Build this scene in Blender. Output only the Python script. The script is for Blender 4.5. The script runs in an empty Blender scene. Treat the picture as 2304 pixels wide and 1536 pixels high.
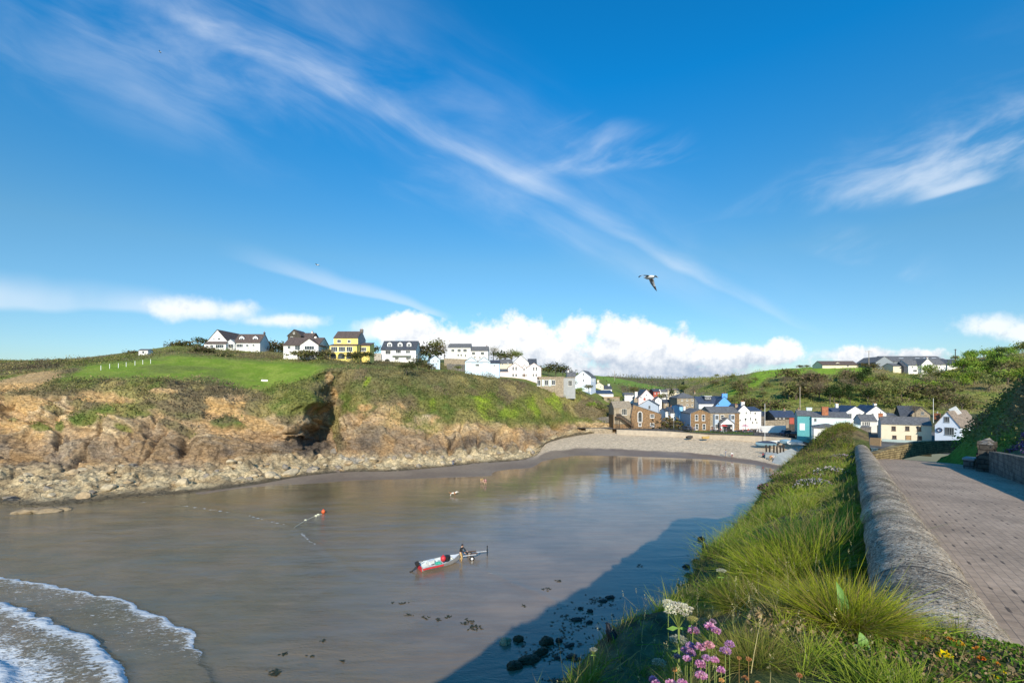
import bpy, bmesh, math, random
import numpy as np
from mathutils import Vector, Matrix
random.seed(7)
RNG = np.random.RandomState(7)
R = math.radians
scene = bpy.context.scene
col = scene.collection
F, HZ, CX, CAMZ = 1024.0, 875.0, 1152.0, 17.0     # focal length, horizon row, centre column of the photo in photo pixels; eye height in metres
SUN_EL = 27.5

# ------------------------------------------------------------------ helpers
def P(px, py, Y):
    return Vector(((px - CX) / F * Y, Y, CAMZ + (HZ - py) / F * Y))
def PZ(px, py, z=0.0):
    Y = (CAMZ - z) * F / (py - HZ)
    return Vector(((px - CX) / F * Y, Y, z))
def hash3(ix, iy, iz, seed=0):
    h = (ix.astype(np.uint32) * np.uint32(374761393) + iy.astype(np.uint32) * np.uint32(668265263)
         + iz.astype(np.uint32) * np.uint32(2147483647 - 1640531) + np.uint32(seed * 974711 + 13))
    h = (h ^ (h >> np.uint32(13))) * np.uint32(1274126177)
    h = h ^ (h >> np.uint32(16))
    return h.astype(np.float64) / 4294967295.0
def vnoise(x, y, z, seed=0):
    x, y, z = np.broadcast_arrays(np.asarray(x, float), np.asarray(y, float), np.asarray(z, float))
    ix, iy, iz = np.floor(x).astype(np.int64), np.floor(y).astype(np.int64), np.floor(z).astype(np.int64)
    fx, fy, fz = x - ix, y - iy, z - iz
    fx, fy, fz = fx*fx*(3-2*fx), fy*fy*(3-2*fy), fz*fz*(3-2*fz)
    r = 0
    for a in (0, 1):
        for b in (0, 1):
            for c in (0, 1):
                w = (fx if a else 1-fx) * (fy if b else 1-fy) * (fz if c else 1-fz)
                r = r + w * hash3(ix + a, iy + b, iz + c, seed)
    return r
def fbm(x, y, z, oct=4, seed=0, gain=.5):
    s, a, n, f = 0, 1.0, 0, 1.0
    for o in range(oct):
        s = s + a * vnoise(np.asarray(x)*f + o*17.3, np.asarray(y)*f + o*9.1, np.asarray(z)*f + o*5.7, seed + o)
        n += a; a *= gain; f *= 2.03
    return s / n
def ridged(x, y, z, oct=4, seed=0):
    s, a, n, f = 0, 1.0, 0, 1.0
    for o in range(oct):
        v = 1 - np.abs(2*vnoise(np.asarray(x)*f + o*7.7, np.asarray(y)*f, np.asarray(z)*f, seed + o) - 1)
        s = s + a*v*v; n += a; a *= .5; f *= 2.1
    return s / n
def sstep(a, b, x):
    t = np.clip((np.asarray(x, float) - a) / (b - a), 0, 1)
    return t*t*(3-2*t)
def smooth(A, n, axis):
    if n <= 0: return A
    k = np.hanning(2*n + 3)[1:-1]; k /= k.sum()
    pad = [(0, 0)]*A.ndim; pad[axis] = (n, n)
    B = np.pad(A, pad, mode='edge')
    return np.apply_along_axis(lambda v: np.convolve(v, k, 'valid'), axis, B)

def link(o, parent=None):
    col.objects.link(o)
    if parent is not None: o.parent = parent
    return o
def tag(o, label=None, cat=None, group=None, kind=None):
    if label: o['label'] = label
    if cat: o['category'] = cat
    if group: o['group'] = group
    if kind: o['kind'] = kind
    return o
def empty(name, loc=(0, 0, 0), rz=0.0, label=None, cat=None, group=None):
    o = bpy.data.objects.new(name, None); o.empty_display_size = .3
    link(o); o.location = loc; o.rotation_euler = (0, 0, rz)
    return tag(o, label, cat, group)
def np_mesh(name, V, Fc, mat, smooth_=True, attrs=None, parent=None, nper=4, mats=None, midx=None):
    """mesh from numpy arrays: V (n,3), Fc (m,nper); attrs {name: (n,) or (n,3)} on points"""
    me = bpy.data.meshes.new(name)
    V = np.asarray(V, np.float32); Fc = np.asarray(Fc, np.int32)
    me.vertices.add(len(V)); me.vertices.foreach_set('co', V.ravel())
    m = len(Fc)
    me.loops.add(m*nper); me.loops.foreach_set('vertex_index', Fc.ravel())
    me.polygons.add(m); me.polygons.foreach_set('loop_start', np.arange(0, m*nper, nper, dtype=np.int32))
    me.update(calc_edges=True)
    me.polygons.foreach_set('use_smooth', np.full(m, smooth_, bool))
    for k, a in (attrs or {}).items():
        a = np.asarray(a, np.float32)
        if a.ndim == 1:
            at = me.attributes.new(k, 'FLOAT', 'POINT'); at.data.foreach_set('value', a)
        else:
            at = me.attributes.new(k, 'FLOAT_COLOR', 'POINT')
            at.data.foreach_set('color', np.concatenate([a, np.ones((len(a), 1), np.float32)], 1).ravel())
    for mm in ([mat] if mat else []) + list(mats or []): me.materials.append(mm)
    if midx is not None: me.polygons.foreach_set('material_index', np.asarray(midx, np.int32))
    o = bpy.data.objects.new(name, me)
    return link(o, parent)
def grid_faces(nr, nc):
    i = np.arange((nr-1)*(nc-1)); r, c = i // (nc-1), i % (nc-1)
    a = r*nc + c
    return np.stack([a, a+1, a+nc+1, a+nc], 1)

class MB:
    """collects simple shapes; build() links them as ONE mesh object"""
    def __init__(s): s.v, s.f = [], []
    def add(s, vs, fs):
        n = len(s.v); s.v += [tuple(v) for v in vs]; s.f += [tuple(i+n for i in f) for f in fs]; return s
    def box(s, x0, x1, y0, y1, z0, z1):
        return s.add([(x0,y0,z0),(x1,y0,z0),(x1,y1,z0),(x0,y1,z0),(x0,y0,z1),(x1,y0,z1),(x1,y1,z1),(x0,y1,z1)],
                     [(3,2,1,0),(4,5,6,7),(0,1,5,4),(1,2,6,5),(2,3,7,6),(3,0,4,7)])
    def hull(s, bottom, top):
        """two rings of equal length joined"""
        n = len(bottom)
        return s.add(list(bottom)+list(top), [tuple(reversed(range(n))), tuple(range(n, 2*n))] + [(i, (i+1) % n, n+(i+1) % n, n+i) for i in range(n)])
    def prism(s, prof, axis, a, b):
        """profile of 2d points extruded from a to b along axis"""
        f = {'x': lambda p, t: (t, p[0], p[1]), 'y': lambda p, t: (p[0], t, p[1]), 'z': lambda p, t: (p[0], p[1], t)}[axis]
        return s.hull([f(p, a) for p in prof], [f(p, b) for p in prof])
    def tube(s, pts, rad, n=8, caps=True):
        pts = [Vector(p) for p in pts]; k = len(pts)
        rad = [rad]*k if not hasattr(rad, '__len__') else rad
        vs, fs = [], []
        up = Vector((0, 0, 1))
        for i, p in enumerate(pts):
            d = (pts[min(i+1, k-1)] - pts[max(i-1, 0)]).normalized()
            ref = up if abs(d.z) < .95 else Vector((1, 0, 0))
            a = d.cross(ref).normalized(); b = a.cross(d).normalized()
            for j in range(n):
                t = 2*math.pi*j/n
                vs.append(p + (a*math.cos(t) + b*math.sin(t))*rad[i])
        for i in range(k-1):
            for j in range(n):
                fs.append((i*n+j, i*n+(j+1) % n, (i+1)*n+(j+1) % n, (i+1)*n+j))
        if caps: fs += [tuple(range(n)), tuple(reversed(range((k-1)*n, k*n)))]
        return s.add(vs, fs)
    def ball(s, c, r, nu=10, nv=6, jit=0, rnd=random):
        r = (r, r, r) if not hasattr(r, '__len__') else r
        vs, fs = [], []
        for i in range(nv+1):
            ph = math.pi*i/nv
            for j in range(nu):
                t = 2*math.pi*j/nu; k = 1 + jit*(rnd.random()-.5)*2
                if i in (0, nv): k = 1
                vs.append((c[0]+r[0]*k*math.sin(ph)*math.cos(t), c[1]+r[1]*k*math.sin(ph)*math.sin(t), c[2]+r[2]*k*math.cos(ph)))
        for i in range(nv):
            for j in range(nu):
                fs.append((i*nu+j, (i+1)*nu+j, (i+1)*nu+(j+1) % nu, i*nu+(j+1) % nu))
        return s.add(vs, fs)
    def build(s, name, mat, parent=None, smooth_=False, loc=None, weld=False, bevel=0):
        me = bpy.data.meshes.new(name); me.from_pydata(s.v, [], s.f)
        if mat: me.materials.append(mat)
        bm = bmesh.new(); bm.from_mesh(me)
        if weld: bmesh.ops.remove_doubles(bm, verts=bm.verts, dist=1e-5)
        bmesh.ops.recalc_face_normals(bm, faces=bm.faces)
        if bevel: bmesh.ops.bevel(bm, geom=bm.edges[:], offset=bevel, segments=1, affect='EDGES')
        bm.to_mesh(me); bm.free()
        if smooth_: me.polygons.foreach_set('use_smooth', [True]*len(me.polygons))
        o = bpy.data.objects.new(name, me); link(o, parent)
        if loc is not None: o.location = loc
        return o
def copy_tree(o, parent=None):
    c = o.copy(); col.objects.link(c)
    if parent is not None: c.parent = parent
    for ch in list(o.children): copy_tree(ch, c)
    return c

# ------------------------------------------------------------------ materials
class NT:
    """tiny node-tree writer"""
    def __init__(s, tree): s.t = tree; s.n = tree.nodes; s.l = tree.links
    def node(s, typ, **kw):
        n = s.n.new(typ)
        for k, v in kw.items():
            if k.startswith('i_'):
                key = k[2:]; key = int(key) if key.isdigit() else key.replace('_', ' ')
                s.set(n.inputs[key], v)
            else: setattr(n, k, v)
        return n
    def set(s, sock, v):
        if isinstance(v, bpy.types.NodeSocket): s.l.new(v, sock)
        else:
            try: sock.default_value = v
            except Exception: sock.default_value = (*v, 1.0)
    def math(s, op, a, b=0.0, c=0.0, clamp=False):
        n = s.n.new('ShaderNodeMath'); n.operation = op; n.use_clamp = clamp
        for i, v in enumerate((a, b, c)): s.set(n.inputs[i], v)
        return n.outputs[0]
    def mix(s, f, a, b, mode='MIX'):
        n = s.n.new('ShaderNodeMix'); n.data_type = 'RGBA'; n.blend_type = mode; n.clamp_factor = True
        s.set(n.inputs[0], f); s.set(n.inputs[6], a); s.set(n.inputs[7], b)
        return n.outputs[2]
    def noise(s, vec, scale, detail=4, rough=.55, dist=0, out=0):
        n = s.n.new('ShaderNodeTexNoise'); s.set(n.inputs['Vector'], vec)
        for k, v in (('Scale', scale), ('Detail', detail), ('Roughness', rough), ('Distortion', dist)): s.set(n.inputs[k], v)
        return n.outputs[out]
    def ramp(s, f, stops, interp='LINEAR'):
        n = s.n.new('ShaderNodeValToRGB'); s.set(n.inputs[0], f); cr = n.color_ramp; cr.interpolation = interp
        while len(cr.elements) > 1: cr.elements.remove(cr.elements[-1])
        for i, (p, c) in enumerate(stops):
            e = cr.elements[0] if i == 0 else cr.elements.new(p)
            e.position = p; e.color = (*c, 1) if hasattr(c, '__len__') else (c, c, c, 1)
        return n.outputs[0]
    def rng(s, v, a, b, c=0.0, d=1.0, smooth_=True):
        n = s.n.new('ShaderNodeMapRange'); n.interpolation_type = 'SMOOTHSTEP' if smooth_ else 'LINEAR'
        for i, x in enumerate((v, a, b, c, d)): s.set(n.inputs[i], x)
        return n.outputs[0]
    def mapping(s, vec, scale=(1, 1, 1), rot=(0, 0, 0), loc=(0, 0, 0)):
        n = s.n.new('ShaderNodeMapping'); s.set(n.inputs[0], vec)
        n.inputs[1].default_value = loc; n.inputs[2].default_value = rot; n.inputs[3].default_value = scale
        return n.outputs[0]
def newmat(name):
    m = bpy.data.materials.new(name); m.use_nodes = True
    t = m.node_tree; t.nodes.clear(); N = NT(t)
    out = N.node('ShaderNodeOutputMaterial'); b = N.node('ShaderNodeBsdfPrincipled')
    t.links.new(b.outputs[0], out.inputs[0])
    tc = N.node('ShaderNodeTexCoord')
    return m, N, b, tc
def bump(N, b, h, strength=.5, dist=.1):
    n = N.node('ShaderNodeBump', i_Strength=strength, i_Distance=dist, i_Height=h); N.l.new(n.outputs[0], b.inputs['Normal'])
_mc = {}
def plain(name, c, rough=.6, var=.12, scale=3.0, bmp=.15, metal=0.0, spec=.4, bscale=None):
    """a painted or bare surface with uneven tone and slight relief"""
    if name in _mc: return _mc[name]
    m, N, b, tc = newmat(name)
    n1 = N.noise(tc.outputs['Object'], scale, 5, .6)
    n2 = N.noise(tc.outputs['Object'], scale*7, 3, .6)
    f = N.math('ADD', N.math('MULTIPLY', n1, .7), N.math('MULTIPLY', n2, .3))
    lo = tuple(x*(1-1.6*var) for x in c); hi = tuple(min(1, x*(1+1.2*var)) for x in c)
    N.set(b.inputs['Base Color'], N.ramp(f, [(.3, lo), (.5, c), (.7, hi)]))
    b.inputs['Roughness'].default_value = rough; b.inputs['Metallic'].default_value = metal
    b.inputs['Specular IOR Level'].default_value = spec
    if bmp: bump(N, b, n2, bmp, .05)
    _mc[name] = m; return m
def brickmat(name, c1, c2, mortar, sx=.6, sy=.25, rough=.85, var=.35, msize=.02, bs=.6):
    """coursed stone, brick, block or slate laid in rows (rows follow z, columns follow the wall)"""
    if name in _mc: return _mc[name]
    m, N, b, tc = newmat(name)
    sep = N.node('ShaderNodeSeparateXYZ', i_0=tc.outputs['Object'])
    u = N.math('ADD', sep.outputs[0], sep.outputs[1])
    cmb = N.node('ShaderNodeCombineXYZ', i_0=u, i_1=sep.outputs[2], i_2=0.0)
    wob = N.noise(tc.outputs['Object'], 1.5, 3, .6, out=1)
    vec = N.node('ShaderNodeVectorMath', operation='MULTIPLY_ADD', i_0=wob, i_1=(sy*.5,)*3, i_2=cmb.outputs[0])
    br = N.node('ShaderNodeTexBrick', i_Vector=vec.outputs[0], i_Color1=c1, i_Color2=c2, i_Mortar=mortar)
    br.inputs['Scale'].default_value = 1.0; br.inputs['Brick Width'].default_value = sx; br.inputs['Row Height'].default_value = sy
    br.inputs['Mortar Size'].default_value = msize; br.inputs['Mortar Smooth'].default_value = .3
    n = N.noise(tc.outputs['Object'], 2.2, 6, .65)
    k = N.rng(n, .3, .7, 1-var, 1+var*.6)
    hsv = N.node('ShaderNodeHueSaturation', i_Value=k, i_Color=br.outputs[0])
    N.set(b.inputs['Base Color'], hsv.outputs[0])
    b.inputs['Roughness'].default_value = rough; b.inputs['Specular IOR Level'].default_value = .3
    h = N.math('ADD', N.math('MULTIPLY', br.outputs[1], -1.0), N.math('MULTIPLY', n, .8))
    bump(N, b, h, bs, .05)
    _mc[name] = m; return m
def vcol(name, rough=.9, spec=.2, nscale=2.0, namt=.35, bmp=.6, bdist=.15, trans=0.0, attr='Col', two=None):
    """base colour carried by the mesh, broken up by fine noise"""
    m, N, b, tc = newmat(name)
    a = N.node('ShaderNodeAttribute', attribute_name=attr)
    geo = N.node('ShaderNodeNewGeometry')
    n1 = N.noise(geo.outputs['Position'], nscale, 7, .65)
    k = N.rng(n1, .25, .75, 1-namt, 1+namt)
    hsv = N.node('ShaderNodeHueSaturation', i_Value=k, i_Color=a.outputs['Color'])
    N.set(b.inputs['Base Color'], hsv.outputs[0])
    b.inputs['Roughness'].default_value = rough; b.inputs['Specular IOR Level'].default_value = spec
    if bmp: bump(N, b, n1, bmp, bdist)
    return m
def leafmat(name, trans=.35):
    m = bpy.data.materials.new(name); m.use_nodes = True
    t = m.node_tree; t.nodes.clear(); N = NT(t)
    out = N.node('ShaderNodeOutputMaterial')
    a = N.node('ShaderNodeAttribute', attribute_name='Col')
    oi = N.node('ShaderNodeObjectInfo')
    hs = N.node('ShaderNodeHueSaturation', i_Color=a.outputs['Color'], i_Hue=N.rng(oi.outputs['Random'], 0, 1, .485, .515, False),
                i_Value=N.rng(oi.outputs['Random'], 0, 1, .8, 1.2, False))
    d = N.node('ShaderNodeBsdfDiffuse', i_Color=hs.outputs[0]); tr = N.node('ShaderNodeBsdfTranslucent', i_Color=hs.outputs[0])
    mx = N.node('ShaderNodeMixShader', i_0=trans, i_1=d.outputs[0], i_2=tr.outputs[0])
    N.l.new(mx.outputs[0], out.inputs[0])
    return m

# ------------------------------------------------------------------ camera and light
cam = bpy.data.cameras.new('camera'); cam_o = bpy.data.objects.new('camera', cam); col.objects.link(cam_o)
cam.sensor_width = 36; cam.lens = 16.0; cam.clip_end = 20000; cam.clip_start = .05
cam_o.location = (0, 0, CAMZ); cam_o.rotation_euler = (R(90), 0, 0)
cam.shift_y = (HZ - 768) / 2304.0
scene.camera = cam_o
sun = bpy.data.lights.new('sun', 'SUN'); sun_o = bpy.data.objects.new('sun', sun); col.objects.link(sun_o)
sun.energy = 5.0; sun.angle = R(.5); sun.color = (1.0, .90, .745)
sun_o.rotation_euler = (R(90 - SUN_EL), 0, R(1.5)); sun_o.location = (0, -30, 60)
vs = scene.view_settings
vs.view_transform = 'Standard'; vs.look = 'None'; vs.gamma = 1; vs.exposure = 0.12
scene.cycles.max_bounces = 6; scene.cycles.diffuse_bounces = 2; scene.cycles.glossy_bounces = 3; scene.cycles.transmission_bounces = 3
scene.cycles.transparent_max_bounces = 6; scene.cycles.use_adaptive_sampling = True
try: scene.cycles.use_denoising = True
except Exception: pass

# ------------------------------------------------------------------ sky: Nishita daylight with high cirrus and a bank of cumulus
def build_sky():
    w = bpy.data.worlds.new('World'); scene.world = w; w.use_nodes = True
    t = w.node_tree; t.nodes.clear(); N = NT(t)
    out = N.node('ShaderNodeOutputWorld'); bg = N.node('ShaderNodeBackground'); N.l.new(bg.outputs[0], out.inputs[0])
    sky = N.node('ShaderNodeTexSky'); sky.sky_type = 'NISHITA'; sky.sun_disc = False
    sky.sun_elevation = R(SUN_EL); sky.sun_rotation = R(180); sky.air_density = 1.0; sky.dust_density = .25; sky.ozone_density = 2.5
    tc = N.node('ShaderNodeTexCoord'); sep = N.node('ShaderNodeSeparateXYZ', i_0=tc.outputs['Generated'])
    X, Y, Z = sep.outputs
    ys = N.math('MAXIMUM', Y, .02)
    u = N.math('DIVIDE', X, ys); v = N.math('DIVIDE', Z, ys)
    front = N.rng(Y, .03, .2)
    # colour of clear air: a little deeper and more saturated than the raw model towards the zenith
    blue = N.node('ShaderNodeHueSaturation', i_Saturation=SKY_SAT, i_Value=SKY_VAL, i_Color=sky.outputs[0], i_Hue=SKY_HUE)
    tint = N.ramp(Z, [(0.0, (.37, .445, .56)), (.26, (.50, .64, .61)), (.55, (.05, .75, .92))])
    base = N.node('ShaderNodeVectorMath', operation='MULTIPLY', i_0=blue.outputs[0], i_1=N.node('ShaderNodeVectorMath', operation='SCALE', i_0=tint, i_Scale=2.0).outputs[0]).outputs[0]
    uv = N.node('ShaderNodeCombineXYZ', i_0=u, i_1=v, i_2=0.0).outputs[0]
    # cirrus: streaks that run out of a far point low on the right
    def px(x, y): return ((x - CX)/F, (HZ - y)/F)
    warp = N.noise(uv, 2.4, 3, .55, out=1)
    uvw = N.node('ShaderNodeVectorMath', operation='MULTIPLY_ADD', i_0=warp, i_1=(.07, .07, 0), i_2=uv).outputs[0]
    sw = N.node('ShaderNodeSeparateXYZ', i_0=uvw)
    uu = N.math('SUBTRACT', sw.outputs[0], .035); vv = N.math('SUBTRACT', sw.outputs[1], .035)
    def grain(ang, ks, kq, detail, seed):
        d = (math.cos(R(ang)), math.sin(R(ang)))
        s = N.math('ADD', N.math('MULTIPLY', uu, d[0]), N.math('MULTIPLY', vv, d[1]))
        q = N.math('ADD', N.math('MULTIPLY', uu, -d[1]), N.math('MULTIPLY', vv, d[0]))
        nv = N.node('ShaderNodeCombineXYZ', i_0=N.math('MULTIPLY', s, ks), i_1=N.math('MULTIPLY', q, kq), i_2=seed)
        return N.noise(nv.outputs[0], 1.0, detail, .6, .5)
    gA = grain(-27, 2.2, 8.5, 6, 3.3); gB = grain(22, 2.6, 9.0, 5, 8.1)
    soft = N.noise(uv, 3.0, 3, .5)
    gS = N.math('ADD', N.math('MULTIPLY', gA, .55), N.math('MULTIPLY', soft, .45))
    def streak(x0, y0, x1, y1, w0, w1, fade0, fade1, amp, tex, lo=.34, hi=.78, sharp=.45):
        """a band from (x0,y0) to (x1,y1) with half widths w0 > w1 (photo pixels)"""
        a = px(x0, y0); b_ = px(x1, y1); d = (b_[0]-a[0], b_[1]-a[1]); L = math.hypot(*d); d = (d[0]/L, d[1]/L); n = (-d[1], d[0])
        du = N.math('SUBTRACT', uu, a[0]); dv = N.math('SUBTRACT', vv, a[1])
        s = N.math('ADD', N.math('MULTIPLY', du, d[0]/L), N.math('MULTIPLY', dv, d[1]/L))
        q = N.math('ADD', N.math('MULTIPLY', du, n[0]), N.math('MULTIPLY', dv, n[1]))
        wid = N.math('MAXIMUM', N.math('MULTIPLY_ADD', s, (w1-w0)/F, w0/F), .003)
        qq = N.math('DIVIDE', q, wid)
        prof = N.math('MULTIPLY', N.rng(qq, -1.0, -sharp), N.rng(qq, 1.6, -.2))
        ends = N.math('MULTIPLY', N.rng(s, -fade0, fade0), N.rng(s, 1 + fade1*.3, 1 - fade1))
        return N.math('MULTIPLY', N.math('MULTIPLY', prof, ends), N.math('MULTIPLY', N.rng(tex, lo, hi), amp))
    parts = [
        streak(240, -90, 1890, 770, 310, 54, .10, .40, .30, gS, .34, .8),
        streak(300, -40, 1850, 752, 54, 12, .12, .16, .36, gS, .24, .70, .25),
        streak(-300, -120, 1200, 420, 330, 190, .15, .5, .20, gS, .40, .8),
        streak(1780, 470, 2520, 240, 34, 120, .14, .2, .36, gB, .44, .78),
        streak(1680, 470, 2600, 200, 30, 260, .3, .2, .20, gB, .4, .8),
        streak(2070, 438, 2240, 398, 18, 18, .3, .4, .42, gB, .2, .6),
        streak(1200, 350, 1560, 330, 80, 40, .35, .3, .50, gB, .38, .70),
        streak(1830, 540, 2120, 610, 50, 50, .3, .4, .22, gB, .4, .8),
        streak(-200, 632, 640, 715, 46, 20, .1, .35, .50, soft, .1, .6),
        streak(620, 588, 1010, 712, 22, 7, .35, .10, .34, gA, .1, .6),
    ]
    cir = parts[0]
    for p in parts[1:]: cir = N.math('ADD', cir, p)
    cir = N.math('MINIMUM', N.math('MULTIPLY', cir, front), .85)
    c1 = N.mix(cir, base, CIRRUS)
    # cumulus: heaped blobs with a broken edge, bright tops, bluish flat bases
    edge = N.noise(uv, 11.0, 5, .62); edge2 = N.noise(uv, 38.0, 3, .6)
    en = N.math('ADD', N.math('MULTIPLY', N.math('SUBTRACT', edge, .5), 1.9), N.math('MULTIPLY', N.math('SUBTRACT', edge2, .5), .55))
    def group(blobs, k):
        dens = None
        for (x, y, rx, ry) in blobs:
            c = px(x, y)
            a = N.math('MULTIPLY', N.math('SUBTRACT', u, c[0]), F/rx); b_ = N.math('MULTIPLY', N.math('SUBTRACT', v, c[1]), F/ry)
            d = N.math('SUBTRACT', 1.0, N.math('SQRT', N.math('ADD', N.math('MULTIPLY', a, a), N.math('MULTIPLY', b_, b_))))
            dens = d if dens is None else N.math('SMOOTH_MAX', dens, d, k)
        return dens
    big = [  # x, y, rx, ry in photo px
        (1120, 778, 165, 78), (1040, 776, 95, 48), (1190, 770, 120, 64), (1285, 752, 62, 54), (1250, 800, 190, 52), (1400, 800, 170, 62),
        (1430, 768, 105, 66), (1500, 785, 110, 60), (1570, 795, 120, 46), (1660, 805, 130, 40), (1760, 790, 62, 36), (1420, 838, 420, 26),
        (905, 744, 80, 36), (945, 765, 60, 24), (1960, 808, 160, 30), (2060, 804, 100, 24), (1360, 850, 90, 14)]
    small = [(850, 742, 90, 34), (530, 696, 80, 34), (430, 694, 130, 36), (640, 722, 150, 22), (2230, 734, 100, 36), (2290, 748, 110, 30), (2260, 808, 110, 18), (1880, 800, 90, 22)]
    en = N.math('ADD', en, N.math('MULTIPLY', N.math('SUBTRACT', N.noise(uv, 4.6, 2, .5), .52), 1.3))
    dens = N.math('ADD', group(big, .25), en)
    dens2 = N.math('ADD', N.math('MULTIPLY', group(small, .3), 1.15), N.math('MULTIPLY', en, .8))
    m = N.math('MAXIMUM', N.rng(dens, -.05, .42), N.math('MULTIPLY', N.rng(dens2, .05, 1.0), .82))
    m = N.math('MULTIPLY', m, front)
    # own light and shade of the vapour: how much thinner it gets a little higher up (towards the light)
    off = N.node('ShaderNodeVectorMath', operation='ADD', i_0=uv, i_1=(-.006, .020, 0)).outputs[0]
    sh = edge; sh2 = N.noise(off, 11.0, 5, .62)
    up = N.math('SUBTRACT', sh, sh2)
    low = N.rng(v, px(0, 850)[1], px(0, 755)[1])
    bright = N.math('ADD', N.math('MULTIPLY', up, 2.4), N.math('ADD', N.math('MULTIPLY', low, .70), .20))
    cc = N.mix(N.rng(bright, .0, .8, smooth_=False), CLOUD_DARK, CLOUD_LIGHT)
    c2 = N.mix(m, c1, cc)
    N.l.new(c2, bg.inputs[0]); bg.inputs[1].default_value = SKY_STR
    w.cycles.sampling_method = 'MANUAL'; w.cycles.sample_map_resolution = 256
SKY_STR = .105
SKY_SAT, SKY_VAL, SKY_HUE = 1.22, 1.0, .5
SKY_LOW, SKY_HIGH = (.66, .93, 1.42), (.30, .86, 1.30)
CIRRUS = (8.0, 8.6, 9.3); CLOUD_DARK = (3.9, 4.8, 6.1); CLOUD_LIGHT = (9.4, 9.5, 9.6)
build_sky()
# ------------------------------------------------------------------ terrain sheets
def sheet(xs, rows, ncol, nrow, sx=6, sr=5, xr=None, slant=None):
    """xs: control columns (photo px); rows: per column a list of (row px, depth). Returns world X,Y,Z grids plus px,py,v grids"""
    xs = np.array(xs, float); A = np.array(rows, float)             # (nx, k, 2)
    k = A.shape[1]
    x = np.linspace(xs[0] if xr is None else xr[0], xs[-1] if xr is None else xr[1], ncol)
    C = np.zeros((ncol, k, 2))
    for j in range(k):
        for c in range(2): C[:, j, c] = np.interp(x, xs, A[:, j, c])
    C = smooth(C, sx, 0)
    t = np.linspace(0, k-1, nrow)
    G = np.zeros((nrow, ncol, 2))
    i0 = np.clip(np.floor(t).astype(int), 0, k-2); f = (t - i0)
    for r in range(nrow):
        G[r] = C[:, i0[r]]*(1-f[r]) + C[:, i0[r]+1]*f[r]
        if slant is not None:
            q = x - slant(t[r], x)
            for c in range(2): G[r, :, c] = np.interp(q, x, G[r, :, c].copy())
    e = G.copy(); G = smooth(G, sr, 0); G[0] = e[0]; G[-1] = e[-1]
    py, Y = G[..., 0], G[..., 1]
    px = np.broadcast_to(x, py.shape)
    return (px - CX)/F*Y, Y.copy(), CAMZ + (HZ - py)/F*Y, px, py, np.broadcast_to(t[:, None], py.shape)
def normals(X, Y, Z):
    du = np.stack([np.gradient(a, axis=1) for a in (X, Y, Z)], -1); dv = np.stack([np.gradient(a, axis=0) for a in (X, Y, Z)], -1)
    n = np.cross(du, dv); return n/(np.linalg.norm(n, axis=-1, keepdims=True)+1e-9)
def blob(px, py, x, y, rx, ry, ang=0.0):
    c, s = math.cos(R(ang)), math.sin(R(ang)); a, b = px-x, py-y
    return np.exp(-(((a*c+b*s)/rx)**2 + ((-a*s+b*c)/ry)**2))
def lerp3(a, b, f): return np.asarray(a)*(1-f[..., None]) + np.asarray(b)*f[..., None]

# ---- the cliff headland across the bay, its field and the plateau the houses stand on
HX = [-900, -300, 0, 100, 200, 300, 400, 500, 560, 600, 660, 700, 722, 742, 770, 800, 850, 900, 960, 1000, 1050, 1120, 1180, 1208, 1226, 1262, 1300, 1345, 1400]
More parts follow.
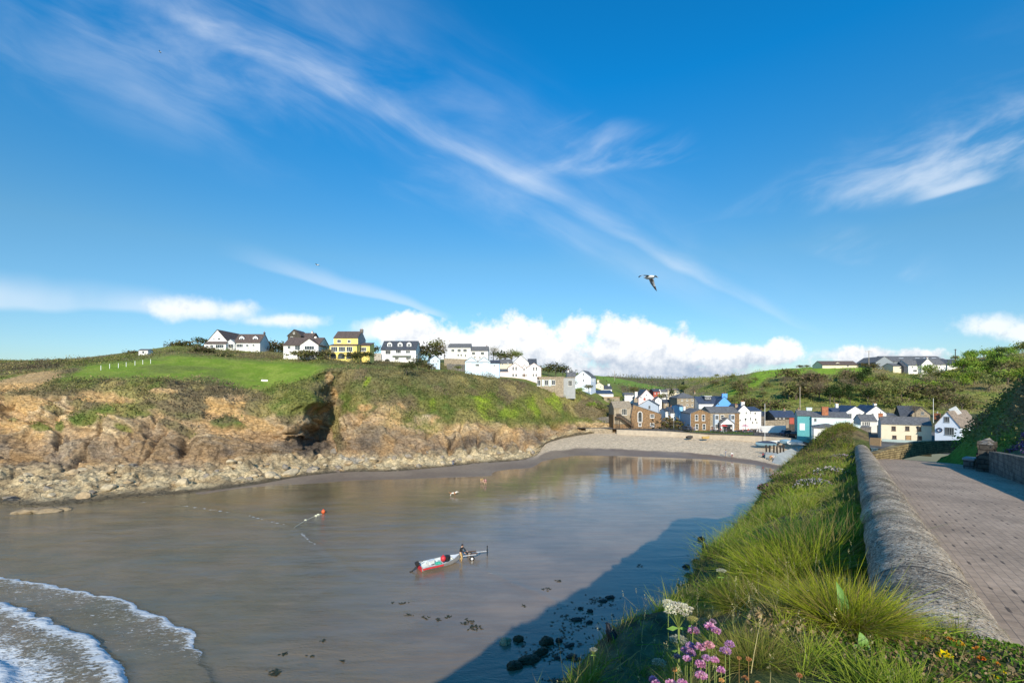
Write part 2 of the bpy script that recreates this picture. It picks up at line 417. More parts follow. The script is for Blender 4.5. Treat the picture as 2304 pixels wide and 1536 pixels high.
#      foot in the water/sand    rock shelf top     cliff middle      cliff top         lip of the turf    field / brow       skyline            behind
HR = [[(1160, 52), (1060, 66), (985, 72), (900, 78), (868, 84), (840, 96), (818, 130), (840, 190)],
      [(1140, 62), (1055, 75), (980, 80), (892, 87), (862, 92), (838, 106), (814, 140), (830, 210)],
      [(1134, 67.2), (1050, 80), (975, 86), (895, 92), (862, 97), (832, 112), (809, 150), (828, 230)],
      [(1142, 65), (1050, 81), (975, 87), (895, 92), (860, 97), (828, 112), (809, 150), (828, 230)],
      [(1132, 67.8), (1050, 82), (972, 88), (892, 93), (858, 98), (822, 116), (803, 150), (820, 230)],
      [(1120, 71), (1048, 84), (970, 89), (890, 94), (858, 99), (815, 122), (790, 155), (806, 235)],
      [(1114, 72.8), (1044, 86), (965, 91), (890, 96), (862, 101), (805, 132), (774, 160), (790, 240)],
      [(1102, 76.7), (1038, 90), (965, 94), (895, 99), (872, 103), (810, 135), (779, 172), (786, 240)],
      [(1094, 79.5), (1034, 92), (965, 96), (905, 100), (882, 104), (815, 135), (785, 172), (790, 240)],
      [(1087, 82), (1030, 95), (965, 98), (910, 102), (884, 106), (818, 135), (788, 172), (793, 240)],
      [(1076, 86.6), (1024, 97), (965, 97.5), (905, 101), (868, 107), (822, 132), (795, 168), (797, 240)],
      [(1071, 88.8), (1020, 99), (970, 101), (903, 104), (850, 111), (822, 132), (798, 164), (799, 240)],
      [(1070, 89.3), (1016, 103), (980, 109), (905, 113), (836, 114), (818, 134), (801, 160), (800, 240)],
      [(1068, 90.2), (1012, 107), (985, 116), (905, 119), (830, 117), (820, 136), (803, 158), (801, 240)],
      [(1066, 91.1), (1012, 106.5), (978, 115), (902, 119.5), (830, 120), (820, 138), (806, 160), (802, 240)],
      [(1064, 92.1), (1014, 104), (965, 108), (895, 114), (830, 121), (821, 140), (808, 170), (803, 240)],
      [(1063, 92.6), (1018, 102), (965, 107), (895, 114), (830, 123), (822, 150), (812, 182), (806, 250)],
      [(1062, 93.1), (1018, 103), (965, 108), (895, 116), (832, 126), (823, 155), (814, 186), (808, 250)],
      [(1057, 95.6), (1014, 106), (962, 111), (895, 120), (836, 131), (828, 160), (816, 190), (810, 250)],
      [(1054, 97.2), (1010, 108), (960, 113), (897, 123), (838, 134), (831, 165), (816, 192), (808, 250)],
      [(1049, 100), (1004, 112), (958, 117), (897, 127), (842, 139), (836, 168), (817, 200), (808, 260)],
      [(1043, 103.6), (998, 116), (955, 122), (902, 132), (852, 144), (846, 172), (826, 205), (812, 270)],
      [(1038, 106.8), (1000, 117), (955, 126), (908, 137), (862, 147), (852, 172), (832, 205), (816, 280)],
      [(1028, 113), (1004, 119), (958, 131), (915, 140), (872, 150), (860, 175), (838, 205), (822, 290)],
      [(996, 131), (986, 134), (958, 138), (918, 144), (878, 152), (864, 176), (842, 206), (828, 300)],
      [(983, 139.5), (974, 143), (955, 146), (920, 150), (885, 156), (868, 178), (850, 206), (838, 300)],
      [(975, 145), (967, 148), (950, 151), (925, 155), (885, 160), (868, 180), (850, 206), (838, 300)],
      [(971, 148), (965, 150), (950, 152), (925, 155), (905, 160), (882, 182), (868, 206), (852, 300)],
      [(975, 146), (968, 152), (958, 158), (945, 163), (930, 168), (905, 186), (885, 206), (868, 300)]]
NC, NR = 1050, 330
X, Y, Z, hpx, hpy, hv = sheet(HX, HR, NC, NR, 5, 5, None, lambda t, x: (-30*math.exp(-((t-1.7)/.7)**2) + 11*math.sin(4.3*t+.6)*math.exp(-((t-2.6)/1.3)**2) + 5*math.sin(11*t))*math.exp(-((t-2.4)/1.5)**4)*np.exp(-((x-720)/110)**2))
nrm = normals(X, Y, Z)
# where things grow: 0 bare rock, 1 vegetation
veg_line = np.interp(hpx[0], [-900, 0, 100, 200, 300, 400, 440, 520, 600, 660, 720, 760, 800, 850, 900, 960, 1000, 1060, 1120, 1180, 1215, 1240, 1300, 1345, 1400],
                     [890, 890, 892, 905, 915, 925, 930, 935, 945, 950, 940, 930, 925, 930, 935, 945, 950, 955, 955, 965, 968, 960, 960, 965, 975])
nz_p = fbm(X*.10, Y*.10, Z*.14, 5, 3); nz_m = fbm(X*.35, Y*.35, Z*.4, 4, 11); nz_f = fbm(X*1.1, Y*1.1, Z*1.1, 3, 21)
veg = sstep(18, -18, hpy - veg_line[None, :] + (nz_p-.5)*150 + (nz_m-.5)*60)
veg *= sstep(1.55, 2.3, hv)
for (x, y, rx, ry, a) in [(330, 905, 60, 18, 0), (405, 925, 60, 22, 10), (300, 925, 40, 10, 12), (190, 940, 36, 22, 0), (650, 935, 26, 28, 0), (280, 965, 22, 8, 15), (130, 955, 12, 14, 30),
                          (758, 985, 8, 30, -8), (30, 942, 8, 5, 0), (540, 935, 40, 24, 0), (450, 900, 34, 24, 0), (620, 905, 50, 20, 0), (210, 915, 60, 14, 10), (150, 880, 70, 12, 0), (60, 888, 60, 9, 0), (400, 960, 50, 12, 20), (120, 920, 30, 10, 20), (500, 950, 30, 10, 0), (90, 960, 26, 12, 10), (585, 915, 40, 30, 0), (20, 870, 40, 7, 0), (753, 945, 13, 42, -6), (768, 900, 14, 40, 0)]:
    veg = np.maximum(veg, sstep(.25, .6, blob(hpx, hpy, x, y, rx, ry, a)*(.6+.8*nz_m)))
scar = 0
for (x, y, rx, ry, a) in [(505, 915, 50, 14, 22), (60, 856, 85, 17, -10), (740, 850, 9, 16, 0), (752, 885, 8, 16, -8), (240, 893, 65, 11, 6), (365, 880, 36, 6, 2), (575, 950, 60, 12, 20),
                          (40, 905, 70, 16, 0), (1012, 965, 12, 14, 40), (905, 912, 14, 5, 35), (820, 915, 20, 8, 0)]:
    scar = np.maximum(scar, sstep(.22, .6, blob(hpx, hpy, x, y, rx, ry, a)*(.5+1.0*nz_m)))
veg = veg*(1-scar)
field = sstep(4.0, 4.25, hv + (nz_m-.5)*.5)*(1-scar)
# rock relief: tilted beds, joints, caves and a gully
bed = Z*1.0 + .42*np.sin(X*.07+1)*6 + .30*X + (nz_p-.5)*7
def crisp(v, k=5.0): return .5 + .5*np.tanh((v-.5)*k)
w_ = fbm(X*.5, Y*.5, Z*.5, 3, 37)*1.6
stepn = crisp(vnoise(bed*.55+w_*.3, 0*bed, X*.03, 31), 6)*.5 + crisp(vnoise(bed*1.7+w_, 0*bed, X*.08, 33), 7)*.32 + crisp(vnoise(bed*4.2+w_*2, 0*bed, X*.2, 35), 7)*.18
joint = ridged(X*.16+Z*.03, Y*.05, Z*.035, 3, 41)
chunk = fbm(X*.22, Y*.22, Z*.3, 5, 51)
blocky = crisp(vnoise(X*.55+w_, Y*.3, bed*.8, 43), 8)*.6 + crisp(vnoise(X*1.4+w_*2, Y*.6, bed*2.0, 44), 8)*.4
rock = (1-veg)*sstep(.25, .7, hv)*sstep(4.2, 3.6, hv)
shelf = sstep(1.15, .6, hv)
D = rock*((stepn-.5)*1.5 + (blocky-.5)*.75 + (chunk-.5)*2.6 - sstep(.66, .95, joint)*2.0*(1-shelf*.5)) + (nz_f-.5)*.35*rock
for (x, y, rx, ry, a, d) in [(418, 1000, 13, 24, 28, 3.2), (131, 992, 7, 24, 10, 2.2), (262, 896, 8, 8, 0, 1.5), (126, 935, 7, 14, 22, 1.8), (190, 1025, 10, 10, -40, 1.2), 
                             (672, 1040, 50, 5, -12, 1.6), (1120, 980, 7, 14, 18, 3.2), (1020, 1000, 7, 18, 25, 2.6), (1046, 985, 5, 26, -8, 2.6), (1076, 998, 3.5, 14, 0, 2.0),
                             (60, 1030, 90, 4, 8, 1.2), (845, 1035, 14, 6, -40, 2.0), (1262, 962, 26, 5, 14, 1.4), (1160, 978, 24, 7, 22, -1.6), (1150, 966, 34, 6, 18, -1.8), (1290, 970, 24, 5, 22, -1.2), (560, 1046, 60, 10, -30, -1.0), (480, 1060, 60, 6, -35, 1.0)]:
    D = D - d*blob(hpx, hpy, x, y, rx, ry, a)*sstep(.1, .5, hv)
D = D + veg*(1-field)*((nz_m-.5)*1.5 + (nz_f-.5)*.9) + field*(nz_p-.5)*.5
bould = ridged(X*.30, Y*.30, Z*.3, 4, 61)
D = D + shelf*((bould-.45)*1.1 + (crisp(vnoise(X*.8+w_, Y*.8, Z*.8, 66), 8)-.5)*.45)*sstep(.0, .35, hv)
D *= sstep(0, .12, hv)*.9+.1
X2, Y2, Z2 = X + nrm[..., 0]*D, Y + nrm[..., 1]*D, Z + nrm[..., 2]*D
Z2[0] = -1.2; 
# colours of rock, soil and growth
ochre, tan, brown, grey, dark, pale = (.66, .42, .18), (.62, .47, .28), (.42, .275, .155), (.35, .28, .215), (.12, .098, .08), (.66, .54, .36)
c = lerp3(ochre, tan, sstep(.35, .65, chunk))
c = lerp3(c, brown, sstep(.45, .6, 1-stepn)*.55); c = lerp3(c, (.62, .45, .25), sstep(.62, .8, blocky*.5+nz_f*.5)*.5)
c = c*(.52 + .56*crisp(vnoise(bed*2.2+w_, 0*bed, X*.10, 79), 5) + .22*vnoise(bed*6+w_*2, 0*bed, X*.3, 80))[..., None]
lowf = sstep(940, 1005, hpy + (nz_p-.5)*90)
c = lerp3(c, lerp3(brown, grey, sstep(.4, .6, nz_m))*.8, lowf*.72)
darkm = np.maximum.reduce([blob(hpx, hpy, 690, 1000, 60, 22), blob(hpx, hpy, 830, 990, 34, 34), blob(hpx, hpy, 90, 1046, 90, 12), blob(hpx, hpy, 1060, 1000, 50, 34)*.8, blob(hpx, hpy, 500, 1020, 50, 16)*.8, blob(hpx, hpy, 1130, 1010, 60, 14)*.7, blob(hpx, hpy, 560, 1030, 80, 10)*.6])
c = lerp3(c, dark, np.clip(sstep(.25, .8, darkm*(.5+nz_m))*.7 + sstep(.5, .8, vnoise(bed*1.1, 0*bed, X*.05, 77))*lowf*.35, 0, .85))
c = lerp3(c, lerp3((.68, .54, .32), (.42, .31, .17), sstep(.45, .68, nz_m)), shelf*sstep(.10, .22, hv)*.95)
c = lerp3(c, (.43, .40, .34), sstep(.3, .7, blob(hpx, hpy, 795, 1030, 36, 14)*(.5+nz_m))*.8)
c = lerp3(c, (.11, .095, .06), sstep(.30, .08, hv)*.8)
c = lerp3(c, (.56, .37, .17), np.clip(scar, 0, 1)*.8)
olive, moss, heath, straw, lime = (.150, .160, .045), (.11, .145, .036), (.17, .130, .080), (.30, .25, .10), (.25, .32, .035)
g = lerp3(olive, moss, sstep(.45, .65, nz_m)); g = lerp3(g, heath, np.maximum(sstep(.42, .58, nz_p)*.85, .55*sstep(740, 800, hpx)*sstep(905, 850, hpy+(nz_m-.5)*60))); g = lerp3(g, straw, sstep(.5, .68, fbm(X*.2, Y*.2, Z*.2, 3, 91))*.7)
limem = np.maximum.reduce([blob(hpx, hpy, 1090, 915, 26, 40, -20), blob(hpx, hpy, 1200, 915, 18, 40, -25), blob(hpx, hpy, 975, 910, 14, 18, 0), blob(hpx, hpy, 825, 862, 14, 6, -50), blob(hpx, hpy, 1250, 905, 30, 26), blob(hpx, hpy, 1150, 930, 50, 20)*.7])
g = lerp3(g, lime, sstep(.22, .75, limem*(.05+1.75*np.clip(nz_m-.12, 0, 1)))*.85)
HG = g.copy()
c = lerp3(c, g, veg)
grass = lerp3((.165, .25, .026), (.22, .285, .042), sstep(.4, .6, nz_m)); grass = lerp3(grass, (.12, .135, .04), sstep(.50, .66, nz_p)*.55)
rough_top = np.clip(sstep(12, -4, hpy - np.interp(hpx[0], [-900, 0, 160, 200, 320, 400, 470, 600, 640, 730, 1400], [860, 846, 840, 815, 805, 792, 798, 806, 806, 815, 840])[None, :]), 0, 1)
grass = lerp3(grass, lerp3(olive, heath, sstep(.42, .6, nz_m)), rough_top*.85)
grass = lerp3(grass, olive, sstep(700, 760, hpx)*.6)
c = lerp3(c, grass, field)
m_head, N, b, tc = newmat('cliff_and_turf')
_a = N.node('ShaderNodeAttribute', attribute_name='Col'); _r = N.node('ShaderNodeAttribute', attribute_name='bare').outputs['Fac']
_p = N.node('ShaderNodeNewGeometry').outputs['Position']
_n = N.noise(_p, 1.6, 7, .68)
_pb = N.mapping(N.node('ShaderNodeVectorMath', operation='MULTIPLY_ADD', i_0=N.noise(_p, .5, 3, .6, out=1), i_1=(1.6, 1.6, 1.6), i_2=_p).outputs[0], (.75, .5, 2.4), (0, R(16), 0))
_v = N.node('ShaderNodeTexVoronoi', feature='DISTANCE_TO_EDGE', i_Vector=_pb, i_Scale=.9).outputs[0]
_v2 = N.node('ShaderNodeTexVoronoi', feature='DISTANCE_TO_EDGE', i_Vector=_pb, i_Scale=2.6).outputs[0]
_cr = N.math('MINIMUM', N.rng(_v, .0, .07), N.math('ADD', N.rng(_v2, .0, .09), .35))
_k = N.math('MULTIPLY', N.rng(_n, .25, .75, .72, 1.3), N.math('MULTIPLY_ADD', N.math('SUBTRACT', _cr, 1.0), N.math('MULTIPLY', _r, .50), 1.0))
N.set(b.inputs['Base Color'], N.node('ShaderNodeHueSaturation', i_Value=_k, i_Color=_a.outputs['Color']).outputs[0])
b.inputs['Roughness'].default_value = .92; b.inputs['Specular IOR Level'].default_value = .15
bump(N, b, N.math('ADD', _n, N.math('MULTIPLY', N.math('MULTIPLY', _cr, _r), .5)), .8, .28)
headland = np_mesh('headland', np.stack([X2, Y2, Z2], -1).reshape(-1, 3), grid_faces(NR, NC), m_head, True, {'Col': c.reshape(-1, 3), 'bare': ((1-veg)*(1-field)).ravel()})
tag(headland, kind='structure')
HEAD = dict(X=X2, Y=Y2, Z=Z2, px=hpx, py=hpy, v=hv, veg=veg, field=field, g=HG, rough=rough_top, nrm=nrm)

def scatter_leaves(name, pos, colr, size, label=None, mat=None, up=.3, rnd=RNG, aspect=.6, parent=None, nrm_bias=None):
    """many small leaf-sized quads at the given points, one mesh"""
    n = len(pos)
    a = rnd.normal(size=(n, 3)); a[:, 2] += up; a /= np.linalg.norm(a, axis=1, keepdims=True)
    b = rnd.normal(size=(n, 3)); b -= (b*a).sum(1, keepdims=True)*a; b /= np.linalg.norm(b, axis=1, keepdims=True)
    s = size*(0.6+.8*rnd.rand(n, 1)); s2 = s*aspect
    V = np.stack([pos - a*s*.5, pos + b*s2*.5, pos + a*s*.5, pos - b*s2*.5], 1).reshape(-1, 3)
    Fc = np.arange(n*4).reshape(n, 4)
    o = np_mesh(name, V, Fc, mat, False, {'Col': np.repeat(colr, 4, axis=0)}, parent)
    return o
m_leaf = leafmat('leaves')
def scrub_on(H, mask, n, name, h0, h1, size, label, rnd, seed=0, cfun=None):
    """low growth over a terrain sheet: heaps of leaves whose height follows noise"""
    Xs, Ys, Zs = H['X'], H['Y'], H['Z']
    area = np.abs(np.gradient(Xs, axis=1)) * np.hypot(np.gradient(Zs, axis=0), np.gradient(Ys, axis=0))
    w = (mask*area).ravel(); w = w/w.sum()
    idx = rnd.choice(len(w), n, p=w)
    p = np.stack([Xs.ravel()[idx], Ys.ravel()[idx], Zs.ravel()[idx]], 1) + rnd.normal(size=(n, 3))*[.25, .25, .1]
    lump = fbm(p[:, 0]*.28, p[:, 1]*.28, p[:, 2]*.28, 3, 101+seed)
    h = h0 + (h1-h0)*sstep(.42, .7, lump)
    k = rnd.rand(n)
    p[:, 2] += h*k
    c = H['g'].reshape(-1, 3)[idx]
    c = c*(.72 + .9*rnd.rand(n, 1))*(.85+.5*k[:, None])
    if cfun is not None: c = cfun(c, p, lump, rnd)
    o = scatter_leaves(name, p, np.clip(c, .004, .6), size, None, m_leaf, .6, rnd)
    return tag(o, label, 'undergrowth', kind='stuff')
def head_tint(c, p, lump, rnd):
    d = sstep(.5, .66, fbm(p[:, 0]*.13, p[:, 1]*.13, p[:, 2]*.13, 3, 201))[:, None]
    return c*(1-d) + c*np.array([.62, .60, .75])*d
vm = HEAD['veg']*(1-HEAD['field']) + .5*HEAD['rough']*HEAD['field']*sstep(5.9, 5.6, HEAD['v'])
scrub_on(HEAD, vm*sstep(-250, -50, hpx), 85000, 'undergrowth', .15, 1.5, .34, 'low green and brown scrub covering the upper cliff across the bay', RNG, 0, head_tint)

# ---- hillside behind the village, on the right
VX = [1540, 1600, 1650, 1700, 1760, 1830, 1900, 1980, 2060, 2130, 2180, 2230, 2304, 2450, 2800]
VR = [[(900, 225), (890, 260), (878, 300), (866, 340), (856, 380), (852, 480), (858, 600)],
      [(905, 200), (892, 220), (880, 245), (868, 265), (858, 290), (852, 330), (856, 600)],
      [(915, 185), (900, 196), (885, 210), (870, 228), (856, 245), (846, 270), (850, 500)],
      [(925, 175), (905, 186), (888, 198), (868, 215), (850, 232), (838, 250), (842, 420)],
      [(930, 165), (908, 176), (888, 190), (866, 206), (845, 225), (831, 242), (832, 400)],
      [(935, 158), (910, 170), (886, 186), (862, 204), (842, 222), (827, 242), (826, 400)],
      [(940, 152), (912, 166), (888, 182), (864, 200), (842, 220), (826, 242), (822, 400)],
      [(945, 148), (915, 163), (890, 178), (866, 196), (846, 216), (828, 240), (820, 400)],
      [(950, 145), (918, 160), (892, 176), (868, 194), (850, 214), (830, 238), (818, 400)],
      [(955, 143), (922, 158), (895, 174), (868, 192), (846, 212), (826, 236), (816, 400)],
      [(960, 142), (925, 156), (897, 172), (866, 190), (838, 210), (814, 232), (808, 400)],
      [(962, 140), (925, 155), (896, 170), (862, 188), (830, 208), (806, 230), (800, 400)],
      [(965, 138), (925, 154), (893, 168), (855, 186), (824, 206), (800, 228), (795, 400)],
      [(970, 130), (925, 146), (885, 162), (845, 180), (812, 200), (790, 224), (785, 400)],
      [(980, 110), (930, 125), (880, 142), (835, 160), (800, 185), (775, 210), (770, 400)]]
X, Y, Z, vpx, vpy, vv = sheet(VX, VR, 420, 150, 6, 4)
n1 = fbm(X*.06, Y*.06, Z*.06, 4, 5); n2 = fbm(X*.3, Y*.3, Z*.3, 4, 6)
Z = Z + (n1-.5)*2.5 + (n2-.5)*.8
g = lerp3((.21, .205, .06), (.155, .19, .045), sstep(.4, .6, n2)); g = lerp3(g, (.24, .19, .10), sstep(.45, .6, n1)*.8)
meadow = np.maximum(sstep(.3, .6, blob(vpx, vpy, 1765, 838, 85, 9, -6)*(.6+n2)), sstep(.25, .6, blob(vpx, vpy, 1680, 868, 70, 10, -28)*(.6+n2)))
meadow = np.maximum(meadow, sstep(.3, .6, blob(vpx, vpy, 1870, 832, 90, 9, 0)*(.6+n2)))
lowgreen = sstep(.3, .6, np.maximum(blob(vpx, vpy, 1700, 905, 90, 12, 8), blob(vpx, vpy, 2050, 905, 150, 14, 0))*(.5+n2))
gc = lerp3(g, (.20, .31, .035), meadow); gc = lerp3(gc, (.22, .25, .05), lowgreen*.8)
hill = np_mesh('hillside', np.stack([X, Y, Z], -1).reshape(-1, 3), grid_faces(150, 420), vcol('hill_turf', .95, .1, .8, .4, .6, .3), True, {'Col': gc.reshape(-1, 3)})
tag(hill, kind='structure')
HILL = dict(X=X, Y=Y, Z=Z, px=vpx, py=vpy, v=vv, g=gc, meadow=meadow)
scrub_on(HILL, (1-meadow)*sstep(5.3, 4.9, vv), 42000, 'undergrowth', .2, 2.2, .5, 'low brown and green scrub covering the hillside behind the village', RNG, 3)

# ---- far fields that close the valley
FX = [1000, 1250, 1320, 1380, 1440, 1500, 1560, 1620, 1700, 1800, 1900]
FR = [[(880, 215), (868, 250), (858, 300), (845, 380), (838, 460), (850, 900)],
      [(882, 215), (870, 250), (858, 300), (846, 380), (838, 460), (850, 900)],
      [(890, 215), (878, 250), (865, 320), (852, 400), (843, 480), (852, 900)],
      [(898, 212), (884, 250), (872, 320), (860, 420), (847, 520), (856, 900)],
      [(902, 210), (888, 250), (876, 330), (864, 450), (850, 600), (858, 1000)],
      [(905, 208), (890, 255), (878, 340), (866, 470), (852, 650), (858, 1000)],
      [(908, 205), (893, 260), (880, 350), (868, 480), (852, 680), (858, 1000)],
      [(910, 200), (895, 260), (882, 350), (868, 480), (853, 700), (858, 1000)],
      [(915, 195), (900, 260), (885, 350), (870, 480), (855, 700), (860, 1000)],
      [(920, 190), (905, 260), (888, 350), (872, 480), (858, 700), (862, 1000)],
      [(930, 185), (910, 260), (890, 350), (875, 480), (860, 700), (865, 1000)]]
X, Y, Z, fpx, fpy, fv = sheet(FX, FR, 260, 110, 5, 3)
n1 = fbm(X*.02, Y*.02, Z*.02, 4, 15); n2 = fbm(X*.12, Y*.12, 0*Z, 4, 16)
Z = Z + (n2-.5)*2.0*sstep(4.9, 3.5, fv)
g = lerp3((.115, .125, .05), (.16, .125, .07), sstep(.4, .6, n1))
fld = np.maximum.reduce([blob(fpx, fpy, 1370, 853, 80, 6, 8), blob(fpx, fpy, 1430, 866, 80, 6, 8), blob(fpx, fpy, 1585, 868, 40, 5, 0)])
gc = lerp3(g, (.17, .26, .045), sstep(.35, .6, fld))
hills = np_mesh('hills', np.stack([X, Y, Z], -1).reshape(-1, 3), grid_faces(110, 260), vcol('far_fields', .95, .1, .3, .45, .4, .5), True, {'Col': gc.reshape(-1, 3)})
tag(hills, kind='structure')
FARH = dict(X=X, Y=Y, Z=Z, px=fpx, py=fpy, v=fv, g=g)
scrub_on(FARH, (1-sstep(.3, .5, fld))*sstep(4.9, 4.3, fv)*sstep(.15, .6, fv), 24000, 'woodland', .5, 5.0, 1.3, 'distant dark wood and hedges along the valley skyline', RNG, 5)

# ---- village floor behind the sea wall
GX = [1180, 1340, 1400, 1500, 1600, 1700, 1800, 1830, 1900, 2000, 2100, 2200, 2400, 2700]
def fl(px, Yw, z0, back):
    f = lambda z, y: HZ + (CAMZ - z)*F/y
    return [(f(z0, Yw), Yw), (f(z0+.3, Yw+14), Yw+14), (f(z0+2.0, Yw+34), Yw+34), (f(z0+4.0, Yw+60), Yw+60), (f(z0+7.5, back), back)]
gy = np.interp(GX, [1180, 1390, 1400, 1600, 1800, 1900, 2100, 2700], [150, 147, 144.4, 130.5, 118.5, 100, 88, 60])
GR = [fl(x, y_, 4.28 if x < 1850 else 4.6, 230) for x, y_ in zip(GX, gy)]
X, Y, Z, gpx, gpy, gv = sheet(GX, GR, 300, 80, 4, 3)
n2 = fbm(X*.2, Y*.2, 0*Z, 4, 17)
gc = lerp3((.16, .15, .14), (.11, .105, .095), sstep(.4, .6, n2))
lawn = sstep(1535, 1545, gpx)*sstep(1700, 1690, gpx)*sstep(.08, .12, gv)*sstep(.6, .5, gv)
gc = lerp3(gc, (.09, .15, .03), lawn)
gc = lerp3(gc, (.08, .09, .03), sstep(1.6, 2.0, gv)*.9)
ground = np_mesh('ground', np.stack([X, Y, Z+(n2-.5)*.15*sstep(0, .3, gv)], -1).reshape(-1, 3), grid_faces(80, 300), vcol('village_ground', .95, .15, 2.0, .3, .3, .1), True, {'Col': gc.reshape(-1, 3)})
tag(ground, kind='structure')

# ---- beach: shingle bank below the sea wall, damp sand, and the grey sand spit under the cliffs
def zf(z, y): return HZ + (CAMZ - z)*F/y
def bcol(Ys, zs): return [(zf(z, y), y) for y, z in zip(Ys, zs)]
BX = [300, 460, 560, 700, 800, 900, 1000, 1100, 1200, 1230, 1300, 1400, 1500, 1600, 1700, 1760, 1800, 1860, 1960]
BR = [bcol([62, 68, 70, 76, 84, 90], [-.5, -.25, -.12, -.05, .05, .1]),
      bcol([66, 71, 74, 78, 84, 90], [-.5, -.2, .02, .08, .1, .2]),
      bcol([71, 76, 79, 81, 86, 92], [-.5, -.2, .02, .10, .12, .3]),
      bcol([77, 80.5, 82, 88, 92, 100], [-.5, -.2, .02, .12, .2, .5]),
      bcol([79, 83.5, 85, 90, 95, 103], [-.5, -.2, .02, .12, .2, .5]),
      bcol([80, 84.5, 86, 92, 97, 104], [-.5, -.2, .02, .12, .25, .5]),
      bcol([82, 86, 87.5, 95, 100, 108], [-.5, -.2, .02, .14, .3, .6]),
      bcol([84, 87.5, 89, 99, 106, 114], [-.5, -.2, .02, .16, .35, .7]),
      bcol([92, 97, 99, 108, 120, 142], [-.5, -.2, .02, .25, .9, 1.7]),
      bcol([100, 106, 109, 120, 128, 140], [-.5, -.2, .02, .4, 1.1, 1.8]),
      bcol([106, 113, 117, 128, 137, 150], [-.5, -.2, .02, .5, 1.5, 2.7]),
      bcol([105, 112, 116, 126, 134, 146.5], [-.5, -.2, .02, .5, 1.6, 3.1]),
      bcol([104, 110, 113, 121, 128, 139.5], [-.5, -.2, .02, .5, 1.6, 3.1]),
      bcol([102, 107, 110, 116, 122, 133], [-.5, -.2, .02, .45, 1.5, 3.1]),
      bcol([94, 99, 102, 106, 112, 127], [-.5, -.2, .02, .35, 1.1, 3.0]),
      bcol([87, 92, 94.5, 99, 106, 126], [-.5, -.2, .02, .3, 1.0, 2.9]),
      bcol([82, 86, 89, 94, 102, 122], [-.5, -.2, .02, .3, 1.0, 2.9]),
      bcol([72, 76, 80, 87, 95, 116], [-.5, -.2, .02, .3, 1.2, 3.0]),
      bcol([60, 64, 68, 76, 86, 108], [-.5, -.2, .02, .3, 1.2, 3.0])]
X, Y, Z, bpx, bpy_, bv = sheet(BX, BR, 620, 170, 6, 5)
n1 = fbm(X*.5, Y*.5, 0*Z, 4, 25); n3 = fbm(X*2.2, Y*2.2, 0*Z, 3, 26); n0 = fbm(X*.12, Y*.12, 0*Z, 3, 27)
dry = sstep(1180, 1230, bpx)*sstep(2.85, 3.15, bv + (n1-.5)*.35 + (n0-.5)*.4)
Z = Z + dry*((n3-.5)*.07 + (n1-.5)*.16) + (n0-.5)*.10*(1-dry)*sstep(1.9, 2.2, bv)
c = lerp3((.26, .195, .14), (.205, .15, .108), sstep(.4, .6, n0))
c = lerp3(c, lerp3((.62, .50, .35), (.54, .43, .30), sstep(.42, .62, n3)), dry)
c = lerp3(c, (.20, .125, .07), sstep(1500, 1620, bpx)*sstep(2.1, 2.5, bv)*(1-dry)*.7)
m, N, b, tc = newmat('beach')
a = N.node('ShaderNodeAttribute', attribute_name='Col'); ad = N.node('ShaderNodeAttribute', attribute_name='dry')
geo = N.node('ShaderNodeNewGeometry')
vor = N.node('ShaderNodeTexVoronoi', i_Vector=geo.outputs['Position'], i_Scale=5.0)
n1_ = N.noise(geo.outputs['Position'], 1.3, 6, .65)
sp = N.math('ADD', N.math('MULTIPLY', N.node('ShaderNodeSeparateColor', i_0=vor.outputs['Color']).outputs[0], .9), N.math('MULTIPLY', n1_, .5))
peb = N.rng(sp, .2, 1.1, .82, 1.16)
kk = N.math('ADD', N.math('MULTIPLY', N.math('SUBTRACT', peb, 1.0), ad.outputs['Fac']), N.rng(n1_, .25, .75, .82, 1.15))
N.set(b.inputs['Base Color'], N.node('ShaderNodeHueSaturation', i_Value=kk, i_Color=a.outputs['Color']).outputs[0])
N.set(b.inputs['Roughness'], N.rng(ad.outputs['Fac'], 0, 1, .48, .95)); N.set(b.inputs['Specular IOR Level'], N.rng(ad.outputs['Fac'], 0, 1, .45, .15))
bump(N, b, N.math('MULTIPLY', sp, N.math('MULTIPLY_ADD', ad.outputs['Fac'], .9, .1)), .6, .15)
beach = np_mesh('beach', np.stack([X, Y, Z], -1).reshape(-1, 3), grid_faces(170, 620), m, True, {'Col': c.reshape(-1, 3), 'dry': dry.ravel()})
tag(beach, kind='structure')

# ---- the sea in the bay: one sheet, finer towards the camera, with breaking wavelets
rows = np.concatenate([np.linspace(885, 1000, 40), np.linspace(1002, 1300, 110)[:-1], np.linspace(1300, 1560, 230)[:-1], np.geomspace(1560, 4200, 50)])
cols = np.concatenate([np.linspace(-5200, -320, 60)[:-1], np.linspace(-320, 640, 420)[:-1], np.linspace(640, 2000, 240)])
pxg, pyg = np.meshgrid(cols, rows)
Yw = CAMZ*F/(pyg-HZ); Xw = (pxg-CX)/F*Yw
def poly_dist(Xq, Yq, pts):
    """signed distance (positive to seaward = to the right of the drawn direction) and run along a polyline of photo pixels on the water"""
    W = [PZ(x, y) for x, y in pts]
    best = np.full(Xq.shape, 1e9); sgn = np.ones(Xq.shape); run = np.zeros(Xq.shape); acc = 0
    for (a, b_) in zip(W[:-1], W[1:]):
        d = np.array([b_.x-a.x, b_.y-a.y]); L = np.hypot(*d); d /= L
        t = np.clip((Xq-a.x)*d[0] + (Yq-a.y)*d[1], 0, L)
        ex, ey = Xq-(a.x+d[0]*t), Yq-(a.y+d[1]*t); r = np.hypot(ex, ey)
        m_ = r < best; s = np.sign(d[0]*ey - d[1]*ex)
        best = np.where(m_, r, best); sgn = np.where(m_, -s, sgn); run = np.where(m_, acc+t, run); acc += L
    return best*sgn, run
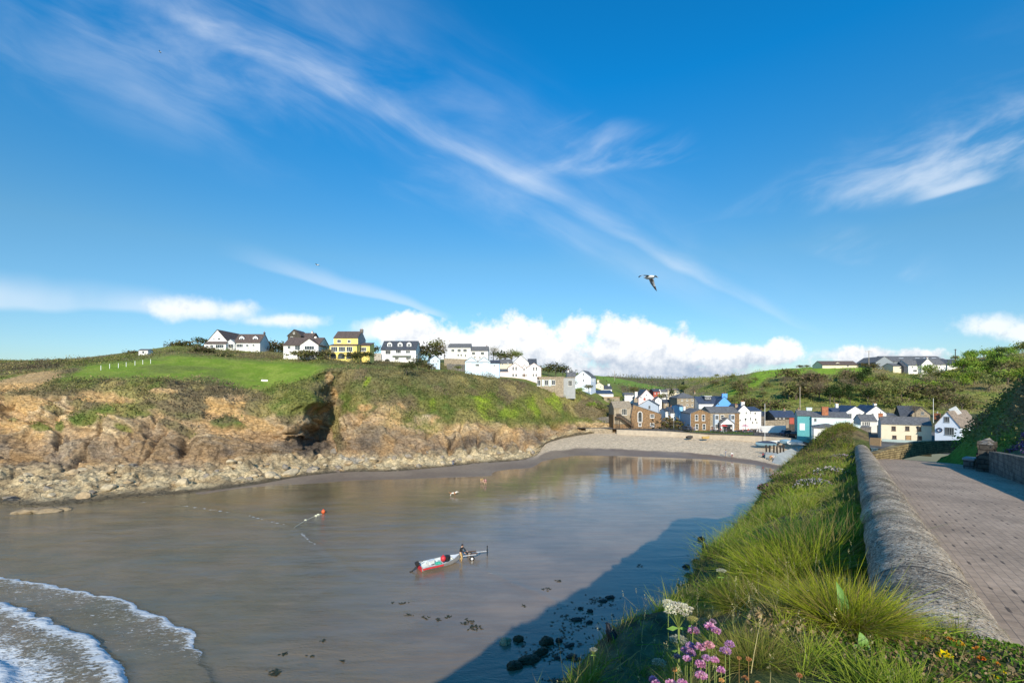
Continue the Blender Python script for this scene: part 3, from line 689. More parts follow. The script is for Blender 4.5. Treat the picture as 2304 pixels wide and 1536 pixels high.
wob = (fbm(Xw*.35, Yw*.35, 0*Xw, 3, 71)-.5)*2.2 + (fbm(Xw*1.5, Yw*1.5, 0*Xw, 3, 72)-.5)*.9
FR1 = [(-500, 1262), (-120, 1292), (0, 1302), (100, 1318), (200, 1335), (285, 1350), (370, 1392), (430, 1425), (450, 1460), (475, 1500), (487, 1545), (490, 1640)]
FR2 = [(-500, 1322), (-150, 1352), (0, 1364), (60, 1373), (82, 1395), (150, 1425), (215, 1452), (245, 1488), (280, 1510), (288, 1545), (290, 1640)]
FR3 = [(-400, 1440), (-100, 1475), (0, 1500), (24, 1525), (34, 1560), (40, 1700)]
d1, r1 = poly_dist(Xw, Yw, FR1); d2, r2 = poly_dist(Xw, Yw, FR2); d3, r3 = poly_dist(Xw, Yw, FR3)
d1 = d1 + wob*.45; d2 = d2 + wob*.5; d3 = d3 + wob*.4
def crest(d, A, front, back): return A*np.where(d > 0, np.exp(-(d/back)**2), np.exp(-(d/front)**2))
soft1 = sstep(1500, 1440, pyg)
Zw = crest(d1-.25, .16, .35, 2.2) + crest(d2-.35, .38, .5, 2.6) + crest(d3-.3, .4, .5, 3.0)
Zw = Zw + (fbm(Xw*.5, Yw*.9, 0*Xw, 3, 73)-.5)*.10*sstep(600, 100, pxg)*sstep(1180, 1300, pyg)
Zw = Zw*sstep(1210, 1260, pyg)
foam = np.where(d1 > -.05, np.exp(-np.maximum(d1, 0)/.30), 0)*(.12+.88*soft1)*.80 + np.where(d1 > 0, .47*np.exp(-d1/9), 0)*(.3+.7*sstep(1530, 1440, pyg))
foam = np.maximum(foam, np.where(d2 > -.08, np.exp(-np.maximum(d2, 0)/1.5), 0)*1.1)
foam = np.maximum(foam, np.where(d2 > 0, .62*np.exp(-((d2-4.2)/2.2)**2) + .30, 0))
foam = np.maximum(foam, np.where(d3 > -.1, np.exp(-np.maximum(d3, 0)/1.4), 0))
old = 0
for pts, w in [([(300, 1128), (430, 1140), (545, 1156), (600, 1172), (656, 1187), (720, 1232), (800, 1288)], .55), ([(800, 1288), (900, 1345), (1000, 1390)], .15),
               ([(1060, 1270), (1130, 1300), (1210, 1330), (1262, 1362)], .3), ([(700, 1205), (860, 1225), (1000, 1222)], .12)]:
    dd, rr = poly_dist(Xw, Yw, pts); dd = dd + wob*.35
    old = np.maximum(old, 1.7*w*np.exp(-(dd/.22)**2)*(.35+.65*sstep(-.1, .2, fbm(Xw*.4, Yw*.4, 0*Xw, 2, 74)-.45)))
    Zw = Zw + .10*np.exp(-(dd/.45)**2)*w
foam = np.maximum(foam, old*.75)
chop = np.clip(.085 + .915*sstep(1250, 250, pxg + (pyg-1200)*-.4), 0, 1)*sstep(1040, 1190, pyg)*.9 + .07
shal = np.clip(sstep(500, 1350, pxg - (pyg-1250)*.4 + (fbm(Xw*.08, Yw*.08, 0*Xw, 3, 75)-.5)*400), 0, 1)
m, N, b, tc = newmat('sea_water')
geo = N.node('ShaderNodeNewGeometry'); pos = geo.outputs['Position']
af = N.node('ShaderNodeAttribute', attribute_name='foam').outputs['Fac']; ac = N.node('ShaderNodeAttribute', attribute_name='chop').outputs['Fac']; ash = N.node('ShaderNodeAttribute', attribute_name='shallow').outputs['Fac']
silt = N.noise(pos, .12, 4, .55)
deep = N.mix(N.rng(silt, .35, .65), (.135, .115, .062), (.18, .14, .085)); sand = N.mix(N.rng(silt, .35, .65), (.26, .19, .13), (.19, .145, .105))
base = N.mix(ash, deep, sand)
base = N.node('ShaderNodeHueSaturation', i_Value=N.rng(N.noise(N.mapping(pos, (.16, .8, 1), (0, 0, R(-22))), 1.2, 6, .65, .6), .3, .7, .88, 1.12), i_Color=base).outputs[0]
pm = N.mapping(pos, (1.0, 2.2, 1.0), (0, 0, R(-28)))
fn = N.noise(pm, 2.6, 8, .68, .8); fn2 = N.noise(pm, .9, 3, .6)
thr = N.math('SUBTRACT', 1.0, af)
fm = N.rng(N.math('ADD', N.math('MULTIPLY', fn, .8), N.math('MULTIPLY', fn2, .2)), N.math('MULTIPLY_ADD', thr, .44, .26), N.math('MULTIPLY_ADD', thr, .44, .42))
fm = N.math('MULTIPLY', fm, N.rng(af, .03, .2))
N.set(b.inputs['Base Color'], N.mix(fm, base, (.62, .65, .66)))
N.set(b.inputs['Roughness'], N.math('ADD', N.math('MULTIPLY', fm, .7), N.rng(ac, 0, 1, .045, .09)))
b.inputs['IOR'].default_value = 1.6
w1 = N.noise(N.mapping(pos, (.8, 2.4, 1), (0, 0, R(-24))), 1.0, 4, .6, .4); w2 = N.noise(N.mapping(pos, (1.6, 3.2, 1), (0, 0, R(18))), 2.6, 3, .6, .3)
big = N.noise(N.mapping(pos, (.35, 1.1, 1), (0, 0, R(-12))), .35, 3, .5)
w0 = N.noise(N.mapping(pos, (.10, .55, 1), (0, 0, R(-20))), 1.6, 4, .62, .5)
hgt = N.math('ADD', N.math('ADD', N.math('MULTIPLY', w1, 1.0), N.math('MULTIPLY', w2, .48)), N.math('MULTIPLY', w0, 1.0))
hgt = N.math('MULTIPLY', hgt, N.math('MULTIPLY', N.math('ADD', ac, .0), N.rng(big, .25, .7, .35, 1.2)))
hgt = N.math('ADD', hgt, N.math('MULTIPLY', fm, .25))
bump(N, b, hgt, .8, .12)
water = np_mesh('water', np.stack([Xw, Yw, Zw], -1).reshape(-1, 3), grid_faces(len(rows), len(cols))[:, ::-1], m, True,
                {'foam': np.clip(foam, 0, 1).ravel(), 'chop': chop.ravel(), 'shallow': shal.ravel()})
tag(water, kind='structure')
# ------------------------------------------------------------------ the near headland: bank, sea wall, road, hill on the right
O2 = np.array([2.43, 2.49]); U2 = np.array([.598, .801]); N2 = np.array([-.801, .598])
def WL(L, t): return O2[0] + U2[0]*np.asarray(L) + N2[0]*np.asarray(t), O2[1] + U2[1]*np.asarray(L) + N2[1]*np.asarray(t)
def LT(x, y):
    dx, dy = np.asarray(x)-O2[0], np.asarray(y)-O2[1]; return dx*U2[0]+dy*U2[1], dx*N2[0]+dy*N2[1]
def zw(L): return 15.7 - .0657*np.clip(np.asarray(L, float), -30, 60)
def te(L): return np.interp(L, [-40, -6, -3, -1, .6, 2.2, 5, 10, 15, 22, 30, 36, 44], [3.0, 2.2, 2.0, 2.05, 2.1, 2.15, 2.45, 2.6, 2.8, 3.2, 3.4, 3.4, 3.0])
def hump(L, t): return 1.75*np.exp(-((np.asarray(L)-35.0)/3.6)**2 - ((np.asarray(t)-.9)/2.2)**2)
def bank_z(L, t):
    L, t = np.asarray(L, float), np.asarray(t, float); q = t/te(L)
    near = sstep(1.6, .2, L)*sstep(-8, -2, L); mound = sstep(.75, -.75, L)*sstep(-3.1, -2.0, L)*sstep(.86, .34, q)
    prof = np.interp(q, [-.3, 0, .35, .7, 1, 1.3, 1.9, 2.6, 3.2, 3.9], [-.5, -.5, -.66, -.95, -1.4, -2.8, -7, -12, -14.8, -17])
    nr2 = sstep(3.4, 1.2, L)*sstep(-8, -2, L)*sstep(.75, 1.1, q); prof = prof*(1-nr2) + nr2*np.interp(q, [.7, 1, 1.3, 1.7, 2.3, 3.2, 3.9], [-.78, -1.0, -1.55, -3.2, -8, -14.8, -17])
    lift = near*.26*sstep(1.0, .0, q) + .22*sstep(4, 8, L)*sstep(18, 12, L)*sstep(.9, .3, q)*(vnoise(L*.6, 0*L, 0*L, 5)-.3)
    x, y = WL(L, t)
    n = (fbm(x*.7, y*.7, 0*x, 4, 81)-.5)*.42*sstep(-.05, .3, q) + (fbm(x*.25, y*.25, 0*x, 3, 82)-.5)*.7*sstep(.5, 1.2, q)
    big = (fbm(x*.45, y*.45, 0*x, 3, 83)-.5)*2.4*sstep(1.1, 1.8, q)
    prof = prof*(1-mound) + .10*mound
    return zw(L) + prof + lift*(1-mound) + n*(1-.6*mound) + big + hump(L, t)*sstep(1.9, 1.0, q)
Lg = np.concatenate([np.linspace(-45, -4, 60)[:-1], np.linspace(-4, 14, 220)[:-1], np.linspace(14, 48, 200)])
qg = np.concatenate([np.linspace(-.12, 1.3, 90)[:-1], np.linspace(1.3, 3.9, 70)])
LL, QQ = np.meshgrid(Lg, qg); TT = QQ*te(LL) - .34*sstep(.5, -.5, LL)*sstep(.5, 0, QQ)
Xb, Yb = WL(LL, TT); Zb = bank_z(LL, TT)
Zb = Zb - 6*sstep(41, 48, LL)
n1 = fbm(Xb*.9, Yb*.9, Zb*.9, 4, 85); n2 = fbm(Xb*3, Yb*3, Zb*3, 3, 86)
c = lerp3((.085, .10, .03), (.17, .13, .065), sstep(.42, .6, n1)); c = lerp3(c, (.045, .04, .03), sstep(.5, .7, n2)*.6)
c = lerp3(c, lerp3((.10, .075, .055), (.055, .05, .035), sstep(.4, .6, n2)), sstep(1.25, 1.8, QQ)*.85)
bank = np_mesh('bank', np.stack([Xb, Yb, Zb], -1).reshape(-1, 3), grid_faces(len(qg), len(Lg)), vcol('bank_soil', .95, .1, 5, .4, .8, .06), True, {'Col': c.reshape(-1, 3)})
tag(bank, kind='structure')

# sea wall: rounded concrete coping on a rubble stone body
def sweep(Ls, prof, name, mat, parent, jit, seed, zend=None):
    k = len(prof); L2 = np.repeat(np.array(Ls)[:, None], k, 1); T = np.array([p[0] for p in prof])[None, :].repeat(len(Ls), 0); H = np.array([p[1] for p in prof])[None, :].repeat(len(Ls), 0)
    x, y = WL(L2, T); z = zw(L2) + H
    if zend is not None: z = z - zend(L2)
    a = (fbm(x*1.2, y*1.2, z*1.2, 3, seed)-.5)*jit*1.3 + (fbm(x*7, y*7, z*7, 3, seed+1)-.5)*jit*.6
    ang = np.arctan2(H+.3, T)
    x = x + N2[0]*np.cos(ang)*a; y = y + N2[1]*np.cos(ang)*a; z = z + np.sin(ang)*a
    return np_mesh(name, np.stack([x, y, z], -1).reshape(-1, 3), grid_faces(len(Ls), k), mat, True, {'run': L2.ravel()}, parent)
m_cop, N, b, tc = newmat('weathered_concrete')
ps = N.node('ShaderNodeNewGeometry').outputs['Position']
n1_ = N.noise(ps, 2.0, 6, .65); n2_ = N.noise(ps, 18, 5, .7); n3_ = N.noise(ps, 38, 3, .7)
ba = N.ramp(N.math('ADD', N.math('MULTIPLY', n1_, .6), N.math('MULTIPLY', n2_, .4)), [(.36, (.10, .08, .06)), (.5, (.36, .29, .21)), (.63, (.64, .53, .39))])
lich = N.math('MULTIPLY', N.rng(n2_, .56, .66), N.rng(n1_, .35, .6))
ba = N.mix(N.math('MULTIPLY', lich, .75), ba, (.60, .54, .44)); ba = N.mix(N.rng(n3_, .58, .66), ba, (.62, .57, .48)); ba = N.mix(N.rng(n3_, .46, .38), ba, (.045, .04, .035))
stre = N.noise(N.mapping(ps, (9, 2.2, 9), (0, 0, R(-15))), 1.0, 4, .6)
ba = N.mix(N.math('MULTIPLY', N.rng(stre, .70, .78), .75), ba, (.60, .58, .55))
_run = N.math('ADD', N.math('MULTIPLY', N.node('ShaderNodeAttribute', attribute_name='run').outputs['Fac'], .36), N.math('MULTIPLY', N.noise(ps, 3, 3, .6), .03))
_jt = N.math('ABSOLUTE', N.math('SUBTRACT', N.math('FRACT', _run), .5)); ba = N.mix(N.math('MULTIPLY', N.rng(_jt, .010, .004), .8), ba, (.05, .045, .04))
moss = N.math('MULTIPLY', N.rng(N.noise(ps, .9, 4, .6), .52, .66), N.rng(n2_, .40, .56)); ba = N.mix(N.math('MULTIPLY', moss, .7), ba, (.13, .115, .06))
N.set(b.inputs['Base Color'], ba); b.inputs['Roughness'].default_value = .92; b.inputs['Specular IOR Level'].default_value = .2
bump(N, b, N.math('ADD', n2_, N.math('MULTIPLY', n3_, .7)), .9, .03)
m_rub = brickmat('rubble_stone', (.17, .15, .13), (.10, .09, .08), (.045, .04, .035), .32, .16, .9, .5, .03, 1.0)
wall_e = empty('sea_wall', tuple(WL(12, 0)) + (float(zw(12)) - .9,), 0, 'long grey sea wall with rounded lichen speckled concrete top beside the paved road', 'wall')
Lw = np.concatenate([np.linspace(-40, -3, 50)[:-1], np.linspace(-3, 10, 260)[:-1], np.linspace(10, 36.5, 260)])
half = [(.285*math.cos(a), -.27 + .27*math.sin(a)) for a in np.linspace(math.pi*1.02, -math.pi*.02, 29)]
half = [(-x, z) for x, z in half][::1]
prof = [(-.265, -.36)] + [(-p[0], p[1]) for p in half[::-1]] if False else None
arc = [(.34*math.cos(a), -.27 + .27*math.sin(a)) for a in np.linspace(0, math.pi, 31)]      # left side (t>0) round to the road side
zend = lambda L: 1.6*sstep(33.5, 37, L)
cop = sweep(Lw, [(.30, -.30)] + arc + [(-.30, -.30)], 'coping', m_cop, None, .05, 120, zend)
bod = sweep(Lw, [(.30, -1.2), (.305, -.9), (.30, -.6), (.305, -.45), (.30, -.285), (0, -.285), (-.30, -.285), (-.305, -.5), (-.30, -.8), (-.305, -1.3)], 'wall', m_rub, None, .06, 130, zend)
for o in (cop, bod):
    o.parent = wall_e; o.matrix_parent_inverse = wall_e.matrix_world.inverted() if False else Matrix.Translation(-Vector(wall_e.location))

# road of small grey pink paving blocks
def road_z(L, t): return zw(L) - .95 - .012*np.abs(np.asarray(t)+2.8)
Lr = np.concatenate([np.linspace(-45, 0, 30)[:-1], np.linspace(0, 48, 160)]); tr = np.linspace(1.2, -16, 60)
LL, TT = np.meshgrid(Lr, tr); x, y = WL(LL, TT)
z = road_z(LL, TT) + (fbm(x*.3, y*.3, 0*x, 3, 140)-.5)*.06 - .0*LL
z = z - .02*np.clip(LL-34, 0, 30)**2*.35 - 1.5*sstep(-.2, .3, TT)*sstep(36, 33, LL)
m, N, b, tc = newmat('block_paving')
at = N.node('ShaderNodeAttribute', attribute_name='lt').outputs['Vector']
br = N.node('ShaderNodeTexBrick', i_Vector=at, i_Color1=(.455, .34, .245), i_Color2=(.385, .29, .21), i_Mortar=(.28, .22, .175))
for k, v in (('Scale', 1.0), ('Brick Width', .22), ('Row Height', .11), ('Mortar Size', .006), ('Mortar Smooth', .4), ('Bias', 0.0)): br.inputs[k].default_value = v
n1_ = N.noise(at, .5, 5, .6); n2_ = N.noise(at, 8, 4, .6)
# blocks whose joint has been worn into a dark slot
_ls = N.node('ShaderNodeSeparateXYZ', i_0=at); _cu = N.math('DIVIDE', _ls.outputs[0], .44); _cv = N.math('DIVIDE', _ls.outputs[1], .22)
_wn = N.node('ShaderNodeTexWhiteNoise', noise_dimensions='2D', i_Vector=N.node('ShaderNodeCombineXYZ', i_0=N.math('FLOOR', _cu), i_1=N.math('FLOOR', _cv), i_2=0.0).outputs[0]).outputs[0]
_fu = N.math('ABSOLUTE', N.math('SUBTRACT', N.math('FRACT', _cu), .5)); _fv = N.math('ABSOLUTE', N.math('SUBTRACT', N.math('FRACT', _cv), .5))
_slot = N.math('MULTIPLY', N.math('LESS_THAN', _fu, .21), N.math('LESS_THAN', _fv, .085))
dark_ = N.math('MULTIPLY', _slot, N.math('GREATER_THAN', _wn, N.rng(N.noise(at, .35, 2, .5), .36, .60, .95, .50)))
ba = N.node('ShaderNodeHueSaturation', i_Value=N.rng(N.math('ADD', N.math('MULTIPLY', n1_, .6), N.math('MULTIPLY', n2_, .4)), .3, .7, .72, 1.22), i_Color=br.outputs[0]).outputs[0]
ba = N.mix(N.math('MULTIPLY', dark_, .75), ba, (.07, .058, .05))
N.set(b.inputs['Base Color'], ba); b.inputs['Roughness'].default_value = .85; b.inputs['Specular IOR Level'].default_value = .25
bump(N, b, N.math('ADD', N.math('MULTIPLY', br.outputs[1], -.5), N.math('MULTIPLY', n2_, .5)), .5, .02)
road = np_mesh('road', np.stack([x, y, z], -1).reshape(-1, 3), grid_faces(len(tr), len(Lr)), m, True, {'lt': np.stack([LL, TT, 0*LL], -1).reshape(-1, 3)})
tag(road, kind='structure')

# steep grassy hill on the landward side of the road
def hill_foot(L): return np.interp(L, [-45, 24, 30, 35, 38, 42, 46, 54], [-5.7, -5.7, -5.5, -4.9, -4.4, -5.2, -8, -16])
def hill_z(L, t):
    L, t = np.asarray(L, float), np.asarray(t, float); d = hill_foot(L) - t
    terrace = sstep(31, 29.5, L)*sstep(4, 8, L)
    h = np.interp(d, [-1, 0, 1, 3, 6, 10, 16, 40], [-.5, 0, 1.5, 4.4, 7.8, 10.0, 12.0, 15.0])
    h2 = np.interp(d, [-1, 0, .05, 1.2, 3, 6, 10, 16, 40], [-.5, 0, .95, 1.6, 3.0, 5.0, 7.0, 9.5, 13])
    hh = h*(1-terrace) + h2*terrace
    hh = hh*np.interp(L, [-45, 0, 10, 20, 28, 36, 40, 46, 54], [.6, .75, .82, .85, .95, 1.0, 1.0, .75, .2])
    x, y = WL(L, t)
    return road_z(np.minimum(L, 38), -5) + hh + ((fbm(x*.4, y*.4, 0*x, 4, 150)-.5)*1.0 + (fbm(x*1.6, y*1.6, 0*x, 3, 151)-.5)*.4)*sstep(0, 1.5, d)
Lh = np.linspace(-45, 56, 230); th = np.concatenate([np.linspace(0, 12, 70)[:-1], np.linspace(12, 45, 30)])
LL, DD = np.meshgrid(Lh, th); TT = hill_foot(LL) + .4 - DD; x, y = WL(LL, TT); z = hill_z(LL, TT)
n1 = fbm(x*.5, y*.5, z*.5, 4, 152); n2 = fbm(x*2, y*2, z*2, 3, 153)
g = lerp3((.13, .165, .045), (.19, .155, .08), sstep(.42, .6, n1)); g = lerp3(g, (.10, .22, .03), sstep(2.2, .8, DD)*sstep(29, 32, LL))
g = g*(.7+.6*n2[..., None])
rhill = np_mesh('hill', np.stack([x, y, z], -1).reshape(-1, 3), grid_faces(len(th), len(Lh)), vcol('hill_growth', .95, .1, 4, .4, .8, .1), True, {'Col': g.reshape(-1, 3)})
tag(rhill, kind='structure')
RH = dict(X=x, Y=y, Z=z, g=g*1.1)
scrub_on(RH, sstep(.9, 1.6, DD)*sstep(24, 30, LL)*sstep(50, 46, LL)*sstep(14, 9, DD), 26000, 'undergrowth', .05, .5, .17, 'dark rough grass and bracken covering the shaded hill beside the road', RNG, 9)
# ------------------------------------------------------------------ buildings
white = plain('white_render', (.80, .79, .76), .8, .06, 1.2); offw = plain('off_white_render', (.70, .67, .60), .8, .08, 1.2)
cream = plain('cream_render', (.74, .65, .48), .8, .06, 1.2); yellow = plain('yellow_render', (.85, .68, .20), .8, .06, 1.2)
paleblue = plain('pale_blue_render', (.56, .68, .82), .8, .05, 1.2); icy = plain('icy_blue_render_and_shade', (.70, .77, .88), .8, .05, 1.2); pink = plain('pink_render', (.82, .66, .64), .8, .05, 1.2)
teal = plain('teal_render', (.10, .36, .38), .7, .10, 1.2); aqua = plain('pale_aqua_render', (.66, .80, .80), .8, .06, 1.2); red = plain('red_render', (.42, .09, .06), .8, .1)
blue = plain('bright_blue_render', (.12, .36, .78), .7, .06, 1.2); greyr = plain('grey_render_and_shade', (.34, .35, .35), .85, .12, 1.2); bluegrey = plain('blue_grey_render', (.40, .46, .54), .8, .08, 1.2)
skyblue = plain('sky_blue_render', (.25, .48, .66), .75, .08); greyb = plain('grey_cladding', (.26, .29, .31), .8, .1)
slate = brickmat('slate_roof', (.105, .115, .135), (.075, .083, .098), (.03, .033, .04), .45, .22, .55, .3, .02, .5)
gslate = brickmat('grey_roof', (.20, .20, .20), (.155, .155, .16), (.07, .07, .07), .45, .22, .7, .35, .02, .5)
tile = brickmat('brown_tile_roof', (.17, .125, .105), (.13, .098, .085), (.05, .04, .035), .4, .25, .75, .35, .02, .6)
tanroof = brickmat('tan_tile_roof', (.36, .28, .21), (.29, .23, .18), (.16, .13, .11), .4, .25, .8, .4, .02, .5)
bluesl = brickmat('blue_slate_roof', (.075, .10, .16), (.06, .08, .125), (.025, .03, .045), .45, .22, .5, .3, .02, .5)
brown_st = brickmat('brown_stone', (.36, .21, .095), (.27, .165, .085), (.20, .16, .12), .55, .26, .9, .4, .03, .7)
beige_st = brickmat('beige_stone', (.47, .38, .265), (.37, .30, .21), (.26, .22, .17), .5, .22, .9, .35, .03, .7)
grey_st = brickmat('grey_stone', (.27, .25, .22), (.19, .175, .155), (.12, .11, .10), .5, .24, .9, .45, .03, .8)
dark_st = brickmat('dark_stone', (.125, .11, .085), (.09, .08, .066), (.05, .045, .04), .5, .24, .9, .4, .03, .8)
orbrick = brickmat('orange_brick', (.55, .20, .09), (.44, .15, .07), (.3, .2, .15), .22, .075, .9, .3, .01, .5)
wood = plain('brown_wood', (.11, .065, .04), .7, .2, 3); dwood = plain('dark_wood', (.045, .035, .028), .8, .2, 3); twood = plain('tan_wood', (.42, .27, .14), .8, .15, 3)
wpaint = plain('white_paint', (.82, .82, .80), .5, .04); gpaint = plain('grey_paint', (.30, .32, .33), .5, .06); brpaint = plain('brown_paint', (.13, .075, .05), .5, .1)
metal_d = plain('dark_metal', (.05, .052, .055), .5, .1, 4, .1, .6); metal_l = plain('galvanised_metal', (.45, .46, .47), .45, .1, 4, .1, .8); polew = plain('pole_timber', (.36, .31, .25), .85, .15, 3)
_m, N, _b, _tc = newmat('window_glass'); N.set(_b.inputs['Base Color'], N.ramp(N.noise(_tc.outputs['Object'], .7, 2, .5), [(.35, (.015, .018, .022)), (.65, (.07, .08, .09))]))
_b.inputs['Roughness'].default_value = .08; _b.inputs['Specular IOR Level'].default_value = .6; glass = _m

def cc(ox, oy, s): return lambda x, y: (ox + x/s, oy + y/s)
ID = lambda x, y: (x, y)
c1, c2, c3, c4, c5 = cc(440, 700, 5.486), cc(820, 720, 5.236), cc(1220, 800, 6.776), cc(1500, 840, 6.776), cc(1780, 760, 4.397)

class Block:
    """one roofed block of a building: facade left/right/base/eave/ridge read in photo pixels, stood at depth Y and turned by yaw"""
    def __init__(s, E, k, xl, xr, yb, ye, yr, Y, D, yaw=0, style='side', wall=white, roof=slate, oh=.28, found=3.0, th=.16, off=0, walls=True, asym=None, back=None):
        s.E, s.k, s.Y, s.D, s.yaw = E, k, Y, D, R(yaw)
        xm, b = k((xl+xr)/2, yb)
        s.A = P(xm, b, Y); s.n = Vector((math.sin(s.yaw), -math.cos(s.yaw), 0)); s.ux = Vector((math.cos(s.yaw), math.sin(s.yaw), 0))
        s.loc = s.A - Vector(E.location)
        s.x0, _ = s.to(xl, yb); s.x1, _ = s.to(xr, yb)
        xm_ = (xl+xr)/2
        s.ze = s.to(xm_, ye)[1]; s.zr = s.ze + (ye-yr)/((k(0, 1)[1]-k(0, 0)[1]) and 1)/1.0*0
        # the ridge stands half way back for 'side' and 'hip' roofs, at the facade for 'front' ones
        dd = D/2 if style in ('side', 'hip') else 0.0
        if style == 'mono': dd = D
        s.zr = s.to(xm_, yr, dd)[1]
        s.style = style; s.roof_o = None
        x0, x1, ze, zr = s.x0, s.x1, s.ze, s.zr
        if walls:
            w = MB(); e = .012
            if style == 'side': w.prism([(0, -found), (D, -found), (D, ze-e), (D/2, zr-th-e), (0, ze-e)], 'x', x0, x1)
            elif style == 'front':
                xa = (x0+x1)/2 if asym is None else x0 + (x1-x0)*asym
                zl, zr_ = (ze, ze)
                w.prism([(x0, -found), (x1, -found), (x1, ze-e), (xa, zr-th-e), (x0, ze-e)], 'y', 0, D)
            elif style == 'mono': w.prism([(0, -found), (D, -found), (D, zr-th-e), (0, ze-e)], 'x', x0, x1)
            else: w.box(x0, x1, 0, D, -found, ze)
            s.put(w.build('wall', wall, E))
        r = MB()
        if style == 'side':
            sl = (zr-ze-th*0)/(D/2) if D else 0
            sl = (zr - th - ze)/(D/2)
            a, b2 = (-oh, ze-oh*sl), (D/2, zr-th)
            r.prism([a, b2, (b2[0], b2[1]+th), (a[0], a[1]+th)], 'x', x0-oh*.5, x1+oh*.5)
            a = (D+oh, ze-oh*sl); r.prism([a, (a[0], a[1]+th), (D/2+.002, zr), (D/2+.002, zr-th)], 'x', x0-oh*.5, x1+oh*.5)
        elif style == 'front':
            xa = (x0+x1)/2 if asym is None else x0 + (x1-x0)*asym
            for xe, sg in ((x0, -1), (x1, 1)):
                sl = (zr - th - ze)/abs(xa-xe)
                a = (xe+sg*oh, ze-oh*sl); c_ = (xa + sg*.001, zr-th)
                r.prism([a, c_, (c_[0], zr), (a[0], a[1]+th)], 'y', -oh*.6, D+oh*.6)
        elif style == 'hip':
            h = min(D/2, (x1-x0)/2)*.95; o = oh
            r.hull([(x0-o, -o, ze), (x1+o, -o, ze), (x1+o, D+o, ze), (x0-o, D+o, ze)], [(x0-o, -o, ze+.12), (x1+o, -o, ze+.12), (x1+o, D+o, ze+.12), (x0-o, D+o, ze+.12)])
            r.add([(x0-o, -o, ze+.122), (x1+o, -o, ze+.122), (x1+o, D+o, ze+.122), (x0-o, D+o, ze+.122), (x0+h, D/2, zr), (x1-h, D/2, zr)],
                  [(0, 1, 5, 4), (1, 2, 5), (2, 3, 4, 5), (3, 0, 4), (3, 2, 1, 0)])
        elif style == 'mono':
            sl = (zr - th - ze)/D
            r.prism([(-oh, ze-oh*sl), (D+oh, zr-th+oh*sl), (D+oh, zr+oh*sl), (-oh, ze-oh*sl+th)], 'x', x0-oh*.5, x1+oh*.5)
        elif style == 'flat':
            r.box(x0-.12, x1+.12, -.12, D+.12, ze+.004, ze+.22)
        if roof: s.roof_o = s.put(r.build('roof', roof, E))
    def to(s, px, py, depth=0.0):
        """photo pixel > (x, z) on the facade plane pushed back by depth"""
        px, py = s.k(px, py)
        d = Vector(((px-CX)/F, 1, (HZ-py)/F)); A = s.A - s.n*depth
        t = (A - Vector((0, 0, CAMZ))).dot(s.n)/d.dot(s.n)
        q = Vector((0, 0, CAMZ)) + d*t - A
        return q.dot(s.ux), q.z
    def put(s, o, loc=(0, 0, 0), parent=None):
        if parent is None:
            l = Vector(loc); o.location = s.loc + s.ux*l.x - s.n*l.y + Vector((0, 0, l.z)); o.rotation_euler = (0, 0, s.yaw)
        else: o.location = loc
        return o
    def win(s, items, frame=wpaint, pane=glass, mull='+', name='window'):
        for it in items:
            px, py, w, h = it[:4]; x, z = s.to(px, py); x2, z2 = s.to(px+w, py+h); w_, h_ = abs(x2-x), abs(z2-z)
            s.window(x, z, w_, h_, frame, pane, it[4] if len(it) > 4 else mull, name)
        return s
    def window(s, x, z, w, h, frame=wpaint, pane=glass, mull='+', name='window', face='f', parent=None):
        f = MB(); t = min(.10, w*.14); pr = .06
        f.box(-w/2, -w/2+t, -pr, .02, -h/2, h/2); f.box(w/2-t, w/2, -pr, .02, -h/2, h/2)
        f.box(-w/2+t, w/2-t, -pr, .02, -h/2, -h/2+t); f.box(-w/2+t, w/2-t, -pr, .02, h/2-t, h/2)
        if '+' in mull or '-' in mull: f.box(-w/2+t, w/2-t, -pr*.9, .015, -t*.3, t*.3)
        n = {'+': 1, '|': 1, '3': 2, '4': 3, '5': 4}.get(mull[0], 0)
        for i in range(n):
            xx = -w/2 + w*(i+1)/(n+1); f.box(xx-t*.3, xx+t*.3, -pr*.85, .014, -h/2+t, h/2-t)
        f.box(-w/2-.06, w/2+.06, -pr-.06, .02, -h/2-.07, -h/2-.003)
        o = f.build(name, frame, s.E)
        if face == 'f': s.put(o, (x, 0, z))
        elif face == 'r': s.put(o, (s.x1, x, z)); o.rotation_euler = (0, 0, s.yaw+math.pi/2)
        elif face == 'l': s.put(o, (s.x0, x, z)); o.rotation_euler = (0, 0, s.yaw-math.pi/2)
        p = MB().box(-w/2+t*.5, w/2-t*.5, -.03, .012, -h/2+t*.5, h/2-t*.5).build('pane', pane, o)
        return o
    def door(s, px, py, w, h, mat=brpaint, frame=wpaint):
        x, z = s.to(px, py); x2, z2 = s.to(px+w, py+h); w, h = abs(x2-x), abs(z2-z)
        d = MB().box(-w/2, w/2, -.05, .02, -h/2, h/2); d.box(-w*.3, w*.3, -.07, -.048, -h*.38, -.05); d.box(-w*.3, w*.3, -.07, -.048, .05, h*.38)
        o = s.put(d.build('door', mat, s.E), (x, 0, z))
        f = MB().box(-w/2-.09, -w/2-.004, -.07, .02, -h/2, h/2+.09); f.box(w/2+.004, w/2+.09, -.07, .02, -h/2, h/2+.09); f.box(-w/2-.004, w/2+.004, -.07, .02, h/2+.004, h/2+.09)
        f.build('frame', frame, o)
        MB().ball((w*.38, -.08, -.05), .04, 6, 4).build('handle', metal_d, o)
        return s
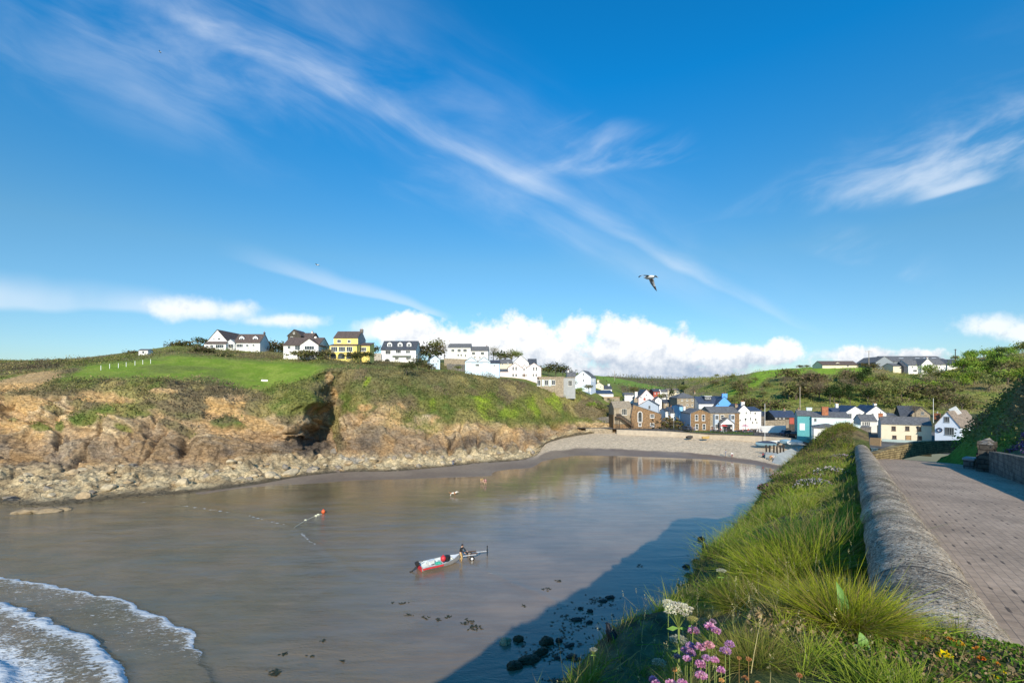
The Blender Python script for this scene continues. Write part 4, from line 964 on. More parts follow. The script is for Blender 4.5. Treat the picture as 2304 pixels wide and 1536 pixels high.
    def chimney(s, px, ytop, wpx, mat=white, depth=None, hpx=None, pots=2, dm=.7):
        dep = s.D/2 if depth is None else depth
        x, z = s.to(px, ytop, dep); x2, _ = s.to(px+wpx, ytop, dep); w = max(.35, abs(x2-x))
        b = MB(); zb = z - (s.zr*.0 + 2.6 if hpx is None else abs(s.to(px, ytop+hpx, dep)[1]-z))
        b.box(x-w/2, x+w/2, dep-dm/2, dep+dm/2, zb, z-.14); b.box(x-w/2-.07, x+w/2+.07, dep-dm/2-.07, dep+dm/2+.07, z-.137, z)
        par = s.roof_o or s.E
        o = b.build('chimney', mat, par)
        if par is s.E: s.put(o)
        q = MB()
        for i in range(pots):
            xx = x + w*((i+.5)/pots-.5)*.9; q.tube([(xx, dep, z), (xx, dep, z+.42)], [.13, .10], 8)
        if pots: q.build('chimney_pot', orbrick if mat is not orbrick else gpaint, par) if par is not s.E else s.put(q.build('chimney_pot', orbrick, s.E))
        return s
    def dormer(s, px, py, w, h, wall=white, roof=slate, dep=None, gable=True, mull='|', bwin=1):
        """a small window house standing out of the roof slope; (px,py) is the centre of its face"""
        dep = s.D*.16 if dep is None else dep
        x, z = s.to(px, py, dep); x2, z2 = s.to(px+w, py+h, dep); w, h = abs(x2-x), abs(z2-z)
        L = s.D*.4
        b = MB()
        if gable:
            b.prism([(-w/2, -h/2), (w/2, -h/2), (w/2, h*.22), (0, h/2-.05), (-w/2, h*.22)], 'y', 0, L)
        else: b.box(-w/2, w/2, 0, L, -h/2, h/2-.1)
        o = s.put(b.build('dormer', wall, s.E), (x, dep, z))
        r = MB()
        if gable:
            for sg in (-1, 1):
                r.prism([(sg*(w/2+.12), h*.22-.10), (sg*.002, h/2-.045), (sg*.002, h/2+.06), (sg*(w/2+.12), h*.22+.02)], 'y', -.12, L+.05)
        else: r.box(-w/2-.1, w/2+.1, -.15, L, h/2-.097, h/2+.03)
        r.build('dormer_roof', roof, o)
        f = MB(); ww, hh = w*.66, h*.5
        f.box(-ww/2, ww/2, -.05, .015, -h*.34, -h*.34+hh)
        fo = f.build('window_frame', wpaint, o)
        for i in range(2):
            xa = -ww/2 + ww*(i+.5)/2
        g = MB(); g.box(-ww*.44, -ww*.04, -.065, -.045, -h*.34+hh*.1, -h*.34+hh*.9); g.box(ww*.04, ww*.44, -.065, -.045, -h*.34+hh*.1, -h*.34+hh*.9)
        g.build('pane', glass, o)
        return s
def house(name, label, k, xm, yb, Y, cat='house', group=None):
    x, y = k(xm, yb)
    return empty(name, P(x, y, Y), 0, label, cat, group)

# -- on the hill above the cliffs
E = house('white_house', 'large white house with tall gable end and two dormers, highest above the green field', c1, 500, 470, 165)
B = Block(E, c1, 135, 405, 465, 385, 225, 165, 13, 0, 'front', white, tile, .35); B.win([(292, 342, 36, 30, '|'), (228, 345, 24, 20, '|')])
B = Block(E, c1, 108, 372, 462, 405, 372, 162.6, 2.4, 0, 'mono', white, tile, .15); B.win([(142, 435, 26, 36, '|'), (200, 435, 40, 42, '|'), (298, 432, 104, 44, '4')])
B = Block(E, c1, 478, 795, 472, 382, 282, 165, 6.5, 0, 'side', white, tile, .3)
B.dormer(570, 340, 62, 78).dormer(738, 340, 62, 78); B.win([(545, 425, 84, 44, '4'), (640, 425, 34, 36, '|'), (716, 420, 30, 34, '|')]); B.chimney(850, 262, 14, gslate, None, 20, 1)
B = Block(E, c1, 382, 480, 468, 390, 345, 164.2, 2.2, 0, 'front', wpaint, greyb, .15); B.win([(430, 430, 84, 56, '4')])
E = house('white_bungalow', 'low white bungalow with front gable and brown hipped roof, left of the yellow house', c1, 1290, 500, 150)
B = Block(E, c1, 1085, 1520, 498, 418, 325, 150, 9, 0, 'side', white, tile, .3); B.win([(1155, 447, 42, 40, '|'), (1268, 450, 84, 62, '3')]); B.chimney(1484, 315, 26, white, None, 60, 1)
B = Block(E, c1, 1292, 1515, 502, 418, 335, 149, 7, 0, 'front', white, tile, .3); B.win([(1405, 452, 122, 52, '4')])
E = house('stone_house', 'dark stone house with steep gable rising behind the white bungalow', c1, 1215, 420, 172)
B = Block(E, c1, 1138, 1298, 440, 300, 222, 172, 8, 0, 'front', dark_st, tile, .3); B.win([(1215, 268, 22, 26, '|'), (1188, 330, 30, 34, '|')], offw)
B = Block(E, c1, 1290, 1438, 440, 328, 268, 174, 7, 0, 'side', dark_st, tile, .25); B.chimney(1442, 252, 18, offw, None, 40, 1)
E = house('yellow_house', 'bright yellow two storey house with glazed sun room and arches above the cliff', c1, 1850, 565, 155)
B = Block(E, c1, 1705, 2003, 560, 330, 248, 155, 8, 0, 'side', yellow, tile, .2); B.win([(1772, 370, 50, 44, '|'), (1896, 372, 42, 40, '|')], wpaint); B.chimney(2050, 228, 36, grey_st, None, 40, 2)
s_ = MB().prism([(0, -2), (8, -2), (8, B.ze-.02), (4, B.zr-.2), (0, B.ze-.02)], 'x', B.x1+.01, B.x1+.09); B.put(s_.build('gable_shade_panel', greyr, E))  # grey panel over the sunless right gable, its shade put into the colour
B2 = Block(E, c1, 1655, 1990, 508, 425, 405, 151.5, 3.4, 0, 'mono', yellow, tile, .2, .2); B2.win([(1712, 468, 82, 64, '3'), (1808, 468, 82, 64, '3'), (1900, 468, 76, 64, '3')], wpaint)
B2 = Block(E, c1, 1655, 1990, 566, 512, 508, 151.4, 3.3, 0, 'flat', yellow, yellow, .05)
for (x, w) in ((1700, 74), (1800, 84), (1892, 60)):
    xx, zz = B2.to(x, 545); xw = abs(B2.to(x+w, 545)[0]-xx)
    a = [(xw/2*math.cos(t), .9*math.sin(t)) for t in np.linspace(0, math.pi, 13)]
    B2.put(MB().prism([(xw/2, -1.1)] + a + [(-xw/2, -1.1)], 'y', -.05, .02).build('arch_window', glass, E), (xx, 0, zz-.1))
B = Block(E, c1, 2004, 2150, 520, 425, 390, 156, 5, 0, 'mono', yellow, tile, .2); B.win([(2068, 470, 80, 50, '4')], wpaint)
E = house('dormer_house', 'white house with dark slate roof and row of three white dormers', c2, 400, 488, 185)
B = Block(E, c2, 197, 605, 488, 346, 245, 185, 9.5, 0, 'side', white, slate, .35)
B.dormer(297, 288, 56, 64).dormer(420, 288, 56, 64).dormer(525, 288, 54, 64); B.win([(278, 380, 64, 46, '3'), (400, 375, 62, 44, '3'), (512, 378, 54, 40, '3'), (382, 453, 46, 30, '3'), (512, 452, 44, 32, '3')]); B.chimney(240, 262, 24, white, None, 30, 1)
rl = MB(); xa, za = B.to(330, 416); xb, zb = B.to(552, 400)
rl.box(xa, xb, -1.3, -1.22, za, za+.12); rl.box(xa, xb, -1.3, -1.22, za+.85, za+.95); rl.box(xa, xb, -1.35, 0, za-.18, za)
for i in range(13): rl.box(xa+(xb-xa)*i/12-.03, xa+(xb-xa)*i/12+.03, -1.29, -1.23, za+.121, za+.849)
B.put(rl.build('balcony', wpaint, E))
aw = MB(); x_, z_ = B.to(268, 470); aw.tube([(x_, -.05, z_-.6), (x_, .02, z_-.6)], 1.1, 20); B.put(aw.build('arch_window', glass, E))
B.window(2.5, 2.4, 1.2, 1.5, face='r'); 
E = house('white_terrace_house', 'white two part house with grey roof on the skyline behind the blue garages', c2, 1220, 445, 196)
B = Block(E, c2, 985, 1250, 445, 322, 276, 196, 7, 0, 'side', white, gslate, .25); B.win([(1042, 357, 40, 36, '3'), (1115, 357, 42, 38, '3'), (1185, 357, 44, 38, '3'), (1105, 412, 22, 30, '|'), (1140, 412, 22, 30, '|'), (1190, 418, 22, 30, '|')], offw); B.chimney(1000, 252, 14, white, None, 30, 1)
B = Block(E, c2, 1250, 1458, 452, 360, 310, 196.5, 7, 0, 'side', white, gslate, .25); B.win([(1285, 392, 40, 36, '3'), (1390, 392, 44, 36, '3'), (1300, 438, 24, 20, '|'), (1360, 440, 24, 20, '|')], offw); B.chimney(1440, 305, 10, gslate, None, 20, 1)
E = house('blue_shed', 'small pale blue gabled shed with slate roof left of the stone terraces', c2, 830, 515, 160, 'shed')
B = Block(E, c2, 772, 890, 515, 462, 412, 160, 7, 18, 'front', paleblue, slate, .25); B.win([(866, 482, 20, 30, '|'), (812, 480, 20, 22, '|')])
E = house('blue_garages', 'pale blue double gabled garage building with white frieze on the cliff top', c2, 1330, 575, 152, 'garage')
B = Block(E, c2, 1186, 1335, 575, 487, 430, 152, 6, 0, 'front', paleblue, slate, .2)
B = Block(E, c2, 1335, 1482, 575, 487, 430, 152, 6, 0, 'front', paleblue, slate, .2); 
xx, zz = B.to(1335, 494); hw = abs(B.to(1476, 494)[0]-xx)
B.put(MB().box(xx-hw, xx+hw, -.10, .02, -.22, .12).build('fascia', gpaint, E), (0, 0, zz)); B.win([(1330, 530, 50, 34, '3')]); B.win([(1232, 532, 56, 60, '|'), (1425, 532, 56, 60, '|')], icy, icy, '|', 'garage_door')
B = Block(E, c2, 1482, 1592, 575, 508, 470, 152.5, 6, 0, 'side', paleblue, slate, .2); B.win([(1530, 535, 26, 24, '|')])
E = house('pink_house', 'pale pink house with three small front gables standing on the cliff edge', c2, 1880, 665, 172)
B = Block(E, c2, 1690, 1856, 665, 560, 498, 171, 8, 0, 'front', pink, slate, .25); B.win([(1752, 570, 24, 46, '-'), (1787, 570, 24, 46, '-'), (1752, 648, 28, 34, '-'), (1788, 648, 28, 34, '-')])
B = Block(E, c2, 1856, 1912, 665, 562, 522, 171.3, 8, 0, 'front', pink, slate, .2); B.win([(1880, 583, 22, 36, '-'), (1860, 650, 16, 26, '-'), (1904, 650, 16, 26, '-')]); B.door(1881, 650, 24, 34, brpaint)
B = Block(E, c2, 1912, 2082, 665, 560, 498, 171, 8, 0, 'front', pink, slate, .25); B.win([(1994, 575, 24, 44, '-'), (2026, 575, 24, 44, '-'), (1990, 648, 24, 34, '-'), (2024, 648, 24, 34, '-')])
B = Block(E, c2, 1752, 1935, 600, 500, 410, 179, 9, 0, 'front', white, slate, .3)
B = Block(E, c2, 1930, 2030, 600, 520, 455, 181, 7, 0, 'side', white, slate, .2)
B = Block(E, c2, 1548, 1692, 672, 606, 575, 170, 5, 0, 'mono', pink, gslate, .2); B.win([(1592, 652, 20, 20, '|')]); B.chimney(1552, 566, 20, pink, 1, 40, 0)
E = house('cream_cottage', 'small cream gabled cottage half hidden left of the three gabled pink house', c2, 1650, 560, 188)
B = Block(E, c2, 1590, 1740, 570, 510, 460, 188, 6, 0, 'side', cream, gslate, .2); B.win([(1625, 520, 18, 22, '|'), (1690, 510, 18, 22, '|')])
E = house('flat_roofed_house', 'low flat roofed beige stone house with big glass doors below the pink house', c3, 200, 500, 154)
B = Block(E, c3, -55, 325, 495, 330, 325, 154, 8, 0, 'flat', beige_st, beige_st, .1); B.win([(65, 412, 56, 86, '|'), (170, 410, 56, 78, '|'), (-52, 415, 54, 88, '|')], wpaint)
B.win([(12, 412, 34, 92, '0'), (118, 412, 34, 92, '0')], plain('aqua_panel', (.55, .72, .68)), plain('aqua_panel', (.55, .72, .68)), '0', 'panel')
B = Block(E, c3, 325, 505, 520, 338, 330, 155.5, 7, 0, 'flat', greyr, beige_st, .1); B.win([(425, 420, 60, 90, '3')], offw)
E = house('pale_blue_house', 'pale blue gabled house with white side wall at the top of the cliff slope', c3, 620, 490, 172)
B = Block(E, c3, 502, 742, 488, 322, 222, 172, 9, -22, 'front', icy, gslate, .25); B.win([(628, 285, 22, 36, '-'), (630, 378, 22, 36, '-')])
B.window(2.2, 3.0, .9, 1.5, face='r'); B.window(5.5, 3.0, .9, 1.5, face='r')
B = Block(E, c3, 385, 520, 480, 322, 245, 177, 6, 0, 'side', offw, gslate, .2); B.chimney(395, 222, 20, white, None, 50, 1)
E = house('cream_gable_house', 'tiny cream gable with tall chimney just right of the pale blue house', c3, 860, 510, 196)
B = Block(E, c3, 800, 935, 512, 450, 402, 196, 6, 0, 'front', cream, slate, .2); B.win([(812, 470, 16, 20, '|'), (892, 475, 18, 26, '|')]); B.chimney(850, 372, 30, cream, 1.0, 60, 1)
B = Block(E, c3, 935, 1062, 512, 508, 452, 198, 5, 0, 'side', white, slate, .2); B.chimney(1012, 432, 30, white, None, 30, 0)
E = house('conservatory_roof_house', 'low house with blue grey glazed roof under the small cream gable', c3, 960, 590, 178)
B = Block(E, c3, 820, 1085, 605, 580, 525, 178, 6, 0, 'mono', offw, bluesl, .2)
E = house('beige_cottage', 'beige cottage with flat lean-to below the blue grey glazed roof', c3, 1100, 690, 172)
B = Block(E, c3, 940, 1180, 690, 640, 600, 172, 5, 0, 'flat', beige_st, twood, .1); B.win([(1010, 660, 40, 30, '|')], brpaint)

# -- the village round the beach
E = house('stone_gable_building', 'tall brown stone gable building with outside wooden staircase beside the beach', c3, 1580, 1110, 146, 'building')
B = Block(E, c3, 1360, 1815, 1112, 892, 742, 146, 9, 0, 'front', brown_st, gslate, .2, asym=.06)
B.win([(1675, 920, 64, 56, '-'), (1490, 1050, 46, 52, '-'), (1675, 1052, 62, 54, '-')])
xx, zz = B.to(1490, 940); a = [(.75*math.cos(t), 1.2+.75*math.sin(t)) for t in np.linspace(0, math.pi, 13)]
B.put(MB().prism([(.75, -1.5)] + a + [(-.75, -1.5)], 'y', -.06, .02).build('arch_window', wpaint, E), (xx, 0, zz))
a = [(.58*math.cos(t), 1.2+.58*math.sin(t)) for t in np.linspace(0, math.pi, 13)]
B.put(MB().prism([(.58, -1.35)] + a + [(-.58, -1.35)], 'y', -.09, -.055).build('arch_pane', glass, E), (xx, 0, zz))
B = Block(E, c3, 1092, 1372, 900, 800, 690, 147, 8, 0, 'side', beige_st, beige_st, .15); B.win([(1252, 855, 80, 100, '3')], offw); B.win([(1185, 850, 26, 80, '0'), (1325, 855, 26, 100, '0')], plain('stone_shutter', (.36, .31, .24)), plain('stone_shutter', (.36, .31, .24)), '0', 'shutter')
B.chimney(1425, 652, 52, beige_st, 4, 60, 1)
B = Block(E, c3, 1085, 1372, 1110, 902, 896, 147.2, 7, 0, 'flat', brown_st, None, .1)
st = MB(); (xa, za), (xb, zb) = B.to(1165, 925), B.to(1375, 1075); x0_, _ = B.to(1105, 925)
st.box(x0_, xa, -2.2, -.2, za-.2, za)
for sd in (-1.9, -.5): st.prism([(xa, za-.28), (xb, zb-.28), (xb, zb), (xa, za)], 'y', sd-.06, sd+.06)
for i in range(11): xx = xa+(xb-xa)*(i+.5)/11; zz = za+(zb-za)*(i+.5)/11; st.box(xx-.17, xx+.17, -1.85, -.55, zz-.03, zz+.03)
B.put(st.build('staircase', wood, E))
hr = MB()
for sd in (-1.95, -.45):
    hr.prism([(xa, za+.85), (xb, zb+.85), (xb, zb+.97), (xa, za+.97)], 'y', sd-.04, sd+.04); hr.prism([(xa, za+.42), (xb, zb+.42), (xb, zb+.5), (xa, za+.5)], 'y', sd-.03, sd+.03)
    for i in range(8): xx = xa+(xb-xa)*i/7; zz = za+(zb-za)*i/7; hr.box(xx-.05, xx+.05, sd-.05, sd+.05, zz, zz+.846)
hr.box(x0_, xa-.06, -2.2, -2.12, za+.1, za+.95)
for xx in (x0_+.2, xa-.2): hr.box(xx-.09, xx+.09, -2.1, -1.92, -.5, za-.203)
B.put(hr.build('handrail', dwood, E))
E = house('grey_slate_house', 'dark grey slate hung house behind the brown stone gable building', c3, 1620, 850, 158)
B = Block(E, c3, 1465, 1770, 900, 760, 665, 158, 8, -20, 'front', bluegrey, slate, .25); B.win([(1635, 785, 30, 50, '|')], gpaint); B.chimney(1560, 650, 30, red, 3, 30, 1)
E = house('pink_gable_house', 'pale pink gable with white bargeboards and tall white chimney in the village', c3, 1590, 690, 186)
B = Block(E, c3, 1468, 1712, 740, 645, 512, 186, 9, 0, 'front', pink, slate, .3); B.win([(1505, 635, 26, 30, '|'), (1590, 600, 24, 28, '|')]); B.chimney(1430, 550, 40, white, 4, 110, 1)
E = house('red_house', 'small dark red house beside the pink gable high in the village', c3, 1745, 610, 205)
B = Block(E, c3, 1695, 1795, 630, 548, 505, 205, 6, 0, 'side', red, slate, .2); B.win([(1720, 575, 16, 20, '|'), (1768, 575, 16, 20, '|')])
E = house('white_gable_house', 'white gabled house right of the small dark red house', c3, 1830, 600, 208)
B = Block(E, c3, 1770, 1810, 615, 545, 502, 208, 6, 0, 'front', white, slate, .2); B = Block(E, c3, 1808, 1912, 610, 552, 512, 209, 5, 0, 'side', white, gslate, .2); B.win([(1850, 575, 16, 20, '|')])
E = house('cream_village_house', 'cream house with tan roof alone at the back of the village below the far fields', c3, 2000, 590, 218)
B = Block(E, c3, 1912, 2096, 592, 530, 500, 218, 6, 0, 'side', cream, tanroof, .2); B.win([(1950, 548, 18, 20, '|'), (2005, 545, 18, 22, '|'), (2065, 548, 18, 22, '|')])
E = house('slate_village_house', 'low white house with long grey roof left of the tall white chimney in the village', c3, 1330, 620, 200)
B = Block(E, c3, 1255, 1405, 625, 598, 560, 200, 6, 0, 'side', white, gslate, .2); B.win([(1290, 610, 14, 16, '|'), (1360, 610, 14, 16, '|')])
E = house('dark_roofed_house', 'small stone house with dark roof below the cream village house', c3, 1920, 740, 180)
B = Block(E, c3, 1850, 1990, 760, 720, 665, 180, 6, 0, 'side', beige_st, slate, .2); B.win([(1890, 738, 18, 22, '|'), (1950, 738, 18, 22, '|')])
E = house('white_street_house', 'small white house with slate roof beside the sky blue end wall', c3, 1935, 880, 152)
B = Block(E, c3, 1880, 1990, 900, 850, 800, 152, 6, 0, 'side', white, slate, .2); B.win([(1915, 872, 18, 24, '|'), (1960, 872, 18, 24, '|')]); B.chimney(1965, 775, 18, white, None, 40, 1)
E = house('white_cottage', 'small white gabled cottage below the red house', c3, 1770, 690, 178)
B = Block(E, c3, 1722, 1822, 735, 672, 625, 178, 7, -10, 'front', white, slate, .2); B.win([(1768, 685, 18, 26, '|')])
E = house('stone_hipped_house', 'beige stone house with grey hipped roof and row of small windows behind the pub', c4, 315, 495, 172)
B = Block(E, c4, 160, 470, 520, 377, 292, 172, 9, 0, 'hip', beige_st, gslate, .3); B.win([(232, 405, 24, 28, '|'), (312, 405, 24, 28, '|'), (392, 405, 24, 28, '|'), (315, 480, 26, 32, '|'), (232, 485, 26, 32, '|'), (392, 485, 26, 32, '|')], offw); B.chimney(425, 282, 26, beige_st, None, 30, 1)
E = house('blue_gable_house', 'bright blue gable end with chimney and slate roof behind the pub', c4, 880, 505, 166)
B = Block(E, c4, 738, 1020, 530, 500, 345, 166, 9, 0, 'front', blue, bluesl, .2); B.win([(790, 465, 30, 30, '|')], skyblue); B.chimney(880, 305, 78, blue, .45, 70, 2)
B = Block(E, c4, 490, 790, 520, 460, 345, 168, 8, 0, 'side', white, bluesl, .2); B.dormer(630, 372, 104, 62, plain('slate_cheek', (.07, .08, .1)), wpaint, None, False)
E = house('stone_pub', 'brown stone pub with front gable, pale grey bays and white porch by the beach', c4, 700, 870, 138, 'pub')
B = Block(E, c4, 366, 664, 872, 607, 540, 138, 8.5, 0, 'front', brown_st, gslate, .3)
s_ = MB().box(B.x0-.09, B.x0-.012, .01, 8.4, -2, B.ze-.15); B.put(s_.build('side_wall', bluegrey, E))
B.win([(455, 672, 48, 92, '-'), (560, 672, 48, 92, '-'), (460, 812, 46, 86, '-'), (570, 812, 46, 86, '-')])
B = Block(E, c4, 664, 1106, 872, 598, 500, 138.6, 8, 0, 'side', beige_st, gslate, .25)
B.win([(848, 662, 54, 62, '-')]); B.chimney(1057, 478, 42, beige_st, None, 44, 2); B.chimney(265, 500, 26, wpaint, 4, 60, 1)
for x in (744, 985):
    xx, zz = B.to(x, 740); x2, _ = B.to(x+42, 740); w = abs(x2-xx)
    zt = B.to(x, 622)[1]
    bay = B.put(MB().hull([(-w, 0, -.3), (w, 0, -.3), (w*.72, -.9, -.3), (-w*.72, -.9, -.3)], [(-w, 0, zt), (w, 0, zt), (w*.72, -.9, zt), (-w*.72, -.9, zt)]).build('bay', bluegrey, E), (xx, 0, 0))
    for y_ in (665, 800):
        _, z1 = B.to(x, y_); ww = w*1.2
        MB().box(-ww/2, ww/2, -.96, -.885, -.75, .75).build('window', wpaint, bay).location = (0, 0, z1)
        MB().box(-ww*.43, -ww*.03, -.985, -.955, -.62, .62).box(ww*.03, ww*.43, -.985, -.955, -.62, .62).build('pane', glass, bay).location = (0, 0, z1)
xx, zz = B.to(872, 800); po = MB(); po.prism([(-2.3, -1.5), (2.3, -1.5), (2.3, 1.2), (0, 2.9), (-2.3, 1.2)], 'y', -2.2, 0); po_o = B.put(po.build('porch', gslate, E), (xx, 0, zz-.2))
pf = MB(); pf.prism([(-2.0, -1.5), (-1.55, -1.5), (-1.55, .9), (-2.0, .9)], 'y', -2.32, -2.21); pf.prism([(1.55, -1.5), (2.0, -1.5), (2.0, .9), (1.55, .9)], 'y', -2.32, -2.21)
pf.prism([(-2.0, .903), (2.0, .903), (.0, 2.5)], 'y', -2.32, -2.21); pf.build('porch_frame', wpaint, po_o); MB().box(-1.3, 1.3, -2.26, -2.205, -1.4, .8).build('porch_glass', glass, po_o)
B.put(MB().box(B.to(1032, 700)[0], B.x1+.02, -.05, 8.05, -.5, B.ze-.16).build('end_wall', brown_st, E)); B.door(690, 830, 30, 62, brpaint)
E = house('sky_blue_house', 'sky blue end wall with pale chimney and slate roof at the left of the pub', c4, 210, 770, 150)
B = Block(E, c4, 195, 250, 775, 505, 470, 146, 7, 0, 'side', skyblue, slate, .1)
B = Block(E, c4, 60, 196, 775, 600, 505, 150, 7, 0, 'side', white, slate, .2); B.win([(120, 630, 40, 30, '|'), (90, 690, 30, 40, '|')])
E = house('white_pub_house', 'tall white house with gable and chimney right of the stone pub', c4, 1180, 790, 140)
B = Block(E, c4, 1086, 1268, 800, 570, 470, 140, 8, 0, 'front', white, bluesl, .25); B.win([(1115, 600, 24, 34, '-'), (1212, 600, 24, 34, '-'), (1122, 710, 24, 30, '-'), (1200, 700, 22, 30, '-')], offw); B.chimney(1156, 432, 48, white, .8, 70, 2)
B = Block(E, c4, 1268, 1440, 800, 572, 505, 141, 8, 0, 'side', white, bluesl, .2); B.win([(1350, 605, 32, 34, '-'), (1355, 700, 30, 40, '-'), (1310, 748, 26, 32, '-'), (1374, 748, 24, 30, '-'), (1275, 690, 20, 44, '-'), (1272, 600, 20, 34, '-')], offw)
E = house('slate_cottage', 'low cottage with slate roof and white gable right of the tall white house', c4, 1540, 700, 143)
B = Block(E, c4, 1440, 1520, 760, 650, 590, 143, 6, 0, 'side', grey_st, slate, .2); B = Block(E, c4, 1515, 1650, 760, 640, 585, 143.5, 7, 0, 'front', white, slate, .2)
E = house('long_slate_cottage', 'long low stone cottage with blue slate roof left of the teal building', c4, 1820, 700, 137)
B = Block(E, c4, 1645, 2000, 790, 665, 562, 137, 8, -6, 'side', dark_st, bluesl, .2); B.win([(1670, 678, 24, 24, '|'), (1728, 678, 24, 24, '|'), (1785, 678, 24, 24, '|')], offw); B.chimney(1790, 540, 30, beige_st, None, 40, 1); B.chimney(2010, 538, 46, beige_st, None, 40, 1)
B.win([(1905, 720, 70, 90, '0')], red, red, '0', 'panel')
E = house('teal_building', 'teal painted building with pale aqua wing and big orange brick chimney', c5, 300, 930, 116, 'building')
B = Block(E, c5, 62, 203, 935, 768, 715, 116, 7, -27, 'side', teal, gslate, .25); B.chimney(178, 688, 54, aqua, None, 30, 0); B.door(110, 880, 44, 66, aqua)
B = Block(E, c5, 205, 590, 932, 790, 730, 113, 9, -24, 'side', aqua, gslate, .1); B.chimney(332, 680, 62, orbrick, 2, 100, 0, 1.2); B.win([(240, 810, 24, 30, '|')], gpaint)
B = Block(E, c5, 585, 684, 935, 872, 868, 110, 6, -20, 'flat', aqua, aqua, .05)
E = house('slate_outbuilding', 'low pale outbuilding with grey hipped roof in front of the aqua wing', c5, 350, 935, 104, 'outbuilding')
B = Block(E, c5, 225, 500, 945, 893, 845, 104, 6, -30, 'hip', white, gslate, .3)
E = house('white_twin_house', 'white house with twin gables, slate roofs and two white chimneys', c5, 740, 900, 133)
B = Block(E, c5, 530, 742, 905, 742, 672, 133, 9, -14, 'front', white, bluesl, .25); B.win([(572, 770, 16, 44, '-'), (590, 770, 16, 44, '-'), (676, 760, 20, 24, '|')], gpaint)
B = Block(E, c5, 742, 942, 905, 745, 668, 131, 9, -14, 'front', white, bluesl, .25); B.win([(806, 762, 20, 30, '|')], gpaint); B.chimney(828, 650, 24, white, 1, 40, 1); B.chimney(450, 650, 26, white, 3, 40, 1)
B = Block(E, c5, 395, 530, 905, 770, 690, 136, 8, -14, 'side', pink, bluesl, .2)
E = house('stone_barn', 'grey stone barn with slate roof and four slit windows beneath the twin white gables', c5, 740, 900, 120, 'barn')
B = Block(E, c5, 690, 850, 925, 822, 755, 120, 6, -22, 'side', offw, gslate, .2); B.win([(712, 848, 12, 34, '0'), (734, 848, 12, 34, '0'), (753, 848, 12, 34, '0'), (772, 848, 12, 34, '0')], gpaint)
B = Block(E, c5, 684, 792, 925, 885, 868, 118, 2, -22, 'mono', grey_st, gslate, .1)
E = house('hidden_barn', 'dark roofed barn with pale gable among trees behind the cream cottage', c5, 1230, 770, 140, 'barn')
B = Block(E, c5, 1195, 1375, 790, 755, 680, 138, 8, -30, 'front', beige_st, slate, .3); B.win([(1300, 745, 30, 30, '|')], gpaint)
B = Block(E, c5, 1080, 1230, 790, 770, 670, 141, 8, -30, 'side', dark_st, slate, .3)
E = house('long_grey_shed', 'long low grey roofed shed behind the stone barn', c5, 990, 780, 134, 'shed')
B = Block(E, c5, 935, 1045, 790, 772, 742, 134, 6, -20, 'side', beige_st, gslate, .2)
E = house('cream_roadside_cottage', 'large cream cottage with three upper windows facing the bend in the road', c5, 1140, 1030, 105)
B = Block(E, c5, 892, 1390, 1030, 858, 778, 105, 6.5, -34, 'side', cream, gslate, .15); B.win([(1015, 895, 42, 46, '|'), (1150, 895, 42, 46, '|'), (1266, 898, 42, 46, '|'), (1022, 980, 42, 36, '|'), (1272, 988, 44, 40, '|')], brpaint); B.door(1160, 995, 46, 56, twood, brpaint)
s_ = MB().prism([(0, -2), (6.5, -2), (6.5, B.ze-.02), (3.25, B.zr-.2), (0, B.ze-.02)], 'x', B.x0-.07, B.x0-.012); B.put(s_.build('gable_shade_panel', greyr, E)); B.chimney(885, 745, 44, orbrick, None, 50, 1)  # grey side panel paints the end gable's shade over the cream wall
B.put(MB().box(B.x0, B.x1, -1.6, -1.35, -1.5, .6).build('front_wall', plain('aqua_grey', (.38, .46, .44)), E))
E = house('shade_blue_cottage', 'pale blue boarded cottage with round lifebuoy, tan roof and skylight by the dark hill', c5, 1540, 1000, 98)
B = Block(E, c5, 1422, 1668, 1005, 868, 722, 98, 11, -84+24, 'front', icy, tanroof, .25)  # pale blue wall colour carries the gable's bluish shade
B.win([(1540, 805, 58, 58, '3'), (1566, 922, 96, 84, '4')], gpaint); B.chimney(1446, 745, 50, orbrick, 6, 80, 1)
B.window(2.6, 1.6, 2.4, 1.9, face='r')
xx, zz = B.to(1470, 910); lb = MB()
ring = [(.42*math.cos(t), 0, .42*math.sin(t)) for t in np.linspace(0, 2*math.pi, 25)]; lb.tube(ring, .11, 8, False)
lb_o = B.put(lb.build('lifebuoy', plain('navy_paint', (.04, .05, .09)), None), (xx, -.14, zz)); lb_o.location = lb_o.location + E.location
tag(lb_o, 'round dark lifebuoy hanging on the pale blue boarded gable', 'lifebuoy')
sk = MB().box(-.9, .9, -.08, .04, -.7, .7); sko = sk.build('skylight', wpaint, B.roof_o); xh = B.x1-1.9; sko.location = (xh, 5.0, B.ze+1.95); sko.rotation_euler = (0, 0, 0)
sl_ = math.atan2(B.zr-B.ze, (B.x1-B.x0)/2); sko.rotation_euler = (R(90), 0, 0); sko.rotation_euler = (0, 0, 0)
sko.data.transform(Matrix.Rotation(R(90), 4, 'X')); sko.rotation_euler = (0, sl_, 0); sko.location = (B.x1-1.9, 4.2, B.ze + (B.zr-B.ze)*1.9/((B.x1-B.x0)/2)+.02); sko.data.transform(Matrix.Rotation(R(-90), 4, 'X')); sko.data.transform(Matrix.Scale(.16, 4, (0, 1, 0)) if False else Matrix())
